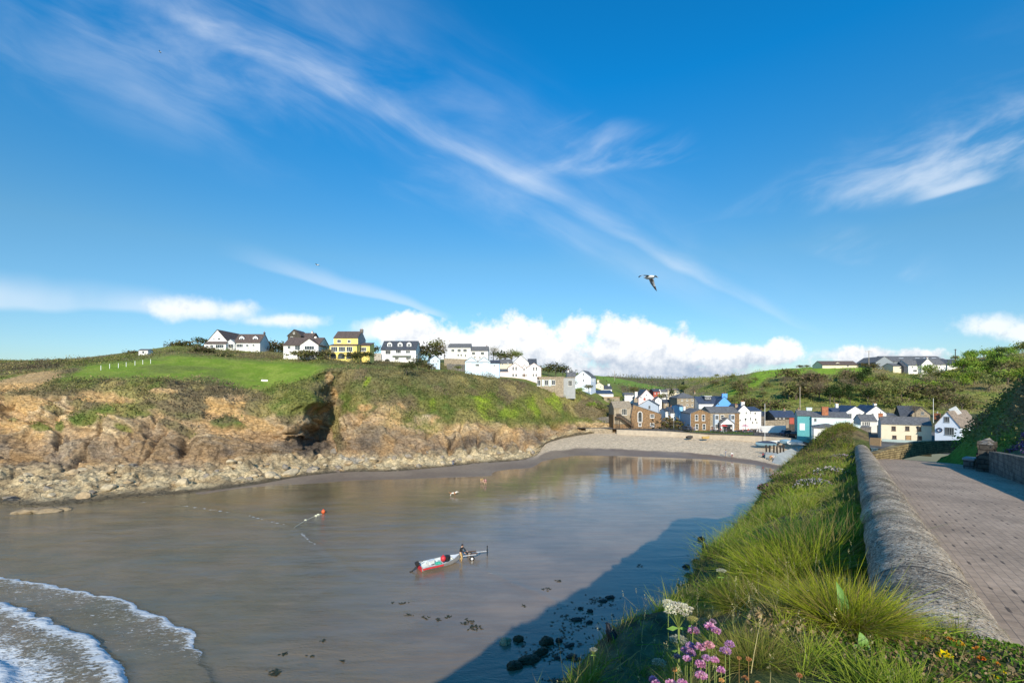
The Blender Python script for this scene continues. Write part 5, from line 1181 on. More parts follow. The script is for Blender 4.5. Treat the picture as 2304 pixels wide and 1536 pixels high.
# -- on the right hilltop
E = house('big_barn', 'huge dark roofed farm shed with pale skylights along the hilltop', c5, 1200, 260, 238, 'barn')
B = Block(E, c5, 980, 1575, 290, 232, 180, 240, 16, 0, 'side', greyb, gslate, .4)
for x in (1100, 1262, 1340, 1425, 1500):
    xx, zz = B.to(x, 206, 4); o = MB().box(-1.2, 1.2, -.02, .05, -.9, .9).build('skylight', plain('pale_skylight', (.6, .63, .65)), B.roof_o); o.location = (xx, 4.2, B.ze + (B.zr-B.ze)*4.2/8+.05); o.rotation_euler = (math.atan2(8, B.zr-B.ze)*-1, 0, 0)
B = Block(E, c5, 838, 1010, 285, 240, 180, 239, 14, 0, 'front', greyb, gslate, .3)
E = house('hilltop_bungalow', 'small white bungalow at the near left of the hilltop group under the big barn', c5, 1065, 310, 228)
B = Block(E, c5, 1010, 1118, 318, 278, 250, 228, 7, 0, 'side', cream, gslate, .3); B.win([(1085, 297, 30, 18, '|')])
E = house('hilltop_white_house', 'white hilltop house with dark porch beside the small bungalow', c5, 1210, 340, 226)
B = Block(E, c5, 1160, 1295, 345, 270, 218, 226, 8, 0, 'side', white, gslate, .3); B.win([(1225, 325, 40, 22, '|'), (1200, 290, 20, 18, '|')])
B = Block(E, c5, 1115, 1162, 345, 285, 235, 226.5, 6, 0, 'side', slate, slate, .2)
E = house('hilltop_gable_house', 'white hilltop house with wide front gable in the middle of the group', c5, 1350, 345, 224)
B = Block(E, c5, 1290, 1410, 348, 262, 202, 224, 8, 0, 'front', white, gslate, .3); B.win([(1342, 285, 22, 22, '|'), (1345, 325, 60, 22, '3')]); B.chimney(1342, 195, 16, white, 3, 20, 1)
B = Block(E, c5, 1408, 1530, 320, 262, 212, 225, 7, 0, 'side', white, gslate, .3); B.win([(1440, 290, 24, 18, '|')])
E = house('hilltop_slate_house', 'white hilltop house with dark slate roof at the end of the group', c5, 1620, 310, 226)
B = Block(E, c5, 1545, 1698, 320, 265, 212, 226, 8, 0, 'side', white, slate, .3); B.win([(1600, 285, 30, 18, '|'), (1660, 288, 24, 18, '|')])
E = house('brown_roofed_bungalow', 'long brown roofed bungalow on the skyline above the green slope', c5, 480, 278, 243)
B = Block(E, c5, 310, 665, 290, 268, 228, 243, 8, 0, 'side', cream, tile, .3); B.dormer(460, 252, 36, 22, cream, tile); B.win([(560, 276, 24, 14, '|')])

# -- walls, rails and poles of the village
def ribbon(name, pts, th, h0, h1, mat, label, cat='wall', found=1.5, parent=None):
    """a wall along (px, py of its top, depth) points; h0/h1 height at the ends"""
    W = [P(*p) for p in pts]; n = len(W); m_ = MB(); L, Rr = [], []
    for i, w in enumerate(W):
        d = (W[min(i+1, n-1)] - W[max(i-1, 0)]); d.z = 0; d.normalize(); nn = Vector((-d.y, d.x, 0))
        L.append(w + nn*th/2); Rr.append(w - nn*th/2)
    for i in range(n-1):
        z0 = h0+(h1-h0)*i/(n-1); z1 = h0+(h1-h0)*(i+1)/(n-1)
        dn = lambda v, z: v - Vector((0, 0, z))
        m_.hull([dn(Rr[i], z0), dn(Rr[i+1], z1), dn(L[i+1], z1), dn(L[i], z0)], [Rr[i], Rr[i+1], L[i+1], L[i]])
    base = W[0] - Vector((0, 0, h0))
    m_.v = [tuple(Vector(v)-base) for v in m_.v]
    o = m_.build(name, mat, parent); o.location = base
    if parent is None: tag(o, label, cat)
    return o
prom = plain('promenade_concrete', (.47, .40, .31), .9, .16, .7, .4)
ribbon('beach_wall', [(1388, 966, 144.5), (1450, 968, 140.5), (1520, 970.5, 136.5), (1600, 974.5, 131.5), (1700, 980, 125), (1780, 985, 119.5), (1840, 988, 116)], .6, 2.4, 2.4, prom, 'long pale concrete sea wall along the top of the shingle beach', 'sea wall')
ribbon('stone_retaining_wall', [(1316, 958, 152), (1330, 944, 153), (1352, 938, 153.5), (1380, 936, 154)], .6, 4, 6, grey_st, 'rough grey stone retaining wall at the left end of the beach', 'wall')
ribbon('low_beach_wall', [(1318, 963, 148.5), (1345, 963, 147.5), (1378, 964, 146.5)], .5, 2.0, 2.5, beige_st, 'low beige wall on the shingle below the grey retaining wall', 'wall')
ribbon('upper_garden_wall', [(1312, 914, 166), (1345, 914, 165), (1400, 906, 163)], .5, 4, 4, grey_st, 'grey stone garden wall above the brown gable building', 'wall')
ribbon('garden_terrace_wall', [(1000, 806, 178), (1030, 807, 176), (1056, 808, 176)], .5, 3, 3, beige_st, 'upper stone terrace wall below the white two part house', 'wall')
ribbon('lower_terrace_wall', [(1006, 818, 168), (1030, 819, 166), (1046, 820, 164)], .5, 3, 3, grey_st, 'lower stone terrace wall beside the pale blue garages', 'wall')
ribbon('garden_fence', [(833, 796, 183), (858, 794, 184)], .2, 3, 3, plain('fence_boards', (.42, .37, .31)), 'grey boarded garden fence left of the three dormer house', 'fence')
ribbon('beach_side_wall', [(1720, 946, 134), (1775, 944, 131)], .5, 2.5, 2.5, beige_st, 'rough stone garden wall in front of the long slate cottage', 'wall')
ribbon('white_garden_wall', [(1708, 958, 133), (1768, 957, 128)], .4, 2, 2, white, 'low white painted wall right of the pub garden', 'wall')
ribbon('field_wall', [(680, 790, 150), (720, 789, 150)], .4, 2, 2, grey_st, 'short stone wall below the white bungalow', 'wall')
ribbon('bend_wall', [(1962, 1020, 29.5), (1990, 1010, 30.5), (2030, 998, 32), (2070, 992, 34), (2110, 991, 36), (2175, 990, 38)], .4, 1.0, 1.0, brickmat('mossy_stone', (.40, .32, .16), (.28, .22, .11), (.15, .12, .07), .3, .15, .95, .5, .03, 1.0), 'low mossy stone wall along the outside of the road bend', 'wall')
ribbon('tan_fence', [(1958, 984, 101), (1982, 985, 99)], .2, 2, 2, twood, 'short tan board fence beside the cream cottage', 'fence')
# railing on the sea wall
rail_e = empty('promenade_railing', P(1400, 966, 144) , 0, 'dark metal railing with posts along the top of the beach wall', 'railing')
rp = [(1392, 966, 144.7), (1450, 968, 141), (1520, 970.5, 137), (1600, 974.5, 132), (1700, 980, 125.5), (1780, 985, 120), (1822, 987, 118)]
W = [P(*p) for p in rp]; seg = [(W[i+1]-W[i]).length for i in range(len(W)-1)]; tot = sum(seg)
def along(W, seg, d):
    for i, L in enumerate(seg):
        if d <= L or i == len(seg)-1: return W[i] + (W[i+1]-W[i])*(d/L)
        d -= L
bl = Vector(rail_e.location); r_ = MB()
for h in (.55, 1.0): r_.tube([w + Vector((0, 0, h)) - bl for w in W], .035, 6)
r_.build('rail', metal_d, rail_e)
pm_ = MB().tube([(0, 0, 0), (0, 0, 1.04)], .05, 6)
p0 = pm_.build('post', metal_d, rail_e)
npost = 40
for i in range(npost):
    o = p0 if i == 0 else p0.copy()
    if i: col.objects.link(o)
    o.parent = rail_e; o.location = along(W, seg, tot*i/(npost-1)) - bl
def pole(name, label, px, ybot, ytop, Y, r=.11, arm=0, mat=polew, cat='pole'):
    b, t = P(px, ybot, Y), P(px, ytop, Y); h = t.z-b.z
    e = empty(name, b, 0, label, cat, None)
    MB().tube([(0, 0, -2), (0, 0, h)], [r, r*.75], 8).build('pole', mat, e)
    if arm:
        MB().box(-arm, arm, -.07, .07, h-.45, h-.3).build('crossarm', mat, e)
        q = MB()
        for x in (-arm*.9, -arm*.3, arm*.3, arm*.9): q.tube([(x, 0, h-.3), (x, 0, h-.1)], .07, 6)
        q.build('insulator', gpaint, e)
    return e
pole('utility_pole', 'thin wooden pole with crossarm between the brown bungalow and big barn', 1955, 826, 789, 240, .18, 1.9)
pole('utility_pole', 'dark wooden pole on the skyline right of the hilltop houses', 2149.5, 822, 785, 232, .22, .7, dwood)
pole('utility_pole', 'pale wooden pole among the trees below the hilltop houses', 2072, 874, 843, 196, .18, .5)
pole('utility_pole', 'pale wooden pole on green bank behind the teal building', 1800, 912, 870, 168, .16)
pole('utility_pole', 'thin pole in the meadow under the brown roofed bungalow', 1908, 842, 822, 222, .15)
pole('utility_pole', 'tall thin pole in the far field left of the valley', 1383, 850, 834, 330, .2)
pole('mast', 'tall thin white mast standing on the beach among the boats', 1721, 988, 908, 122.5, .06, 0, wpaint, 'mast')
pole('mast', 'second thin mast beside the blue boat on the beach', 1798, 992, 955, 117, .05, 0, wpaint, 'mast')
def lamp(label, px, yb, yt, Y):
    b, t = P(px, yb, Y), P(px, yt, Y); h = t.z-b.z
    e = empty('street_lamp', b, 0, label, 'street lamp')
    MB().tube([(0, 0, 0), (0, 0, .8), (0, 0, .85), (0, 0, h-.6)], [.09, .09, .05, .045], 8).build('post', metal_d, e)
    MB().hull([(-.12, -.12, h-.6), (.12, -.12, h-.6), (.12, .12, h-.6), (-.12, .12, h-.6)], [(-.2, -.2, h-.2), (.2, -.2, h-.2), (.2, .2, h-.2), (-.2, .2, h-.2)]).build('lantern', glass, e)
    MB().add([(-.24, -.24, h-.197), (.24, -.24, h-.197), (.24, .24, h-.197), (-.24, .24, h-.197), (0, 0, h)], [(0, 1, 4), (1, 2, 4), (2, 3, 4), (3, 0, 4), (3, 2, 1, 0)]).build('cap', metal_d, e)
lamp('dark street lamp with lantern head in front of the white house', 1677.5, 975, 940, 131)
lamp('dark street lamp at the cream cottage near the bend', 2065, 992, 958, 88)
pole('flagpole', 'slender flagpole rising behind the cream cottage', 2100, 935, 896, 130, .07, 0, wpaint, 'flagpole')
pole('post', 'thin white post in front of the sky blue end wall', 1516, 968, 915, 140, .06, 0, gpaint, 'post')
# ------------------------------------------------------------------ trees and shrubs
bark = plain('bark', (.13, .105, .08), .95, .25, 3, .4)
def crown_mesh(name, rnd, n, rx, rz, cz, clumps, size, cols, spread=.30, hollow=.55, asp=.6):
    """leaf clumps spread through an uneven ellipsoid"""
    cs = []
    for i in range(clumps):
        d = rnd.normal(size=3); d /= np.linalg.norm(d); d[2] = abs(d[2])*.9 - .25*(rnd.rand() < .4)
        k = hollow + (1-hollow)*rnd.rand()
        cs.append([d[0]*rx*k, d[1]*rx*k, cz + d[2]*rz*k, .6+.8*rnd.rand(), rnd.randint(len(cols)), .7+.6*rnd.rand()])
    cs = np.array(cs); w = cs[:, 3]**2; w /= w.sum()
    idx = rnd.choice(clumps, n, p=w)
    p = cs[idx, :3] + rnd.normal(size=(n, 3))*np.array([rx, rx, rz*.8])*spread*cs[idx, 3:4]
    p[:, 2] = np.maximum(p[:, 2], .15)
    c = np.array(cols)[cs[idx, 4].astype(int)]*cs[idx, 5:6]*(.7+.6*rnd.rand(n, 1))
    a = rnd.normal(size=(n, 3)); a /= np.linalg.norm(a, axis=1, keepdims=True)
    b = rnd.normal(size=(n, 3)); b -= (b*a).sum(1, keepdims=True)*a; b /= np.linalg.norm(b, axis=1, keepdims=True)
    s = size*(.5+rnd.rand(n, 1)); s2 = s*asp
    V = np.stack([p-a*s*.5, p+b*s2*.5, p+a*s*.5, p-b*s2*.5], 1).reshape(-1, 3)
    o = np_mesh(name, V, np.arange(n*4).reshape(n, 4), m_leaf, False, {'Col': np.repeat(np.clip(c, .004, .7), 4, axis=0)})
    return o, cs
def tree_proto(kind, rnd):
    """a tree about 6 m tall: trunk with limbs, crown of leaf clumps"""
    e = empty(kind['name'], (0, 0, -100))
    o, cs = crown_mesh('crown', rnd, kind['n'], kind['rx'], kind['rz'], kind['cz'], kind['cl'], kind['size'], kind['cols'], kind.get('spread', .3), kind.get('hollow', .55), kind.get('asp', .6)); o.parent = e
    t = MB(); cz = kind['cz']; r = kind.get('tr', .16)
    lean = rnd.normal(size=2)*.25
    top = (lean[0], lean[1], cz)
    t.tube([(0, 0, -1.2), (lean[0]*.3, lean[1]*.3, cz*.45), top], [r*1.3, r, r*.5], 7)
    for i in range(min(len(cs), 9)):
        c = cs[i]; k = .3+.4*rnd.rand(); st = (lean[0]*k, lean[1]*k, cz*k)
        t.tube([st, ((st[0]+c[0])*.5, (st[1]+c[1])*.5, (st[2]+c[2])*.5+.3), (c[0], c[1], c[2])], [r*.45, r*.3, r*.1], 5)
    t.build('trunk', bark, e)
    return e
olv = [(0.182, 0.215, 0.064), (0.247, 0.247, 0.082), (0.151, 0.182, 0.053), (0.278, 0.247, 0.108)]
brn = [(0.312, 0.239, 0.146), (0.25, 0.198, 0.129), (0.343, 0.281, 0.177), (0.239, 0.218, 0.104)]
drk = [(0.05, 0.082, 0.029), (0.068, 0.104, 0.032), (0.04, 0.064, 0.025)]
brt = [(0.232, 0.369, 0.049), (0.29, 0.408, 0.068), (0.174, 0.29, 0.043), (0.33, 0.388, 0.088)]
KINDS_T = {
 'olive': dict(name='olive_tree', n=620, rx=2.5, rz=2.4, cz=3.4, cl=16, size=.55, cols=olv, d='rounded olive tree'),
 'brown': dict(name='bare_tree', n=720, rx=2.5, rz=2.6, cz=3.5, cl=18, size=.62, cols=brn, asp=.16, spread=.36, d='bare twiggy brown tree'),
 'dark': dict(name='evergreen_tree', n=620, rx=2.1, rz=3.0, cz=3.6, cl=15, size=.5, cols=drk, d='dense dark evergreen tree'),
 'bright': dict(name='leafy_tree', n=620, rx=2.6, rz=2.3, cz=3.2, cl=16, size=.5, cols=brt, d='bright green leafy tree'),
 'scrub': dict(name='shrub', n=420, rx=2.0, rz=1.2, cz=.9, cl=12, size=.42, cols=[(.16, .15, .06), (.20, .155, .085), (.13, .14, .045)], tr=.07, d='low brown green shrub'),
 'gorse': dict(name='dark_shrub', n=420, rx=2.0, rz=1.2, cz=.9, cl=12, size=.36, cols=[(.07, .085, .03), (.10, .09, .048), (.06, .08, .026)], tr=.07, d='dark green shrub'),
}
PROTO = {k: [tree_proto(v, np.random.RandomState(100+i*7+j)) for j in range(3 if k not in ('dark', 'gorse') else 2)] for i, (k, v) in enumerate(KINDS_T.items())}
USED = set()
def put_tree(kind, pos, h, label, group=None, w=1.0, rnd=random):
    pr = PROTO[kind]; i = rnd.randrange(len(pr)); p = pr[i]
    if (kind, i) in USED: o = copy_tree(p)
    else: USED.add((kind, i)); o = p
    full = KINDS_T[kind]['cz'] + KINDS_T[kind]['rz']
    s = h/full; o.location = pos; o.scale = (s*w, s*w, s); o.rotation_euler = (0, 0, rnd.random()*6.28)
    tag(o, label, 'shrub' if kind in ('scrub', 'gorse') else 'tree', group)
    return o
def on_sheet(H, px, py):
    d = (H['px']-px)**2*.5 + (H['py']-py)**2
    i = np.unravel_index(np.argmin(d), d.shape)
    return Vector((float(H['X'][i]), float(H['Y'][i]), float(H['Z'][i])))
rt = random.Random(5)
def landmark(px):
    for x, s in ((1700, 'above the bright blue gable'), (1765, 'above the tall white house'), (1815, 'above the long slate cottage'), (1880, 'above the teal building'), (1950, 'above the orange chimney'),
                 (2010, 'above the white twin gables'), (2070, 'above the stone barn'), (2130, 'above the cream cottage'), (2190, 'above the boarded cottage'), (9999, 'next to the dark roadside hill')):
        if px < x: return s
def hillside_trees():
    spots = []
    def region(n, x0, x1, ytop, ybot, kinds, h0, h1):
        k = 0
        while k < n:
            x = rt.uniform(x0, x1); y = rt.uniform(np.interp(x, [1600, 1700, 1760, 1830, 2130, 2230, 2304], ytop) if isinstance(ytop, list) else ytop, ybot)
            if y > ybot: continue
            spots.append((x, y, rt.choice(kinds), rt.uniform(h0, h1))); k += 1
    region(34, 1745, 1960, 856, 900, ['brown', 'brown', 'brown', 'olive', 'scrub'], 4.0, 7.5)
    region(24, 1900, 2130, 850, 905, ['brown', 'olive', 'olive', 'scrub'], 4.0, 7.0)
    region(26, 2060, 2300, 832, 885, ['olive', 'brown', 'bright', 'olive'], 4.5, 7.5)
    region(22, 2160, 2330, 806, 850, ['bright', 'olive', 'bright', 'dark'], 5, 8)
    region(10, 1860, 2000, 885, 915, ['brown', 'dark', 'olive'], 4.5, 7)
    region(14, 1640, 1760, 860, 915, ['scrub', 'scrub', 'olive', 'brown'], 2.0, 4.5)
    region(12, 1960, 2200, 900, 925, ['scrub', 'brown', 'olive'], 2.5, 5)
    region(8, 1600, 1700, 848, 870, ['olive', 'scrub'], 2.5, 4.5)
    for x, y, k, h in [(1947, 862, 'dark', 8.5), (1936, 868, 'dark', 7), (1878, 905, 'dark', 8), (1868, 908, 'dark', 7.5), (1958, 868, 'bright', 5), (2235, 845, 'dark', 8), (2222, 852, 'dark', 7), (2150, 815, 'olive', 6), (2180, 812, 'olive', 7),
                       (2215, 806, 'bright', 7), (2250, 802, 'olive', 8), (2285, 800, 'bright', 8), (2310, 800, 'olive', 9), (2268, 800, 'bright', 7), (1800, 826, 'scrub', 3), (1815, 824, 'scrub', 2.6), (1930, 826, 'scrub', 3), (1945, 828, 'scrub', 3), (1968, 832, 'scrub', 3.4),
                       (2110, 905, 'brown', 6.5), (2122, 905, 'brown', 6), (2090, 902, 'brown', 6)]:
        spots.append((x, y, k, h))
    for (x, y, k, h) in spots:
        b = 'high' if y < 850 else 'half way up' if y < 885 else 'low'
        put_tree(k, on_sheet(HILL, x, y), h*.86, f"{KINDS_T[k]['d']} {b} on the hillside {landmark(x)}", f"{k} trees {b} on the hillside {landmark(x)}", rt.uniform(.9, 1.25), rt)
hillside_trees()
# trees and shrubs among the houses on the headland and in the village: px, py of the foot, depth, height, kind, width, label
for (x, y, Yd, h, k, w, lab) in [
    (965, 806, 202, 6.0, 'gorse', 1.1, 'dark rounded bush left of the skyline trees by the white two part house'), (985, 802, 206, 7.5, 'olive', 1.0, 'tall olive tree left of the white two part house'), (1000, 804, 203, 5.8, 'brown', 1.0, 'brown tree against the left end of the white two part house'),
    (948, 815, 196, 5.5, 'gorse', 1.1, 'dark bush beside the right end of the three dormer house'), (1110, 805, 204, 5.0, 'brown', 1.1, 'reddish brown tree right of the white two part house'), (1124, 807, 203, 3.6, 'gorse', 1.1, 'dark bush right of the reddish brown tree'),
    (1150, 812, 206, 5.0, 'olive', 1.1, 'olive tree on the skyline behind the cream cottage'), (1166, 812, 205, 4.5, 'olive', 1.0, 'smaller olive tree behind the pink house gable'), (1135, 812, 200, 3.2, 'scrub', 1.2, 'low shrub in front of the skyline trees by the cream cottage'),
    (1250, 838, 200, 4.0, 'gorse', 1.2, 'dark tree right of the pink house on the skyline'), (1266, 842, 200, 3.4, 'gorse', 1.2, 'dark shrub left of the pale blue house chimney'), (1235, 838, 202, 3.0, 'scrub', 1.3, 'brown shrub just right of the pink house'),
    (612, 793, 178, 4.4, 'scrub', 1.2, 'brown shrub between the white dormered wing and white bungalow'), (628, 796, 172, 3.2, 'gorse', 1.3, 'dark shrub at the left corner of the white bungalow'), (598, 790, 182, 3.2, 'olive', 1.0, 'small tree right of the white gable house'),
    (672, 806, 146, 2.2, 'scrub', 1.6, 'wide brown bush in front of the white bungalow'), (692, 806, 145, 2.4, 'scrub', 1.6, 'brown bush under the gable of the white bungalow'), (712, 806, 146, 2.2, 'gorse', 1.5, 'dark bush at the right corner of the white bungalow'),
    (732, 804, 150, 2.6, 'scrub', 1.0, 'small shrub between the bungalow and yellow house'), (792, 808, 149, 2.2, 'gorse', 1.3, 'dark shrub below the right end of the yellow house'), (812, 808, 149, 2.6, 'scrub', 1.2, 'brown shrub below the yellow side extension'), (830, 806, 150, 2.2, 'gorse', 1.3, 'dark bush at the right of the yellow extension'),
    (842, 796, 196, 3.2, 'gorse', 1.1, 'dark bush left of the grey garden fence'), (450, 798, 150, 2.4, 'scrub', 1.6, 'brown bush under the left corner of the white gable house'), (472, 800, 150, 2.0, 'gorse', 1.5, 'dark bush on the green field brow below the white gable'), (503, 808, 146, 2.0, 'gorse', 1.3, 'dark round bush alone in the field below the white house'),
    (425, 782, 162, 2.4, 'scrub', 1.6, 'brown thicket on the skyline left of the white gable house'), (400, 784, 160, 2.2, 'scrub', 1.6, 'brown thicket further along the skyline from the white house'), (446, 775, 166, 2.8, 'gorse', 1.2, 'dark bush touching the left end of the white gable house'), (300, 800, 150, 1.6, 'scrub', 1.6, 'low thicket by the little white hut'),
    (915, 832, 124, 1.8, 'gorse', 1.4, 'dark shrub on the cliff edge below the dormer house'), (940, 828, 140, 2.8, 'gorse', 1.2, 'dark bush right below the dormer house'), (965, 834, 134, 2.0, 'scrub', 1.4, 'brown shrub on the cliff edge left of the blue shed'), (1030, 835, 150, 2.0, 'olive', 1.3, 'olive bush left of the blue garages'),
    (1290, 874, 162, 3.0, 'olive', 1.2, 'green bush below the flat roofed house corner'), (1325, 880, 166, 2.6, 'olive', 1.3, 'green bush below the pale blue house'), (1305, 884, 160, 2.2, 'bright', 1.2, 'bright green bush on slope under the pale blue house'), (1350, 930, 158, 3.6, 'olive', 1.3, 'green bush on the slope above the stone retaining wall'), (1330, 922, 158, 3.2, 'bright', 1.3, 'bright green bush above the stone retaining wall'), (1375, 918, 160, 3.0, 'olive', 1.2, 'green bush behind the left end of the stone gable building'),
    (1508, 972, 147, 4.6, 'scrub', 1.2, 'grey brown tree between the stone gable building and the pub'), (1500, 905, 190, 4.2, 'brown', 1.0, 'brown tree left of the stone hipped house'), (1512, 903, 186, 5.4, 'dark', .7, 'dark narrow tree touching the stone hipped house'), (1490, 905, 196, 4.0, 'olive', 1.0, 'olive tree between the white cottage and stone hipped house'),
    (1700, 935, 160, 4.0, 'brown', 1.2, 'brown tree behind the tall white pub house'), (1735, 925, 158, 3.6, 'scrub', 1.3, 'shrub behind the low slate cottage'), (2140, 940, 128, 4.0, 'brown', 1.3, 'brown tree behind the boarded cottage chimney'), (2165, 925, 135, 4.5, 'olive', 1.2, 'olive tree above the tan roof of the boarded cottage'), (2060, 935, 128, 3.2, 'brown', 1.2, 'brown tree behind the ridge of the cream cottage'),
    (1395, 905, 186, 3.0, 'olive', 1.2, 'green bush right of the beige cottage'), (1375, 885, 205, 3.4, 'brown', 1.2, 'brown tree behind the tiny cream gable'), (1400, 885, 210, 4.2, 'brown', 1.1, 'taller brown tree in the valley behind the tiny cream gable'), (1425, 888, 212, 4.0, 'olive', 1.1, 'olive tree in the valley left of the pink gable'), (1540, 885, 215, 4.5, 'olive', 1.2, 'olive tree behind the hipped roof of the stone house'), (1560, 890, 205, 4.0, 'brown', 1.2, 'brown tree right behind the stone hipped house')]:
    put_tree(k, P(x, y, Yd), h, lab, None, w, rt)
for k, prs in PROTO.items():
    for i, p in enumerate(prs):
        if (k, i) not in USED:
            for ch in list(p.children): bpy.data.objects.remove(ch)
            bpy.data.objects.remove(p)
# white posts of the field fence
fp = MB().box(-.06, .06, -.06, .06, -.3, 1.15).v
for i, (x, y) in enumerate([(227, 832), (247, 829), (267, 827), (285, 824), (303, 821), (321, 819), (338, 817)]):
    p = on_sheet(HEAD, x, y)
    o = MB().tube([(0, 0, -.4), (0, 0, 1.1), (0, 0, 1.18)], [.07, .065, .02], 6).build('fence_post', wpaint); o.location = p
    tag(o, 'thin white post in the row crossing the green field', 'fence post', 'white posts across the green field')
E = empty('hut', on_sheet(HEAD, 328, 797), 0, 'tiny white hut on the skyline above the green field', 'hut')
E.scale = (.6, .6, .6)
MB().prism([(-1.6, -1), (1.6, -1), (1.6, 1.9), (0, 2.7), (-1.6, 1.9)], 'x', -2.4, 2.4).build('wall', white, E)
rr_ = MB()
for sg in (-1, 1): rr_.prism([(sg*1.8, 1.84), (sg*.004, 2.74), (sg*.004, 2.9), (sg*1.8, 2.0)], 'x', -2.6, 2.6)
rr_.build('roof', gslate, E); MB().box(-.5, .5, -1.66, -1.58, .5, 1.5).build('window', glass, E)
o = MB().hull([(-1.4, -.5, -.3), (1.4, -.5, -.3), (1.4, .5, -.3), (-1.4, .5, -.3)], [(-1.2, -.3, .55), (1.25, -.3, .5), (1.2, .35, .45), (-1.2, .35, .5)]).build('stone_block', white, None, bevel=.06)
o.scale = (.6, .6, .7); o.location = on_sheet(HEAD, 596, 857); o.rotation_euler = (0, 0, R(15)); tag(o, 'pale stone block lying alone in the bright green field', 'stone')
# ------------------------------------------------------------------ people, boats, birds, rocks
skin_m = plain('skin', (.62, .38, .27), .6, .05); hair_d = plain('dark_hair', (.035, .025, .02), .7, .1); hair_l = plain('fair_hair', (.32, .22, .12), .7, .1)
def cloth(name, c): return plain('cloth_'+name, c, .85, .08, 6)
CL = {n: cloth(n, c) for n, c in dict(navy=(.03, .045, .09), black=(.02, .02, .022), tan=(.46, .31, .13), grey=(.25, .27, .32), white=(.75, .75, .74), red=(.55, .06, .05), pink=(.75, .35, .40), orange=(.70, .28, .06), olive=(.10, .10, .05), denim=(.08, .13, .24), yellow=(.7, .5, .1), maroon=(.25, .05, .07)).items()}
def skin_obj(name, pts, edges, rad, mat, parent, root=0, lev=2):
    me = bpy.data.meshes.new(name); me.from_pydata([tuple(p) for p in pts], edges, [])
    me.materials.append(mat); o = bpy.data.objects.new(name, me); link(o, parent)
    bm = bmesh.new(); bm.from_mesh(me); bm.verts.layers.skin.verify(); bm.to_mesh(me); bm.free()
    for i, r in enumerate(rad):
        s = me.skin_vertices[0].data[i]; s.radius = (r, r) if not hasattr(r, '__len__') else r; s.use_root = (i == root)
    m = o.modifiers.new('skin', 'SKIN'); m.use_smooth_shade = True; m.branch_smoothing = .3
    s = o.modifiers.new('subsurf', 'SUBSURF'); s.levels = lev; s.render_levels = lev
    return o
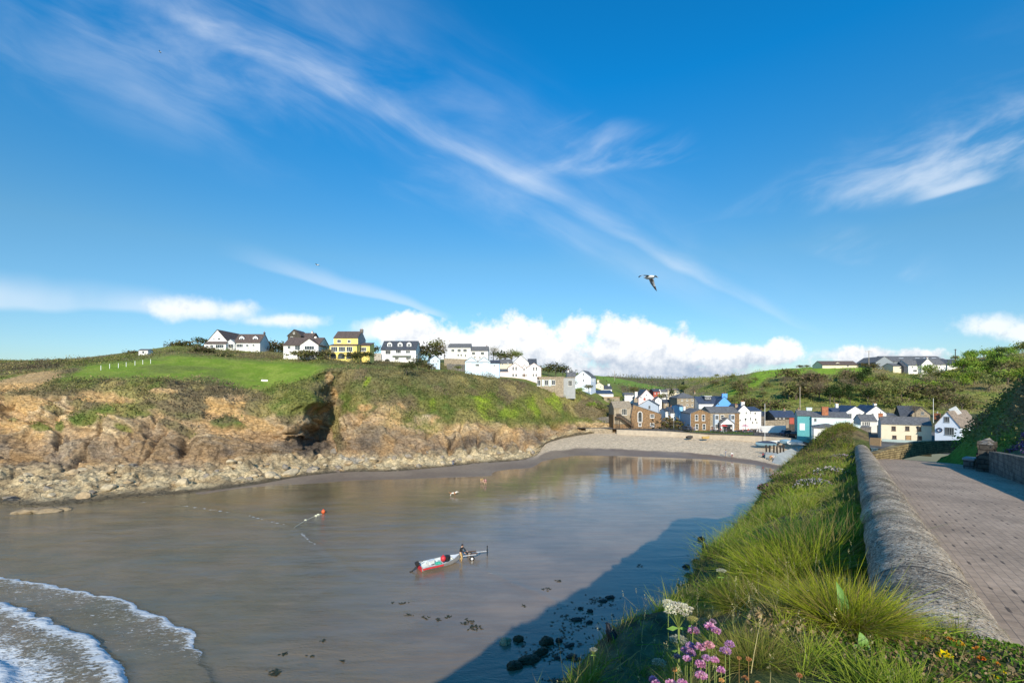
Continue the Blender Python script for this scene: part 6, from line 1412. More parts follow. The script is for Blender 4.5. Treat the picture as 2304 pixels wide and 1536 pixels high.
def person(loc, rz, label, top, legs, H=1.72, bend=0.0, crouch=0.0, arms=((-20, 10), (-20, 10)), stride=.16, hair=hair_d, sit=False, sleeves=True, hood=False, shorts=False, group=None):
    """one figure facing local -y. bend = trunk pitch in degrees, crouch 0..1 bends the knees; arms = (shoulder swing, elbow) degrees"""
    k = H/1.72; e = empty('person', loc, rz, label, 'person', group); e.scale = (k, k, k)
    th, sh = .43, .42; hip = .90*(1-.42*crouch)
    V3 = Vector; pel = V3((0, .05*crouch, hip)); b = R(bend)
    if sit: hip = .50; pel = V3((0, .05, hip))
    f = V3((0, -math.sin(b), math.cos(b))); fw = V3((0, -math.cos(b), -math.sin(b)))
    ch = pel + f*.28; nk = pel + f*.52; hd = nk + f*.13 + V3((0, -.03, .02)); ht = nk + f*.24 + V3((0, -.03, .01))
    pts = [pel, pel+f*.14, ch, pel+f*.44, nk, nk+f*.07, hd, ht, hd+fw*.105-f*.01]
    rad = [(.145, .11), (.125, .10), (.15, .115), (.13, .09), .055, .058, (.08, .098), (.066, .08), .017]
    ed = [(0, 1), (1, 2), (2, 3), (3, 4), (4, 5), (5, 6), (6, 7), (6, 8)]
    arm_pts, leg_pts = [], []
    for s, (sw, el) in zip((-1, 1), arms):
        so = pel + f*.46 + V3((s*.185, 0, 0)); a = R(sw)
        d1 = V3((s*.12, -math.sin(a), -math.cos(a))).normalized() if bend < 50 else V3((s*.1, -math.sin(a), -math.cos(a))).normalized()
        a2 = a + R(el); d2 = V3((s*.02, -math.sin(a2), -math.cos(a2))).normalized()
        elb = so + d1*.29; wr = elb + d2*.25; hnd = wr + d2*.07
        i = len(pts); pts += [so, elb, wr, hnd]; rad += [.058, .042, .027, (.036, .018)]; ed += [(3, i), (i, i+1), (i+1, i+2), (i+2, i+3)]
        arm_pts.append((so, elb, wr))
        side = V3((1, 0, 0)) if abs(d2.x) < .9 else V3((0, 1, 0))
        for q, (off, ln) in enumerate(((-.028, .062), (-.010, .075), (.009, .070), (.027, .052))):
            j = len(pts); kn = hnd + side*off + d2*ln*.5; tp = hnd + side*off + d2*ln*.85 + V3((0, -.018, 0)); pts += [kn, tp]; rad += [.010, .008]; ed += [(i+3, j), (j, j+1)]
        j = len(pts); pts += [wr + d2*.035 + V3((-s*.04, -.02, 0)), wr + d2*.07 + V3((-s*.045, -.035, 0))]; rad += [.011, .009]; ed += [(i+2, j), (j, j+1)]
    for s in (-1, 1):
        hp = pel + V3((s*.09, 0, -.03))
        if sit: kn = hp + V3((s*.03, -.42, .02)); an = kn + V3((0, .02, -.42))
        else:
            ft = V3((s*.11, s*stride*.5, .08)); mid = (hp+ft)*.5; L = (hp-ft).length; o_ = math.sqrt(max(0, .425**2-(L/2)**2)); kn = mid + V3((s*.04, -o_, 0)); an = ft
        i = len(pts); pts += [hp, kn, an, an + V3((s*.01, -.06, -.045)), an + V3((s*.02, -.17, -.06))]
        rad += [.085, .058, .04, .042, .03]; ed += [(0, i), (i, i+1), (i+1, i+2), (i+2, i+3), (i+3, i+4)]; leg_pts.append((hp, kn, an))
    skin_obj('body', pts, ed, rad, skin_m, e)
    # top
    P_ = [pel + f*.02, pel+f*.14, ch, pel+f*.44, pel+f*.50]; Rr = [(.165, .13), (.145, .122), (.168, .136), (.148, .108), (.075, .07)]; E_ = [(0, 1), (1, 2), (2, 3), (3, 4)]
    for (so, elb, wr) in arm_pts:
        i = len(P_)
        if sleeves: P_ += [so, elb, elb.lerp(wr, .9)]; Rr += [.074, .058, .045]; E_ += [(3, i), (i, i+1), (i+1, i+2)]
        else: P_ += [so, so.lerp(elb, .5)]; Rr += [.074, .062]; E_ += [(3, i), (i, i+1)]
    skin_obj('jacket' if sleeves else 'shirt', P_, E_, Rr, top, e)
    P_ = [pel + f*.06, pel]; Rr = [(.158, .124), (.162, .130)]; E_ = [(0, 1)]
    for (hp, kn, an) in leg_pts:
        i = len(P_)
        if shorts: P_ += [hp, hp.lerp(kn, .8)]; Rr += [.102, .085]; E_ += [(1, i), (i, i+1)]
        else: P_ += [hp, kn, an + V3((0, 0, .02))]; Rr += [.102, .076, .062]; E_ += [(1, i), (i, i+1), (i+1, i+2)]
    skin_obj('trousers' if not shorts else 'shorts', P_, E_, Rr, legs, e)
    sh_ = MB()
    for (hp, kn, an) in leg_pts:
        if not shorts: sh_.ball((an.x, an.y-.07, an.z-.05), (.055, .14, .05), 8, 5)
    if sh_.v: sh_.build('shoes', CL['black'], e, True)
    hm = MB(); hc = hd + f*.045 - fw*.022; hm.ball(hc, (.093, .108, .10), 10, 6); hm.build('hood' if hood else 'hair', hood or hair, e, True)
    ey = MB()
    for s in (-1, 1): ey.ball(hd + fw*.092 + V3((s*.033, 0, 0)) + f*.025, .011, 6, 4)
    ey.build('eyes', CL['black'], e, True)
    return e
def ground_z(px, py, Y): return P(px, py, Y)
# the man by the boat, the two paddlers, the person on the rocks, people on the shingle
person(PZ(1036, 1263, -.12), R(70), 'person in dark jacket and tan waders standing at the bow of the dinghy', CL['black'], CL['tan'], 1.84, 16, .05, ((38, 18), (46, 12)), .3, hair_d, hood=CL['black'])
person(PZ(1083, 1088, -.12), R(18), 'person in yellow top bending down to paddle in the shallow water', CL['yellow'], CL['tan'], 1.66, 66, .25, ((4, 10), (10, 8)), .2, hair_l, sleeves=False, shorts=True)
person(PZ(1093, 1090, -.12), R(-28), 'person in pink top bending beside the yellow clad paddler', CL['pink'], CL['maroon'], 1.6, 58, .25, ((10, 12), (16, 8)), .25, hair_d, sleeves=False, shorts=True)
person(P(1018, 1045.5, 99), R(80), 'person in navy jacket bending over pale rocks below the cliff', CL['navy'], CL['denim'], 1.65, 55, .2, ((12, 16), (20, 10)), .3, hair_d)
person(P(1632, 1026.5, 112), R(40), 'person in grey jacket standing on the shingle near the water', CL['grey'], CL['grey'], 1.75, 8, 0, ((10, 20), (20, 20)), .2, hair_d)
person(P(1647, 1028, 111.5), R(-20), 'person in white top with dark shorts beside the grey jacketed one', CL['white'], CL['maroon'], 1.5, 24, .2, ((20, 20), (25, 20)), .2, hair_d)
person(P(1717, 1031, 108), R(-30), 'person all in dark brown standing left of the slipway', CL['maroon'], CL['black'], 1.5, 10, 0, ((10, 10), (20, 10)), .2, hair_d)
person(P(1732, 1034, 105), R(60), 'person in orange top crouching at the foot of the slipway wall', CL['orange'], CL['tan'], 1.6, 40, .6, ((30, 20), (35, 20)), .2, hair_l)
person(P(1741, 1034, 105), R(-60), 'person in white top crouching beside the orange clad one', CL['white'], CL['grey'], 1.6, 30, .6, ((30, 20), (35, 20)), .2, hair_l)
crowd = [(1556, 968, 'navy', 'black', 0, 'standing by the railing at the corner of the pub'), (1563, 967, 'grey', 'denim', 0, 'standing beside the pub corner in grey'), (1601, 966, 'maroon', 'denim', 1, 'seated by the pub door in maroon'), (1607, 967, 'black', 'grey', 0, 'standing in black by the pub bay window'),
         (1614, 968, 'white', 'denim', 1, 'seated in white at the first garden table'), (1622, 968, 'red', 'denim', 1, 'seated in red by the porch'), (1634, 968, 'navy', 'grey', 1, 'seated in navy right of the porch'), (1645, 968, 'white', 'black', 0, 'standing in white before the pub end bay'),
         (1653, 967, 'orange', 'denim', 1, 'seated in orange by the brown end wall'), (1662, 967, 'maroon', 'black', 1, 'seated in maroon between the pub and white house'), (1672, 968, 'pink', 'denim', 1, 'seated in pink under the pink parasol'), (1684, 969, 'red', 'grey', 1, 'seated in red before the white house'),
         (1692, 969, 'navy', 'denim', 1, 'seated in navy before the white house'), (1704, 970, 'white', 'white', 0, 'standing in white right of the white house'), (1712, 971, 'grey', 'navy', 1, 'seated in grey at the end of the pub garden')]
for i, (x, y, t, l, s, d) in enumerate(crowd):
    Yd = 134.5 - .02*(x-1556)
    p = P(x, y, Yd); p.z = 4.45
    person(p, R(rt.uniform(-180, 180)), f'person {d}', CL[t], CL[l], 1.7, 4, 0, ((rt.uniform(0, 50), rt.uniform(10, 60)), (rt.uniform(0, 50), rt.uniform(10, 60))), .15, rt.choice([hair_d, hair_l]), sit=bool(s), sleeves=rt.random() < .5, group='people in the pub garden')
def picnic(x, lab):
    p = P(x, 969, 133.2); p.z = 4.42; e = empty('picnic_table', p, R(rt.uniform(-15, 15)), lab, 'picnic table')
    MB().box(-.9, .9, -.38, .38, .72, .77).build('tabletop', wood, e)
    for s in (-1, 1): MB().box(-.9, .9, s*.72-.13, s*.72+.13, .43, .475).build('bench', wood, e)
    for s in (-1, 1):
        m_ = MB(); xx = s*.6
        m_.hull([(xx-.04, -.75, 0), (xx+.04, -.75, 0), (xx+.04, -.65, 0), (xx-.04, -.65, 0)], [(xx-.04, -.28, .718), (xx+.04, -.28, .718), (xx+.04, -.18, .718), (xx-.04, -.18, .718)])
        m_.hull([(xx-.04, .65, 0), (xx+.04, .65, 0), (xx+.04, .75, 0), (xx-.04, .75, 0)], [(xx-.04, .18, .718), (xx+.04, .18, .718), (xx+.04, .28, .718), (xx-.04, .28, .718)])
        m_.box(xx-.035, xx+.035, -.84, .84, .36, .428); m_.build('leg', wood, e)
for x, d in ((1612, 'wooden picnic table left of the pub porch'), (1640, 'wooden picnic table right of the pub porch'), (1676, 'wooden picnic table under the pink parasol'), (1698, 'wooden picnic table before the white house')): picnic(x, d)
def parasol(x, mat, lab):
    p = P(x, 970, 132.4); p.z = 4.42; e = empty('parasol', p, 0, lab, 'parasol')
    MB().tube([(0, 0, 0), (0, 0, 2.35)], .03, 6).build('pole', wpaint, e)
    c_ = MB(); n = 8; R_ = 1.15
    c_.add([(R_*math.cos(2*math.pi*i/n), R_*math.sin(2*math.pi*i/n), 1.85) for i in range(n)] + [(0, 0, 2.35)], [(i, (i+1) % n, n) for i in range(n)])
    o = c_.build('canopy', mat, e); s = o.modifiers.new('solid', 'SOLIDIFY'); s.thickness = .03
    MB().tube([(0, 0, 0), (0, 0, .12)], .28, 10).build('base', gpaint, e)
parasol(1628, CL['red'], 'red parasol in front of the pub porch'); parasol(1676.5, CL['pink'], 'pink parasol in front of the tall white house')
# the fishing dinghy
alu = plain('dull_aluminium', (.46, .48, .49), .45, .12, 3, .1, .35); aluin = plain('boat_inside', (.55, .60, .60), .6, .1, 3); rub = plain('black_rubber', (.02, .02, .021), .6, .1)
redp = plain('red_paint', (.55, .04, .05), .5, .1); green = plain('green_net', (.05, .38, .26), .8, .2, 9); orangep = plain('orange_buoy', (.80, .13, .04), .45, .06)
def hull_mesh(L, W, Hh, mat_o, mat_i, parent, n=15, name='hull', bowrise=.28, th=.05):
    """open boat: stern at x=0, bow at x=L"""
    out = []; inn = []
    for i in range(n):
        s = i/(n-1); x = L*s; w = W/2*(1-max(0, (s-.45)/.55)**2.2*.985); top = Hh + bowrise*max(0, s-.4)**1.6*1.9; keel = .0 + .55*Hh*max(0, (s-.72)/.28)**2
        row = []
        for a in np.linspace(-1, 1, 11):
            aa = abs(a); yy = w*np.sign(a)*(aa**.62)*(1 if aa < .999 else 1.03); zz = keel + (top-keel)*(aa**2.6)
            row.append((x, yy, zz))
        out.append(row)
        inn.append([(x*(1-.012)+.02, y*(1-th*2.2/max(.3, W)), z+.05 if abs(a_) < .99 else z+.012) for (x_, y, z), a_ in zip(row, np.linspace(-1, 1, 11))])
    def grid(rows):
        v = [p for r in rows for p in r]; m = len(rows[0]); f = [(i*m+j, (i+1)*m+j, (i+1)*m+j+1, i*m+j+1) for i in range(len(rows)-1) for j in range(m-1)]; return v, f, m
    v, f, m = grid(out); f.append(tuple(range(m)))
    MBo = MB().add(v, f); h = MBo.build(name, mat_o, parent, True)
    vi, fi, m = grid(inn); fi.append(tuple(range(m))); MB().add(vi, fi).build('inside', mat_i, parent, True)
    g = MB()
    for sd in (0, 10): g.tube([(r[sd][0], r[sd][1], r[sd][2]+.012) for r in out], .032, 6)
    g.build('gunwale', mat_o, parent, True)
    return out
sp = PZ(944, 1282, 0); bp = PZ(1034, 1262, 0); yaw = math.atan2(bp.y-sp.y, bp.x-sp.x); Lb = (bp-sp).length
E = empty('dinghy', (sp.x, sp.y, -.06), yaw, 'silver open fishing dinghy with red stripe and black outboard, afloat in the shallows', 'boat')
rows_ = hull_mesh(Lb, 1.65, .50, alu, aluin, E)
st = MB()
for sd in (0, 10):
    pts = [(r[sd][0], r[sd][1]*1.012 + (.014 if sd else -.014), r[sd][2]-.10) for r in rows_[:8]]
    for a, b_ in zip(pts[:-1], pts[1:]): st.add([(a[0], a[1], a[2]-.075), (b_[0], b_[1], b_[2]-.075), (b_[0], b_[1], b_[2]+.075), (a[0], a[1], a[2]+.075)], [(0, 1, 2, 3)])
o = st.build('stripe', redp, E); s = o.modifiers.new('s', 'SOLIDIFY'); s.thickness = .01
for x in (1.0, 2.2, 3.2): MB().box(x-.12, x+.12, -.70*(1 if x < 3 else .62), .70*(1 if x < 3 else .62), .34, .38).build('thwart', aluin, E)
MB().box(-.04, .02, -.62, .62, .10, .5).build('transom', redp, E)
MB().hull([(Lb*.80, -.42, .60), (Lb*.99, -.03, .78), (Lb*.99, .03, .78), (Lb*.80, .42, .60)], [(Lb*.80, -.42, .64), (Lb*.99, -.03, .82), (Lb*.99, .03, .82), (Lb*.80, .42, .64)]).build('foredeck', wpaint, E)
en = empty('outboard_motor', tuple(E.location + Vector((math.cos(yaw)*-.14, math.sin(yaw)*-.14, .42))), yaw, 'black outboard motor tilted up on the stern of the dinghy', 'outboard motor')
MB().hull([(-.22, -.15, .12), (.16, -.15, .12), (.16, .15, .12), (-.22, .15, .12)], [(-.34, -.11, .46), (.02, -.11, .52), (.02, .11, .52), (-.34, .11, .46)]).build('cowling', rub, en, bevel=.03)
MB().tube([(-.02, 0, .14), (-.35, 0, -.12), (-.62, 0, -.30)], [.08, .06, .05], 8).ball((-.66, 0, -.33), (.16, .055, .055), 8, 6).build('leg', rub, en)
pr_ = MB()
for a in range(3): t = a*2.09; pr_.hull([(-.80, .01*math.cos(t), -.36+.01*math.sin(t)), (-.80, .16*math.cos(t), -.36+.16*math.sin(t)), (-.78, .16*math.cos(t+.6), -.36+.16*math.sin(t+.6))], [(-.79, .01*math.cos(t), -.36+.01*math.sin(t)), (-.79, .16*math.cos(t), -.36+.16*math.sin(t)), (-.77, .16*math.cos(t+.6), -.36+.16*math.sin(t+.6))])
pr_.build('propeller', rub, en); MB().tube([(.05, 0, .3), (.5, .05, .42)], .025, 6).build('tiller', rub, en)
def inboat(x, y, z): return Vector(E.location) + Vector((math.cos(yaw)*x - math.sin(yaw)*y, math.sin(yaw)*x + math.cos(yaw)*y, z))
o = MB().ball((0, 0, 0), (.27, .27, .30), 14, 9).tube([(0, 0, .28), (0, 0, .38)], .05, 8).build('buoy', redp, None, True); o.location = inboat(2.35, -.1, .72); tag(o, 'round red buoy lying inside the dinghy', 'buoy')
o = MB().tube([(0, 0, 0), (0, 0, .46)], [.26, .31], 14).build('tub', rub); o.location = inboat(2.85, .1, .36); tag(o, 'black tub standing in the dinghy behind the red buoy', 'tub')
o = MB().ball((0, 0, 0), (.34, .26, .16), 12, 6, .18, rt).build('fishing_net', green); o.location = inboat(1.75, -.3, .46); tag(o, 'heap of green fishing net amidships in the dinghy', 'net')
o = MB().box(-.3, .3, -.22, .22, 0, .3).box(-.32, .32, -.24, .24, .303, .34).build('fish_box', plain('pale_box', (.70, .72, .70), .6), None, bevel=.015); o.location = inboat(1.2, .2, .36); o.rotation_euler = (0, 0, yaw+.2); tag(o, 'pale fish box in the middle of the dinghy', 'box')
o = MB().ball((0, 0, 0), (.2, .2, .2), 10, 7).build('fender', plain('pale_blue_plastic', (.35, .60, .72), .5), None, True); o.location = inboat(1.5, .42, .5); tag(o, 'pale blue float inside the dinghy near the fish box', 'float')
# its trailer
tp0 = PZ(1040, 1256, 0); tp1 = PZ(1098, 1250, .0); ty = math.atan2(tp1.y-tp0.y, tp1.x-tp0.x); LT_ = (tp1-tp0).length
T = empty('boat_trailer', (tp0.x, tp0.y, 0), ty, 'galvanised boat trailer with one visible wheel in shallow water beside the waders', 'trailer')
fr = MB()
for sd in (-.5, .5): fr.tube([(0, sd, .42), (1.3, sd*.95, .44), (LT_*.68, sd*.15, .48)], .045, 6)
for x, w in ((.1, .5), (.75, .5), (1.4, .42)): fr.tube([(x, -w, .43), (x, w, .43)], .04, 6)
fr.tube([(LT_*.55, 0, .48), (LT_, 0, .52)], .04, 6); fr.build('frame', metal_l, T)
for sd in (-.72, .72):
    wv = MB(); ring = [(.18*math.cos(t), sd, .18*math.sin(t)) for t in np.linspace(0, 2*math.pi, 21)]; wv.tube(ring, .085, 8, False)
    w = wv.build('wheel', rub, T, True); w.location = (.85, 0, .17)
    MB().tube([(0, sd-.06, 0), (0, sd+.06, 0)], .12, 12).build('rim', wpaint, w)
MB().tube([(.85, -.7, .19), (.85, .7, .19)], .03, 6).build('axle', metal_l, T)
MB().tube([(LT_*.97, 0, -.05), (LT_*.97, 0, .95)], .045, 8).ball((LT_*.97, 0, 1.0), .07, 8, 5).ball((LT_*.97, 0, .55), .09, 8, 5).build('jockey_post', metal_d, T)
MB().box(.25, 1.5, -.36, -.28, .49, .55).box(.25, 1.5, .28, .36, .49, .55).build('bunk', wood, T)
# mooring buoy with its rope of small floats
o = MB().ball((0, 0, .22), (.25, .25, .27), 16, 10).tube([(0, 0, .46), (0, 0, .58)], .05, 8).build('mooring_buoy', orangep, None, True); o.location = PZ(727.5, 1154, 0); tag(o, 'orange red mooring buoy floating in the bay', 'buoy')
rp_ = [PZ(*p, .02) for p in ((724, 1156), (714, 1159), (703, 1163), (690, 1169), (676, 1177), (662, 1186))]
b0 = rp_[0]; o = MB().tube([p-b0 for p in rp_], .035, 5).build('rope', plain('pale_rope', (.5, .48, .36), .9)); o.location = b0; tag(o, 'pale rope trailing on the water from the orange buoy', 'rope')
for (x, y, s, l) in ((716, 1158, .14, 'oval pale float on the rope next to the orange buoy'), (711, 1160.5, .13, 'second pale float on the rope beside the orange buoy'), (687.5, 1170, .11, 'small white float half way along the rope')):
    o = MB().ball((0, 0, .04), (s*1.6, s, s), 10, 6).build('rope_float', plain('float_plastic', (.62, .62, .45), .6), None, True); o.location = PZ(x, y, 0); tag(o, l, 'float')
# dog wading
dg = PZ(1019, 1114.5, 0); D_ = empty('dog', dg, R(8), 'brown and white dog wading in the shallows left of the paddlers', 'dog')
pts = [(-.36, 0, .40), (-.15, 0, .40), (.1, 0, .41), (.34, 0, .43), (.52, 0, .55), (.66, 0, .62), (.80, 0, .58), (.90, 0, .56)]
rad = [.13, .125, .14, .155, .10, .09, .05, .035]; ed = [(i, i+1) for i in range(7)]
for (i, x, s) in ((0, -.36, -1), (0, -.36, 1), (3, .34, -1), (3, .34, 1)):
    j = len(pts); back = x < 0
    pts += [(x, s*.09, .33), (x-(.06 if not back else -.08), s*.10, .19), (x+(.0 if not back else -.06), s*.10, .08), (x+(.02 if not back else .0), s*.10, -.12), (x+.07, s*.1, -.14)]; rad += [.08, .05, .034, .03, .028]; ed += [(i, j), (j, j+1), (j+1, j+2), (j+2, j+3), (j+3, j+4)]
j = len(pts); pts += [(-.5, 0, .48), (-.66, 0, .60), (-.76, 0, .70)]; rad += [.045, .03, .018]; ed += [(0, j), (j, j+1), (j+1, j+2)]
for s in (-1, 1): j = len(pts); pts += [(.60, s*.07, .70), (.56, s*.11, .64)]; rad += [.025, .018]; ed += [(5, j), (j, j+1)]
m, N, b, tc = newmat('dog_coat'); N.set(b.inputs['Base Color'], N.ramp(N.noise(tc.outputs['Object'], 2.6, 2, .5), [(.44, (.72, .68, .60)), (.50, (.30, .13, .05))])); b.inputs['Roughness'].default_value = .8
skin_obj('body', pts, ed, rad, m, D_)
# boats drawn up at the top of the beach
def small_boat(px, py, Y, L, W, H_, rz, mo, mi, label, cover=None, extra=None, z=None):
    p = P(px, py, Y); e = empty('rowing_boat', p, rz, label, 'boat')
    s = empty('x', (0, 0, 0)); bpy.data.objects.remove(s)
    r = hull_mesh(L, W, H_, mo, mi, e, 11)
    for o in e.children:
        o.location = (-L/2, 0, 0)
    for x in (.35, .62): MB().box(L*x-.1-L/2, L*x+.1-L/2, -W*.40, W*.40, H_*.7, H_*.7+.04).build('thwart', wood, e)
    if cover:
        q = MB(); rr = []
        for i, row in enumerate(r): x, y, z_ = row[10]; rr.append([(x-L/2, yy*y*1.05, z_+.06+ (H_*.75)*(1-yy*yy)*math.sin(math.pi*min(1, .12+i/len(r)))) for yy in np.linspace(-1, 1, 7)])
        v = [p_ for a in rr for p_ in a]; f = [(i*7+j, (i+1)*7+j, (i+1)*7+j+1, i*7+j+1) for i in range(len(rr)-1) for j in range(6)]
        q.add(v, f + [tuple(range(7))]); q.build('cover', cover, e, True)
    return e
navyp = plain('navy_cover', (.035, .05, .085), .7, .2, 3); bwhite = plain('boat_white', (.74, .75, .75), .4, .06); bbl = plain('boat_blue', (.20, .33, .42), .5, .1); btan = plain('boat_tan', (.52, .36, .13), .6, .1); bdark = plain('boat_dark', (.07, .06, .05), .7, .2)
small_boat(1722, 1003, 117, 4.7, 1.9, .75, R(172), bbl, aluin, 'dark blue covered boat on the shingle above the timber posts', navyp)
small_boat(1733, 997, 119, 5.2, 1.7, .5, R(-4), bwhite, aluin, 'long white boat lying behind the dark blue covered one')
small_boat(1748, 996.5, 119.5, 3.4, 1.4, .5, R(10), bwhite, bwhite, 'short white dinghy behind the dark covered boat')
small_boat(1767, 998, 117, 2.6, 1.3, .65, R(160), bbl, bbl, 'blue grey dinghy left of the big white boat', bbl)
small_boat(1787, 1000.5, 114, 3.4, 1.5, .7, R(175), bwhite, bwhite, 'white boat with rounded cover near the grassy bank', plain('pale_cover', (.70, .68, .64), .7))
small_boat(1808, 1001, 111, 2.2, .8, .35, R(150), bwhite, bwhite, 'small white kayak by the grassy bank')
small_boat(1817, 1000, 110, 2.0, .8, .4, R(120), bdark, bdark, 'small dark dinghy touching the grassy bank')
small_boat(1552, 986, 131, 1.9, 1.1, .45, R(8), bdark, bdark, 'small dark upturned looking boat on the shingle below the pub', bdark)
small_boat(1588, 987, 128.5, 2.0, 1.1, .6, R(-10), btan, btan, 'small tan boat on the shingle below the pub')
# cars
def car(px, py, Y, rz, paint, label, z=4.42):
    p = P(px, py, Y); p.z = z; e = empty('parked_car', p, rz, label, 'car')
    bpf = [(-2.0, .30), (2.0, .30), (2.05, .62), (1.9, .80), (1.05, .92), (-1.75, .95), (-2.05, .85), (-2.05, .5)]
    MB().prism([(x, z_) for x, z_ in bpf], 'y', -.82, .82).build('body', paint, e, bevel=.05)
    MB().hull([(-1.7, -.76, .93), (1.0, -.76, .91), (1.0, .76, .91), (-1.7, .76, .93)], [(-1.3, -.6, 1.42), (.3, -.6, 1.45), (.3, .6, 1.45), (-1.3, .6, 1.42)]).build('window', glass, e, bevel=.03)
    MB().hull([(-1.36, -.64, 1.405), (.36, -.64, 1.435), (.36, .64, 1.435), (-1.36, .64, 1.405)], [(-1.28, -.58, 1.47), (.28, -.58, 1.50), (.28, .58, 1.50), (-1.28, .58, 1.47)]).build('roof', paint, e)
    for x in (-1.25, 1.25):
        for y in (-.78, .78):
            w = MB().tube([(0, -.1, 0), (0, .1, 0)], .31, 14).build('wheel', rub, e); w.location = (x, y, .31)
            MB().tube([(0, -.112, 0), (0, .112, 0)], .18, 10).build('rim', metal_l, w)
    for y in (-.6, .6): MB().box(1.99, 2.07, y-.16, y+.16, .62, .76).build('headlight', bwhite, e)
car(1773, 972, 123.5, R(8), plain('car_navy', (.03, .05, .11), .25, .05, 1, 0), 'dark blue car parked behind the railing left of the teal building')
car(1789, 977, 119.5, R(100), plain('car_black', (.025, .027, .03), .25, .05, 1, 0), 'black car parked end on behind the railing by the teal building')
car(1546, 968, 137.5, R(95), plain('car_grey', (.10, .11, .13), .25, .05, 1, 0), 'grey car parked beside the left side of the pub')
# slipway and timber posts
sv = [PZ(1734, 1045, .12), PZ(1771, 1052, .12), P(1812, 1006, 114), P(1800, 1000.5, 118), P(1748, 1021, 107)]
c0 = sv[0]; o = MB().hull([v - c0 - Vector((0, 0, 1.2)) for v in sv], [v - c0 for v in sv]).build('slipway', plain('slipway_concrete', (.40, .41, .38), .85, .15, .6, .3)); o.location = c0; tag(o, 'grey concrete slipway sloping down to the water at the foot of the bank', 'slipway')
sv = [P(1722, 1024, 107), P(1746, 1027, 105), P(1748, 1021, 108), P(1724, 1018.5, 110)]
c0 = sv[0]; o = MB().hull([v - c0 - Vector((0, 0, 1.6)) for v in sv], [v - c0 + Vector((0, 0, .25)) for v in sv]).build('slipway_step', plain('slipway_concrete', (.4, .4, .4))); o.location = c0; tag(o, 'low concrete block at the edge of the slipway under the timber posts', 'concrete block')
for i, (x, y, Y, h) in enumerate([(1724.5, 1018, 110, 1.9), (1731.5, 1018, 109.5, 1.8), (1741, 1020, 108.5, 2.1), (1748.5, 1019, 108.5, 1.6), (1756, 1017, 109, 1.6), (1763, 1015, 109.5, 1.6)]):
    o = MB().box(-.14, .14, -.14, .14, -1.2, h).build('timber_post', dwood, None, bevel=.02); o.location = P(x, y, Y); o.rotation_euler = (R(rt.uniform(-4, 4)), R(rt.uniform(-5, 5)), R(rt.uniform(0, 40)))
    tag(o, 'weathered upright timber post in the short row by the slipway', 'timber post', 'timber posts by the slipway')
# gulls and crow
gw, gg, gb = plain('gull_white', (.82, .82, .80), .7, .04), plain('gull_grey', (.33, .35, .38), .7, .08), plain('gull_black', (.03, .03, .035), .6, .1)
def gull(loc, rot, span, label, lw=(0, -8, -46), rw=(0, -12, -60)):
    """one continuous bird: body along x (head at +x), wings along +-y bending at the wrist"""
    e = empty('gull', loc, 0, label, 'gull'); e.rotation_euler = rot; s = span/1.3; e.scale = (s, s, s)
    v, f, mi = [], [], []
    prof = [(-.34, .012), (-.28, .05), (-.16, .085), (0, .10), (.12, .085), (.20, .055), (.255, .05), (.30, .035), (.34, .012), (.375, .004)]; n = 10
    for (x, r) in prof:
        for j in range(n): t = 2*math.pi*j/n; v.append((x, r*math.cos(t), r*.85*math.sin(t)+ (.02 if x > .2 else 0)))
    for i in range(len(prof)-1):
        for j in range(n): f.append((i*n+j, i*n+(j+1) % n, (i+1)*n+(j+1) % n, (i+1)*n+j)); mi.append(3 if i >= 8 else 0)
    for sd, ang in ((1, rw), (-1, lw)):
        y, z, a = .06*sd, .03, 0; st = len(v); secs = [(0, .26, .0), (.14, .27, .02), (.28, .24, .05), (.42, .17, .0), (.54, .10, -.06), (.62, .025, -.12)]; prev = 0
        for k, (d, ch, sweep_) in enumerate(secs):
            dd = d - prev; prev = d; a = R(np.interp(d, [0, .25, .62], ang)); y += sd*dd*math.cos(a); z += dd*math.sin(a)
            for (cx_, dz) in ((.5, 0), (.15, .018), (-.5, 0), (.15, -.006)): v.append((sweep_ + .02 + cx_*ch, y, z+dz))
        for k in range(len(secs)-1):
            for j in range(4): f.append((st+k*4+j, st+(k+1)*4+j, st+(k+1)*4+(j+1) % 4, st+k*4+(j+1) % 4)); mi.append(2 if k >= 3 else 1)
        f.append((st, st+1, st+2, st+3)); mi.append(1)
    st = len(v); v += [(-.28, -.03, .01), (-.28, .03, .01), (-.46, .10, 0), (-.46, -.10, 0), (-.28, 0, -.012), (-.46, 0, -.008)]; f += [(st, st+1, st+2, st+3), (st, st+3, st+5, st+4), (st+1, st+4, st+5, st+2)]; mi += [0, 0, 0]
    me = bpy.data.meshes.new('body'); me.from_pydata(v, [], f)
    for m_ in (gw, gg, gb, plain('bill_yellow', (.7, .45, .05))): me.materials.append(m_)
    me.polygons.foreach_set('material_index', mi); bm = bmesh.new(); bm.from_mesh(me); bmesh.ops.recalc_face_normals(bm, faces=bm.faces); bm.to_mesh(me); bm.free()
    me.polygons.foreach_set('use_smooth', [True]*len(me.polygons)); o = bpy.data.objects.new('body', me); link(o, e)
gull(P(1461, 624, 26), (R(28), R(-8), R(115)), 1.8, 'grey and white gull with black wing tips flying high over the beach', (-8, -22, -50), (-12, -30, -62))
gull(P(714, 596, 90), (R(5), 0, R(170)), 1.3, 'small white gull flying above the yellow house', (14, 8, -10), (14, 8, -10))
gull(P(360, 117, 140), (R(5), 0, R(200)), 1.3, 'tiny distant gull high in the sky over the green field', (14, 5, -10), (14, 5, -10))
def hit_bank(px, py, y0=.8, y1=40):
    for Y in np.geomspace(y0, y1, 1500):
        p = P(px, py, Y); L, t = LT(p.x, p.y)
        if -.15 <= t/te(L) <= 3.9 and p.z <= bank_z(L, t): return p
    return None
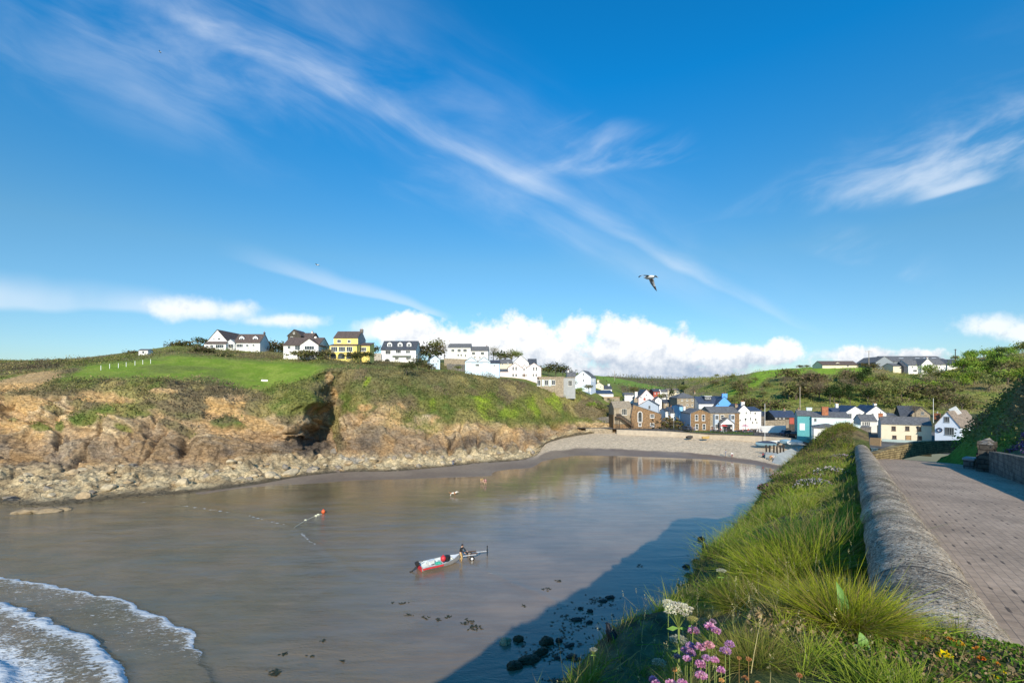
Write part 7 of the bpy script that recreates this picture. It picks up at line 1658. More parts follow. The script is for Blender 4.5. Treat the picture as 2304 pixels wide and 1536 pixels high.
def hit_soft(px, py, Y0=1.9):
    return hit_bank(px, py, .9) or Vector((lambda p: (p.x, p.y, p.z))(P(px, py, Y0)))
cp = hit_bank(1372, 1440) or hit_soft(1380, 1466, 4)
K = empty('crow', cp, R(120), 'black crow perched on the dark slope of the near bank', 'crow'); kb = plain('crow_black', (.012, .012, .014), .5, .1)
s = 40*cp.y/F/.41; K.scale = (s, s, s)
km = MB().tube([(-.40, 0, -.05), (-.30, 0, .0), (-.20, 0, .07), (-.10, 0, .14), (0, 0, .21), (.05, 0, .28), (.065, 0, .335), (.095, 0, .35), (.13, 0, .342), (.17, 0, .325)], [.022, .036, .062, .085, .080, .056, .048, .036, .014, .004], 12)
for sg in (-1, 1): km.tube([(-.02, sg*.04, .12), (-.01, sg*.045, .03), (.0, sg*.045, -.06)], [.026, .012, .009], 6).tube([(.0, sg*.045, -.055), (.06, sg*.05, -.065)], [.009, .006], 5)
km.build('body', kb, K, True)
for sg in (-1, 1): MB().ball((0, 0, 0), (.20, .022, .07), 10, 6).build('wing', kb, K, True)
for ch_, sg in zip([c for c in K.children if c.name.startswith('wing')], (-1, 1)): ch_.location = (-.12, sg*.078, .14); ch_.rotation_euler = (0, R(-34), R(sg*6))
# rocks and weed on the near shore
wet = plain('wet_dark_rock', (.035, .032, .026), .45, .3, 3, .6); weedm = plain('weedy_rock', (.05, .042, .018), .55, .4, 5, .8); palerock = plain('pale_boulder', (.42, .30, .18), .8, .15, 3, .5)
def rock(px, py, w, h, mat, label, rz=0.0, group=None, asp=.7):
    p = PZ(px, py, 0); sx = w*p.y/F/2; sz = max(.12, h*p.y/F*.62)
    bm = bmesh.new(); bmesh.ops.create_icosphere(bm, subdivisions=4, radius=1)
    co = np.array([v.co[:] for v in bm.verts]); sd = rt.randrange(9999)
    k = .55 + .85*fbm(co[:, 0]*1.5+sd, co[:, 1]*1.5, co[:, 2]*1.5, 4, 7) + .34*(fbm(co[:, 0]*5+sd, co[:, 1]*5, co[:, 2]*5, 3, 9)-.5)
    for v, kk in zip(bm.verts, k): v.co *= kk
    me = bpy.data.meshes.new('rock'); bm.to_mesh(me); bm.free(); me.materials.append(mat); me.polygons.foreach_set('use_smooth', [True]*len(me.polygons))
    o = bpy.data.objects.new('rock', me); link(o); o.location = p; o.scale = (sx, sx*asp, sz); o.rotation_euler = (0, 0, R(rz)); return tag(o, label, 'rock', group)
rock(1138, 1446, 26, 20, palerock, 'pale smooth boulder at the edge of the shadow on the wet sand')
for (x, y, w, h, l, rz, a) in [(1167, 1440, 24, 22, 'dark round rock right of the pale boulder', 0, .8), (1229, 1446, 34, 26, 'large dark rock at the head of the weedy ridge', 10, .8), (1258, 1442, 16, 18, 'small dark round rock right of the large one', 0, .8), (1282, 1452, 26, 10, 'flat dark rock lying right of the round ones', 30, .4),
                               (1158, 1500, 36, 26, 'weedy rock at the lower end of the long ridge', 25, .7), (1188, 1486, 48, 24, 'weedy rock in the middle of the long ridge', 28, .6), (1216, 1470, 40, 22, 'weedy rock near the top of the long ridge', 35, .6),
                               (1285, 1478, 26, 14, 'ragged dark rock right of the ridge', 0, .6), (1298, 1484, 22, 10, 'flat dark rock touching the ragged one', 20, .6), (1254, 1480, 14, 10, 'tiny dark rock between ridge and ragged rock', 0, .8),
                               (1372, 1344, 22, 10, 'dark rock at the top of the shaded group on the wet sand', 20, .6), (1357, 1352, 20, 9, 'dark flat rock left of the uppermost shaded one', 20, .6), (1306, 1369, 12, 9, 'small dark rock alone in the shadow', 0, .8), (1328, 1375, 14, 13, 'dark upright rock in the shadow on the sand', 0, .8), (1296, 1394, 26, 12, 'dark weedy rock in mid shadow', 10, .6), (1326, 1400, 18, 11, 'dark rock right of the weedy one in mid shadow', 30, .6),
                               (1544, 1275, 16, 14, 'dark round rock left of the weedy stones by the bank', 0, .8), (1566, 1265, 16, 20, 'dark leaning rock above the round one by the bank', 20, .6), (1549, 1295, 20, 14, 'low dark rock close under the near bank', 0, .7), (1585, 1240, 22, 40, 'tall dark weedy stone by the bank', 60, .5), (1600, 1262, 34, 34, 'large dark weedy stone against the bank', 40, .7), (1578, 1213, 16, 14, 'small dark rock above the tall weedy stone', 0, .7),
                               (1625, 1222, 26, 14, 'flat dark rock right of the tall stone', 10, .6), (1645, 1218, 26, 14, 'dark rock touching the bank edge below the curve', 30, .6), (1703, 1158, 12, 8, 'little dark rock where the shadow meets the bank', 0, .8), (1684, 1170, 22, 9, 'flat dark rock below the shadow edge at the bank', 20, .6), (1668, 1175, 12, 6, 'tiny flat dark rock at the end of the shadow', 0, .8), (1662, 1205, 30, 16, 'dark weedy rock at the foot of the bank', 20, .6)]:
    rock(x, y, w*1.0, h*.8, wet if h < 20 else weedm, l, rz, None, a)
for (x, y, w, h, l) in [(60, 1152, 50, 16, 'low tan rock outcrop standing in the sea below the far cliff'), (104, 1150, 60, 16, 'tan rock outcrop joined to the low one in the sea'), (140, 1146, 40, 12, 'small tan rock at the end of the sea outcrop'), (30, 1128, 34, 16, 'dark rock at the waterline below the far cliff')]:
    rock(x, y, w, h, plain('shore_rock', (.27, .205, .125), .9, .45, 1.6, 1.0) if 'dark' not in l else wet, l, 5, None, .6)
# fallen blocks along the foot of the far cliff
_bm = [plain('cliff_block_'+k, c_, .92, .3, 1.4, .8) for k, c_ in (('pale', (.50, .41, .27)), ('tan', (.42, .31, .18)), ('grey', (.27, .23, .18)))]
_bp = []
for q in range(6):
    bm = bmesh.new(); bmesh.ops.create_icosphere(bm, subdivisions=2, radius=1); rs = np.random.RandomState(900+q)
    for i in range(9):
        d = rs.normal(size=3); d /= np.linalg.norm(d); k = .55+.3*rs.rand()
        for v in bm.verts:
            e_ = v.co.dot(Vector(d)) - k
            if e_ > 0: v.co -= Vector(d)*e_
    me = bpy.data.meshes.new('boulder'); bm.to_mesh(me); bm.free(); me.materials.append(_bm[q % 3]); _bp.append(me)
_seg = [(150, 'below the white field posts'), (300, 'left of the dark cave slot'), (450, 'under the dark cave slot'), (600, 'left of the dark gully'), (720, 'at the mouth of the dark gully'), (860, 'right of the dark gully'), (1000, 'below the dormer house'), (1130, 'below the blue garages'), (9999, 'at the rocky point by the beach')]
for i in range(110):
    x = rt.uniform(10, 1215); v_ = rt.uniform(.12, .95)**.8
    if 540 < x < 800 and rt.random() < .5: v_ = rt.uniform(.15, .6)
    d = (HEAD['px']-x)**2*.02 + (HEAD['v']-v_)**2*100; j = np.unravel_index(np.argmin(d), d.shape); p = Vector((float(HEAD['X'][j]), float(HEAD['Y'][j]), float(HEAD['Z'][j])))
    o = bpy.data.objects.new('boulder', _bp[i % 6]); link(o); sz = rt.choice([.35, .45, .6, .8, 1.1]) * (1.25 if 560 < x < 780 else 1)
    o.location = p + Vector((0, -.1, sz*.1)); o.scale = (sz*rt.uniform(.8, 1.4), sz, sz*rt.uniform(.5, .9)); o.rotation_euler = (rt.uniform(-.4, .4), rt.uniform(-.4, .4), rt.uniform(0, 6.28))
    w_ = next(t for lim, t in _seg if x < lim); tag(o, f"{('pale cream', 'tan', 'grey')[i % 6 % 3]} fallen block on the rock shelf {w_}", 'boulder', f"{('pale', 'tan', 'grey')[i % 6 % 3]} fallen blocks {w_}")
# weed strewn on the wet sand: flat tangles
wp, wc = [], []
for (x, y, rx, ry, n) in [(960, 1388, 10, 4, 12), (985, 1392, 9, 3, 12), (1008, 1386, 9, 3, 12), (920, 1382, 8, 3, 8), (1045, 1400, 9, 4, 12), (1058, 1396, 9, 4, 12), (1068, 1410, 14, 6, 30), (640, 1468, 12, 5, 16), (618, 1512, 18, 8, 36), (1230, 1324, 12, 4, 14), (1258, 1306, 7, 3, 10), (1180, 1362, 6, 3, 8), (905, 1356, 16, 3, 14),
                          (1440, 1270, 8, 5, 14), (1240, 1465, 80, 30, 150), (1300, 1400, 60, 34, 130), (1350, 1350, 40, 12, 60), (1600, 1250, 40, 40, 240), (1650, 1210, 30, 10, 60), (1700, 1170, 30, 12, 50), (1255, 1528, 30, 5, 30), (700, 1475, 8, 3, 8), (770, 1486, 8, 3, 8), (725, 1440, 8, 3, 8)]:
    for i in range(n):
        p = PZ(x + rt.gauss(0, rx*.5), y + rt.gauss(0, ry*.5), .03); wp.append(p[:])
wp = np.array(wp); 
rs = np.random.RandomState(4); n = len(wp); ang = rs.rand(n)*6.28; ln = .05+.14*rs.rand(n); wd = .03+.06*rs.rand(n)
a = np.stack([np.cos(ang)*ln, np.sin(ang)*ln, .04*rs.rand(n)], 1); b_ = np.stack([-np.sin(ang)*wd, np.cos(ang)*wd, 0*ang], 1)
V = np.stack([wp-a, wp+b_, wp+a, wp-b_], 1).reshape(-1, 3)
o = np_mesh('seaweed', V, np.arange(n*4).reshape(n, 4), plain('seaweed', (.030, .034, .014), .5, .3, 6), False); tag(o, 'dark seaweed scattered over the wet sand', 'seaweed', kind='stuff')
# roadside: garden wall, gateposts, bench end, purple flowers
Lw2 = np.linspace(8, 29.3, 120)
def tsweep(Ls, t0, h0, h1, th, name, mat, label):
    v, f = [], []
    for i, L in enumerate(Ls):
        zb = float(road_z(L, t0)); tt = t0
        for (dt, z) in ((th/2, zb-.5), (th/2, zb+h1), (-th/2, zb+h1), (-th/2, zb-.5)):
            x, y = WL(L, tt+dt); v.append((float(x), float(y), z))
    n = len(Ls)
    for i in range(n-1):
        for j in range(4): f.append((i*4+j, (i+1)*4+j, (i+1)*4+(j+1) % 4, i*4+(j+1) % 4))
    f += [(0, 1, 2, 3), ((n-1)*4, (n-1)*4+3, (n-1)*4+2, (n-1)*4+1)]
    b0 = Vector(v[0]); o = MB().add([Vector(p)-b0 for p in v], f).build(name, mat); o.location = b0; return tag(o, label, 'wall')
tsweep(Lw2, -5.25, 0, 1.08, .35, 'garden_wall', brickmat('mossy_block', (.20, .19, .16), (.155, .15, .13), (.08, .08, .07), .45, .215, .95, .5, .012, .6), 'grey blockwork garden wall in shade along the landward side of the road')
for (L, t, h, w, lab) in ((29.75, -5.05, 1.42, .30, 'rough stone gatepost at the end of the blockwork garden wall'), (30.7, -5.25, 1.55, .34, 'taller rough stone gatepost beside the grass slope')):
    x, y = WL(L, t); e = empty('gatepost', (float(x), float(y), float(road_z(L, t))), R(36), lab, 'gatepost')
    m_ = MB()
    for i in range(6): q = w*(1+.16*rt.uniform(-1, 1)); zz = -.3 + (h+.3)*i/6; m_.hull([(-q, -q, zz), (q, -q, zz), (q, q, zz), (-q, q, zz)], [(-q*.97, -q, zz+(h+.3)/6-.004), (q, -q*.97, zz+(h+.3)/6-.004), (q*.97, q, zz+(h+.3)/6-.004), (-q, q*.97, zz+(h+.3)/6-.004)])
    m_.build('post', dark_st, e); m_ = MB()
    for i in range(5): m_.hull([(rt.uniform(-.3, .0), rt.uniform(-.3, 0), h), (rt.uniform(.1, .3), rt.uniform(-.3, 0), h), (.25, .25, h), (-.2, .25, h)], [(-.12, -.1, h+rt.uniform(.05, .2)), (.1, -.1, h+rt.uniform(.05, .18)), (.08, .1, h+.12), (-.1, .1, h+.1)])
    m_.build('capstone', grey_st, e)
x, y = WL(31.6, -4.75); e = empty('stone_bench', (float(x), float(y), float(road_z(31.6, -4.75))), R(36), 'pale stone bench end against the gateposts', 'bench')
MB().box(-.5, .5, -.24, .24, .50, .60).build('seat', plain('pale_slab', (.40, .40, .38), .9, .15), e)
for s in (-.38, .38): MB().box(s-.1, s+.1, -.2, .2, -.3, .497).build('leg', grey_st, e)
n = 9000; rs = np.random.RandomState(12); Lq = rs.uniform(20, 31.5, n); dq = rs.uniform(.3, 4.2, n); tq = hill_foot(Lq) - dq
keep = fbm(Lq*.7, dq*1.6, 0*Lq, 3, 301) > .47; Lq, dq, tq = Lq[keep], dq[keep], tq[keep]; n = len(Lq); x, y = WL(Lq, tq); z = hill_z(Lq, tq) + .05 + .22*rs.rand(n)
pc = np.array([(.24, .12, .30), (.33, .20, .38), (.18, .12, .16), (.30, .22, .28)])[rs.randint(4, size=n)]*(.7+.5*rs.rand(n, 1))
o = scatter_leaves('heather', np.stack([x, y, z], 1), pc*1.25, .14, None, m_leaf, .8, rs); tag(o, 'purple heather flowering in mats above the blockwork garden wall', 'heather', kind='stuff')
# ------------------------------------------------------------------ grass and flowers of the near bank
def tris_blades(root, d, bend, ln, wd, c0, c1, name, label, seg=3):
    """curved tapering blades: root (n,3), d unit lean (n,3), bend dir (n,3), length, width, root and tip colours"""
    n = len(root); ts = np.linspace(0, 1, seg+1); V, C = [], []
    sd = np.cross(d, RS7.normal(size=(n, 3))); sd /= np.linalg.norm(sd, axis=1, keepdims=True)+1e-9
    for i, t in enumerate(ts):
        p = root + d*(ln*t)[:, None] + bend*(ln*t*t)[:, None]
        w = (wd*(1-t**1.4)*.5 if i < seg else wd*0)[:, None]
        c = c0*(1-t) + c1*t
        if i < seg: V += [p-sd*w, p+sd*w]; C += [c, c]
        else: V += [p]; C += [c]
    k = 2*seg+1; V = np.stack(V, 1).reshape(-1, 3); C = np.stack(C, 1).reshape(-1, 3)
    f = []
    for i in range(seg-1): f += [(2*i, 2*i+1, 2*i+3), (2*i, 2*i+3, 2*i+2)]
    f += [(2*seg-2, 2*seg-1, 2*seg)]
    f = np.array(f); Fc = (np.arange(n)[:, None, None]*k + f[None]).reshape(-1, 3)
    o = np_mesh(name, V, Fc, m_grass, False, {'Col': np.clip(C, .003, .9)}, None, 3)
    return tag(o, label, 'grass', kind='stuff')
m_grass = leafmat('grass_blades', .42)
RS7 = np.random.RandomState(77)
def grass_field(n, L0, L1, q0, q1, ntuft, dens, lmin, lmax, wd, spread, name, label, straw=.25, pal=None):
    tl = L0 + (L1-L0)*RS7.rand(ntuft)**dens; tq = q0 + (q1-q0)*RS7.rand(ntuft)
    tsz = .5 + RS7.rand(ntuft)**1.5*1.1; w = tsz**1.6; w /= w.sum(); idx = RS7.choice(ntuft, n, p=w)
    r = np.abs(RS7.normal(size=n))*spread*tsz[idx]; a = RS7.rand(n)*6.283
    L = tl[idx] + r*np.cos(a); t = tq[idx]*te(tl[idx]) + r*np.sin(a)
    kp = t > np.where(L > .5, .31, np.interp(L, [-.6, .5], [-.28, .28])); L, t, a, r, idx = L[kp], t[kp], a[kp], r[kp], idx[kp]; n = len(L)
    x, y = WL(L, t)
    pn = fbm(x*1.1, y*1.1, 0*x, 3, 411); keep = RS7.rand(n) < .25 + .9*sstep(.36, .5, pn); L, t, a, r, idx, x, y, pn = (q_[keep] for q_ in (L, t, a, r, idx, x, y, pn)); n = len(L)
    z = bank_z(L, t) - .01
    out = np.stack([np.cos(a)*U2[0] + np.sin(a)*N2[0], np.cos(a)*U2[1] + np.sin(a)*N2[1], 0*a], 1)*(r/(spread*1.6))[:, None]
    lean = out*.75 + RS7.normal(size=(n, 3))*.34; lean[:, 2] = 1; lean[:, 0] += .10; lean[:, 1] += .05; lean /= np.linalg.norm(lean, axis=1, keepdims=True)
    bend = out*.5 + RS7.normal(size=(n, 3))*.25; bend[:, 2] -= .30*RS7.rand(n); bend[:, 0] += .12
    ln = (lmin + (lmax-lmin)*RS7.rand(n))*(.55+.5*tsz[idx])*(.55+.8*sstep(.38, .62, pn)); wdv = wd*(.6+.8*RS7.rand(n))
    nz = .5*fbm(x*.9, y*.9, 0*x, 3, 401) + .5*vnoise(tl[idx]*7.3, tq[idx]*9.1, 0*x, 405); nz2 = fbm(x*.35, y*.35, 0*x, 3, 402)
    g = lerp3((.21, .36, .03), (.40, .46, .05), sstep(.38, .60, nz)); g = lerp3(g, (.085, .20, .028), sstep(.52, .66, nz2)*.8); g = lerp3(g, (.30, .24, .12), sstep(.58, .7, vnoise(tl[idx]*5.1, tq[idx]*6.3, 0*x, 406))*.75)
    st = (.46, .36, .17); fs = ((RS7.rand(n) < straw*(.35+1.3*sstep(.42, .62, 1-nz))) * (.6+.4*RS7.rand(n)))
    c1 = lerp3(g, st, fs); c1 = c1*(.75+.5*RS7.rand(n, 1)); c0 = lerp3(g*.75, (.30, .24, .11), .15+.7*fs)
    return tris_blades(np.stack([x, y, z], 1), lean, bend, ln, wdv, c0, c1, name, label)
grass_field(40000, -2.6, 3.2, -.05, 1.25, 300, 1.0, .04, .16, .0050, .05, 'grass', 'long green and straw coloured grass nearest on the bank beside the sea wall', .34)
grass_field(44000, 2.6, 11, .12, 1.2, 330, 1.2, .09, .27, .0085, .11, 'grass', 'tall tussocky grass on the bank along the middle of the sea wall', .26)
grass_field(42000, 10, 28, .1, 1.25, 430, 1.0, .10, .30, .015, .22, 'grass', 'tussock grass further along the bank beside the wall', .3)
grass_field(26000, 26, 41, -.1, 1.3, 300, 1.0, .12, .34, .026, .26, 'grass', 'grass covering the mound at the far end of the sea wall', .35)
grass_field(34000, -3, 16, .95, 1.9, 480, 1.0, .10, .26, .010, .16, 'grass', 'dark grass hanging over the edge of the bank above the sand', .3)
# the fountain shaped tussock leaning on the wall, and other big tussocks
def tussock(px, py, n, size, ln, label, tipc, up=.9):
    p = hit_soft(px, py); size *= p.y/F; ln *= p.y/F
    a = RS7.rand(n)*6.283; r = np.sqrt(RS7.rand(n))*size
    root = np.stack([p.x + r*np.cos(a), p.y + r*np.sin(a), p.z + 0*a], 1)
    L_, t_ = LT(root[:, 0], root[:, 1]); t_ = np.maximum(t_, .28); root[:, 0], root[:, 1] = WL(L_, t_); root[:, 2] = bank_z(L_, t_) - .02
    out = np.stack([np.cos(a), np.sin(a), 0*a], 1)*(r/size)[:, None]
    lean = out*.6 + RS7.normal(size=(n, 3))*.30; lean[:, 2] = up; lean /= np.linalg.norm(lean, axis=1, keepdims=True)
    bend = out*.35 + RS7.normal(size=(n, 3))*.25; bend[:, 2] -= .25
    L = ln*(.55+.6*RS7.rand(n)); c1 = np.array(tipc)*(.7+.6*RS7.rand(n, 1)); f = (RS7.rand(n) < .28).astype(float)*.8
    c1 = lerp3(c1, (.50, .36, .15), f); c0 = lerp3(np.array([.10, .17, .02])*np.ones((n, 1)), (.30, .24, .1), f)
    m = tris_blades(root, lean, bend, L, ln*.015*(.6+.8*RS7.rand(n)), c0, c1, 'grass_tussock', None)
    b0 = Vector(p); me = m.data; me.transform(Matrix.Translation(-b0)); m.location = b0
    del m['kind']; m['label'] = label; m['category'] = 'grass tussock'
tussock(1905, 1405, 4600, 58, 122, 'large golden green grass tussock leaning over the base of the sea wall', (.52, .58, .045))
tussock(1785, 1285, 4600, 95, 88, 'tall yellow green tussock on the crest of the bank above the shaded dip', (.48, .56, .05))
tussock(1840, 1255, 3600, 85, 105, 'dark green tussock in the shade of the wall', (.06, .22, .03))
tussock(1690, 1362, 2200, 50, 75, 'olive tussock on the seaward edge of the bank', (.33, .39, .05))
tussock(1690, 1480, 2400, 60, 80, 'straw tinted tussock behind the pink flowers', (.42, .42, .09))
# seed stalks
ns = 620; Ls = -2.2 + 12*RS7.rand(ns)**1.3; qs = .15 + 1.0*RS7.rand(ns); ts = np.maximum(qs*te(Ls), .3); x, y = WL(Ls, ts); z = bank_z(Ls, ts)
d = RS7.normal(size=(ns, 3))*.24; d[:, 2] = 1; d[:, 0] += .12; d /= np.linalg.norm(d, axis=1, keepdims=True); bd = RS7.normal(size=(ns, 3))*.2; bd[:, 2] -= .15
ln = (.14+.24*RS7.rand(ns))*np.interp(Ls, [-3, 0, 3, 8], [.6, .75, 1.2, 1.6]); pale = np.array([.52, .42, .22])*(.7+.5*RS7.rand(ns, 1))
root = np.stack([x, y, z], 1)
tris_blades(root, d, bd, ln, np.full(ns, .0034), pale*.8, pale, 'seed_stalks', 'pale dry seed stalks standing above the grass')
tip = root + d*ln[:, None]*.86 + bd*(ln*.74)[:, None]
k = 16; hp = np.repeat(tip, k, 0) + RS7.normal(size=(ns*k, 3))*.0035 + np.repeat(d, k, 0)*(RS7.rand(ns*k, 1)-.3)*.06
o = scatter_leaves('seed_heads', hp, np.repeat(pale*1.1, k, 0), .009, None, m_grass, .6, RS7, .4); tag(o, 'feathery pale seed heads on the grass stalks', 'seed heads', kind='stuff')
# low leafy mat at the foot of the wall, and leafy growth on the slope
def mat(n, L0, L1, t0, t1, h, size, cols, name, label, seed):
    rs = np.random.RandomState(seed); L = rs.uniform(L0, L1, n); t = rs.uniform(t0, t1, n); x, y = WL(L, t); z = bank_z(L, t) + h*rs.rand(n)
    c = np.array(cols)[rs.randint(len(cols), size=n)]*(.6+.8*rs.rand(n, 1))
    o = scatter_leaves(name, np.stack([x, y, z], 1), c, size, None, m_leaf, .9, rs, .55); tag(o, label, 'ground cover', kind='stuff')
mat(9000, -1.3, .55, -.34, .55, .05, .016, [(.09, .19, .02), (.13, .25, .03), (.06, .14, .02), (.17, .2, .05)], 'ground_cover', 'low leafy green mat with tiny leaves at the foot of the wall', 5)
mat(5000, -1.2, .5, -.34, .9, .03, .03, [(.36, .25, .13), (.28, .2, .11), (.42, .32, .18)], 'dead_grass', 'withered tan leaf litter between the grass and the wall', 6)
mat(26000, -4, 34, 3.0, 8.0, .25, .10, [(.085, .10, .035), (.13, .105, .06), (.06, .085, .03), (.17, .13, .08)], 'undergrowth', 'dark herbs and ivy on the steep seaward face of the bank', 8)
mat(16000, 12, 36, .4, 3.6, .22, .07, [(.14, .19, .04), (.26, .22, .09), (.09, .14, .03), (.23, .15, .10)], 'undergrowth', 'mixed low herbs along the bank beside the wall', 9)
# flowers
stem_g = plain('flower_stem', (.20, .26, .06), .7, .15, 20); leafg = plain('broad_leaf', (.16, .30, .06), .55, .15, 14); pinkA = [(.78, .33, .56), (.84, .42, .62), (.70, .27, .50), (.90, .58, .72)]
m_pet = leafmat('petals', .4)
def petals(name, parent, n, r, cols, size, flat=1.0, seed=0, up=.4, dome=True):
    rs = np.random.RandomState(seed); d = rs.normal(size=(n, 3)); d[:, 2] = np.abs(d[:, 2]) if dome else d[:, 2]; d /= np.linalg.norm(d, axis=1, keepdims=True)
    p = d*r*(.75+.3*rs.rand(n, 1)); p[:, 2] *= flat
    a = d + rs.normal(size=(n, 3))*.35; a /= np.linalg.norm(a, axis=1, keepdims=True); b = np.cross(a, rs.normal(size=(n, 3))); b /= np.linalg.norm(b, axis=1, keepdims=True)
    s = size*(.7+.6*rs.rand(n, 1)); V = np.stack([p-a*s*.5, p+b*s*.35, p+a*s*.5, p-b*s*.35], 1).reshape(-1, 3)
    c = np.array(cols)[rs.randint(len(cols), size=n)]*(.75+.45*rs.rand(n, 1))
    return np_mesh(name, V, np.arange(n*4).reshape(n, 4), m_pet, False, {'Col': np.repeat(np.clip(c, 0, .95), 4, 0)}, parent)
def flower_at(px, py, below=80):
    """foot of a stem whose head shows at (px,py)"""
    g = hit_bank(px, min(py+below, 1900), .9) or hit_bank(px+60, py+below, .9) or hit_soft(px, py+below)
    Y = g.y; hd = P(px, py, Y); return Vector((g.x, g.y, float(bank_z(*LT(g.x, g.y))))), hd
def thrift(px, py, wpx, label, cols=pinkA, group='pink thrift flowers', i=0, faded=False, name='thrift_flower', cat='flower'):
    ft, hd = flower_at(px, py + wpx*.2, 85 + (i*37) % 40); r = wpx*hd.y/F/2
    e = empty(name, ft, 0, label, cat, group); h = hd-ft
    MB().tube([(0, 0, -.02), (h.x*.2, h.y*.2, h.z*.5), (h.x, h.y, h.z-r*.2)], [r*.10, r*.09, r*.085], 6).build('stem', stem_g if not faded else plain('dry_stem', (.40, .25, .09), .8), e)
    o = petals('flower_head', e, 150, r, cols, r*.55, .82, i); o.location = h - Vector((0, 0, r*.15))
    MB().ball((0, 0, -r*.05), (r*.55, r*.55, r*.35), 8, 5).build('calyx', plain('calyx', (.45, .26, .14), .8, .2, 40), e, True).location = h - Vector((0, 0, r*.15))
c6 = cc(1300, 1280, 3.84)
tl = [(1000, 512, 86, 'tall pink thrift head left of the topmost pair'), (1140, 480, 84, 'large pink thrift head in the topmost pair'), (1196, 516, 72, 'pink thrift head at the lower right of the topmost pair'), (1165, 442, 56, 'small fading pink thrift head at the very top'), (975, 648, 74, 'violet pink thrift head at the upper left of the middle row'),
      (1056, 655, 84, 'bright pink thrift head in the centre of the middle row'), (1132, 638, 84, 'salmon pink thrift head in the middle row'), (930, 688, 76, 'pink thrift head at the left end of the middle row'), (978, 708, 74, 'mauve thrift head under the violet pink one'), (1312, 634, 74, 'mauve thrift head alone on the right'), (1275, 688, 84, 'dull mauve thrift head below the lone one on the right'),
      (1182, 770, 70, 'pink thrift head with orange calyx under the middle row'), (1062, 802, 88, 'bright pink thrift head below the middle row'), (1240, 858, 70, 'pink thrift head above an orange calyx low on the right'), (1066, 896, 92, 'bright pink thrift head low in the centre'), (652, 938, 70, 'pink thrift head at the lower left corner of the group'), (678, 972, 74, 'pink thrift head touching the lower left one'),
      (806, 968, 80, 'pink thrift head at the bottom edge beside the lower left pair'), (902, 966, 76, 'pink thrift head at the bottom edge in the middle'), (1110, 752, 66, 'faded mauve thrift head behind the bright pink ones'), (860, 742, 56, 'faded brownish thrift head left of the group'), (945, 758, 70, 'faint mauve thrift head under the left end of the middle row')]
for i, (x, y, w, l) in enumerate(tl):
    px, py = c6(x, y); cols = pinkA if 'fad' not in l and 'dull' not in l else [(.50, .34, .44), (.46, .30, .34), (.55, .42, .46)]
    if 'salmon' in l: cols = [(.78, .40, .46), (.72, .34, .40), (.80, .5, .5)]
    if 'mauve' in l or 'violet' in l: cols = [(.66, .36, .60), (.70, .42, .62), (.60, .30, .52)]
    thrift(px, py, w/3.84, l, cols, 'pink thrift flowers', i)
for i, (x, y, w, l) in enumerate([(835, 856, 48, 'orange dried thrift head left of the lowest pink flowers'), (1476, 766, 46, 'orange dried thrift head at the upper right of the dried ones'), (1394, 760, 36, 'small orange dried thrift head left of the upper right one'), (1446, 930, 54, 'orange dried thrift head low on the right'), (1916, 908, 46, 'pale dried thrift head far to the right in the grass'), (1555, 975, 44, 'orange dried thrift head at the bottom edge on the right'), (1242, 950, 46, 'orange dried thrift head under a pink flower low on the right')]):
    px, py = c6(x, y); thrift(px, py, w/3.84, l, [(.70, .36, .12), (.62, .30, .10), (.75, .48, .22)], 'dried thrift heads', 50+i, True, 'dried_flower')
def umbel(px, py, wpx, hpx, label, cols, i, below=120):
    ft, hd = flower_at(px, py, below); r = wpx*hd.y/F/2; e = empty('wild_carrot', ft, 0, label, 'flower', 'white umbel flowers'); h = hd-ft; rs = np.random.RandomState(500+i)
    t = MB(); fork = Vector((h.x*.8, h.y*.8, h.z - r*1.5)); t.tube([(0, 0, -.03), fork*.5, fork], [r*.09, r*.08, r*.08], 6)
    n = 26; heads = []
    for j in range(n):
        a = j*2.399; q = math.sqrt((j+.5)/n)*r; p = Vector((h.x + q*math.cos(a), h.y + q*math.sin(a)*.9, h.z + (hpx/wpx)*r*.55*(1-(q/r)**2) - (hpx/wpx)*r*.3)); heads.append(p); t.tube([fork, fork.lerp(p, .6) + Vector((0, 0, r*.06)), p], r*.022, 4, False)
    t.build('stem', stem_g, e)
    for j, p in enumerate(heads):
        o = petals('flower_head', e, 46, r*.235, cols, r*.12, .62, 600+i*40+j); o.location = p
    lf = MB()
    for (dx, dz, w) in ((-1.0, -.55, .2), (.75, -.8, .16)):
        a0 = fork; b_ = fork + Vector((dx*r*.9, 0, dz*r*.1)); lf.add([a0, a0.lerp(b_, .5)+Vector((0, 0, w*r)), b_, a0.lerp(b_, .5)-Vector((0, 0, w*r))], [(0, 1, 2, 3)])
    lf.build('leaf', leafg, e)
cw = [(.86, .80, .60), (.80, .74, .52), (.90, .86, .70)]; cg = [(.55, .55, .42), (.48, .50, .36), (.62, .60, .48)]; cy_ = [(.52, .46, .16), (.45, .42, .14), (.6, .52, .22)]
for i, (x, y, w, h, l, c_, b_) in enumerate([(872, 332, 232, 150, 'large creamy white wild carrot umbel above the pink flowers', cw, 190), (782, 278, 92, 60, 'small cream umbel touching the top of the large one', cw, 200), (992, 422, 88, 66, 'small yellowish umbel just below the large white one', cy_, 150), (872, 596, 140, 100, 'greyish fading umbel between large umbel and pink flowers', cg, 110), (704, 796, 116, 92, 'pale greenish umbel at the lower left among dark grass', cg, 90), (138, 690, 66, 36, 'tiny pale umbel at the far left end of the bank', cg, 90), (1240, 8, 80, 40, 'pale umbel on the edge of the bank higher up', cg, 60)]):
    px, py = c6(x, y); umbel(px, py, w/3.84, h/3.84, l, c_, i, b_)
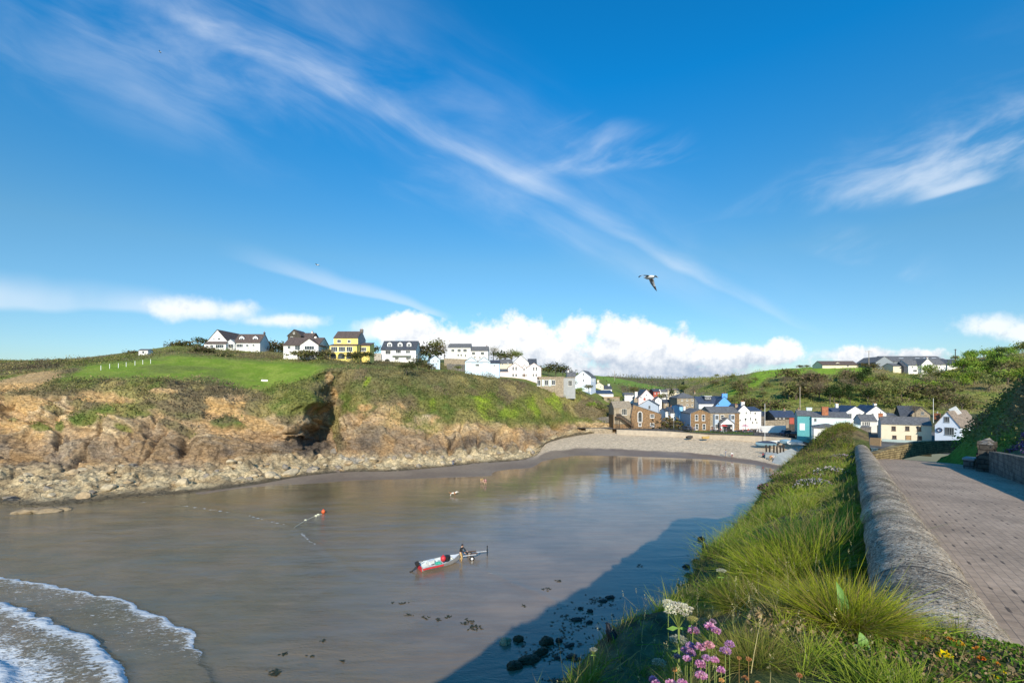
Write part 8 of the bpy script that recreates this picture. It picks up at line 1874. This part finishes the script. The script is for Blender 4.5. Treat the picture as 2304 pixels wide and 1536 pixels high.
def leafy(px, py, leaves, label):
    g = hit_soft(px, py); e = empty('broad_leaf_plant', g, 0, label, 'plant'); k = g.y/F
    for (dx, dy, w, tw) in leaves:
        tip = Vector((dx*k, -.05*k*abs(dx)/20, -dy*k)); m_ = MB(); n = 7; v = []; sd = Vector((-tip.z, 0, tip.x)).normalized()*w*k; sd = sd*math.cos(tw) + Vector((0, 1, 0))*w*k*math.sin(tw)
        for i in range(n):
            t = i/(n-1); c_ = tip*t + Vector((0, -.25*math.sin(math.pi*t)*tip.length, -.15*tip.length*t*t)); ww = math.sin(math.pi*min(1, .08+t*.92))**.8*.5
            v += [c_-sd*ww + Vector((0, 0, .12*w*k)), c_, c_+sd*ww + Vector((0, 0, .12*w*k))]
        f = [(i*3+j, i*3+j+1, (i+1)*3+j+1, (i+1)*3+j) for i in range(n-1) for j in (0, 1)]
        m_.add(v, f).build('leaf', leafg, e, True)
leafy(1873, 1402, [(8, -110, 22, .9), (-62, -66, 16, 1.1), (30, -62, 18, .6), (-20, -40, 26, .6), (14, 26, 24, .7), (-46, 6, 20, .3)], 'broad leaved green plant with pointed upright leaves in the grass by the tussock')
leafy(1934, 1462, [(0, -46, 22, .2), (16, -24, 16, .6), (-18, -18, 16, .5), (4, 22, 18, .2)], 'smaller broad leaved plant near the foot of the wall')
for i, (x, y, w, c_, l) in enumerate([(2122, 1474, 27, 'y', 'large bright yellow trefoil flower at the foot of the wall'), (2137, 1437, 14, 'o', 'small orange trefoil bud against the wall above the yellow flower'), (2157, 1448, 17, 'oy', 'orange and yellow trefoil flower between wall and large yellow one'), (2198, 1459, 14, 'o', 'orange trefoil bud right of the yellow flowers'), (2207, 1480, 14, 'r', 'red orange trefoil bud below the orange one'),
                                      (2243, 1493, 12, 'o', 'small orange trefoil bud near the bottom right corner'), (2083, 1435, 12, 'o', 'small orange trefoil bud at the left of the leafy mat'), (2240, 1523, 12, 'y', 'small yellow trefoil flower at the bottom right corner'), (2257, 1512, 10, 'y', 'tiny yellow trefoil flower at the right of the corner one')]):
    g = hit_bank(x, y+14, .9); 
    if g is None: continue
    hd = P(x, y, g.y); e = empty('trefoil_flower', g, 0, l, 'flower', 'trefoil flowers'); r = w*g.y/F/2; h = hd-g
    MB().tube([(0, 0, -.01), (h.x, h.y, h.z)], r*.12, 5).build('stem', stem_g, e)
    o = petals('flower_head', e, 26, r, {'y': [(.92, .66, .01), (.95, .75, .02)], 'o': [(.75, .28, .04), (.8, .4, .06)], 'oy': [(.85, .45, .04), (.9, .62, .03)], 'r': [(.7, .12, .03), (.75, .25, .04)]}[c_], r*1.0, .6, 700+i); o.location = h
# pink and white flower cushions further along the bank
for (L, t, n, c_, l) in ((20, 2.9, 500, [(.55, .32, .38), (.62, .42, .46)], 'pale pink thrift cushion on the seaward edge beyond the dip'), (16, 1.0, 420, [(.62, .52, .52), (.66, .58, .60)], 'whitish flowering clump close under the wall'), (12.5, 1.3, 360, [(.60, .55, .58), (.5, .45, .5)], 'pale grey flowering clump in the shaded dip'), (24, .8, 420, [(.62, .50, .50), (.55, .42, .44)], 'pale pink flowering clump near the far end of the wall'), (18, 3.1, 420, [(.30, .16, .20), (.36, .2, .25)], 'dark red flowering clump on the seaward edge')):
    x, y = WL(L, t); z = float(bank_z(L, t)); e = empty('flowering_clump', (float(x), float(y), z), 0, l, 'flowering plant')
    petals('blossom', e, n, .55, c_, .055, .55, int(L*10)); petals('foliage', e, 500, .52, [(.10, .15, .04), (.14, .17, .06)], .10, .5, int(L*11))
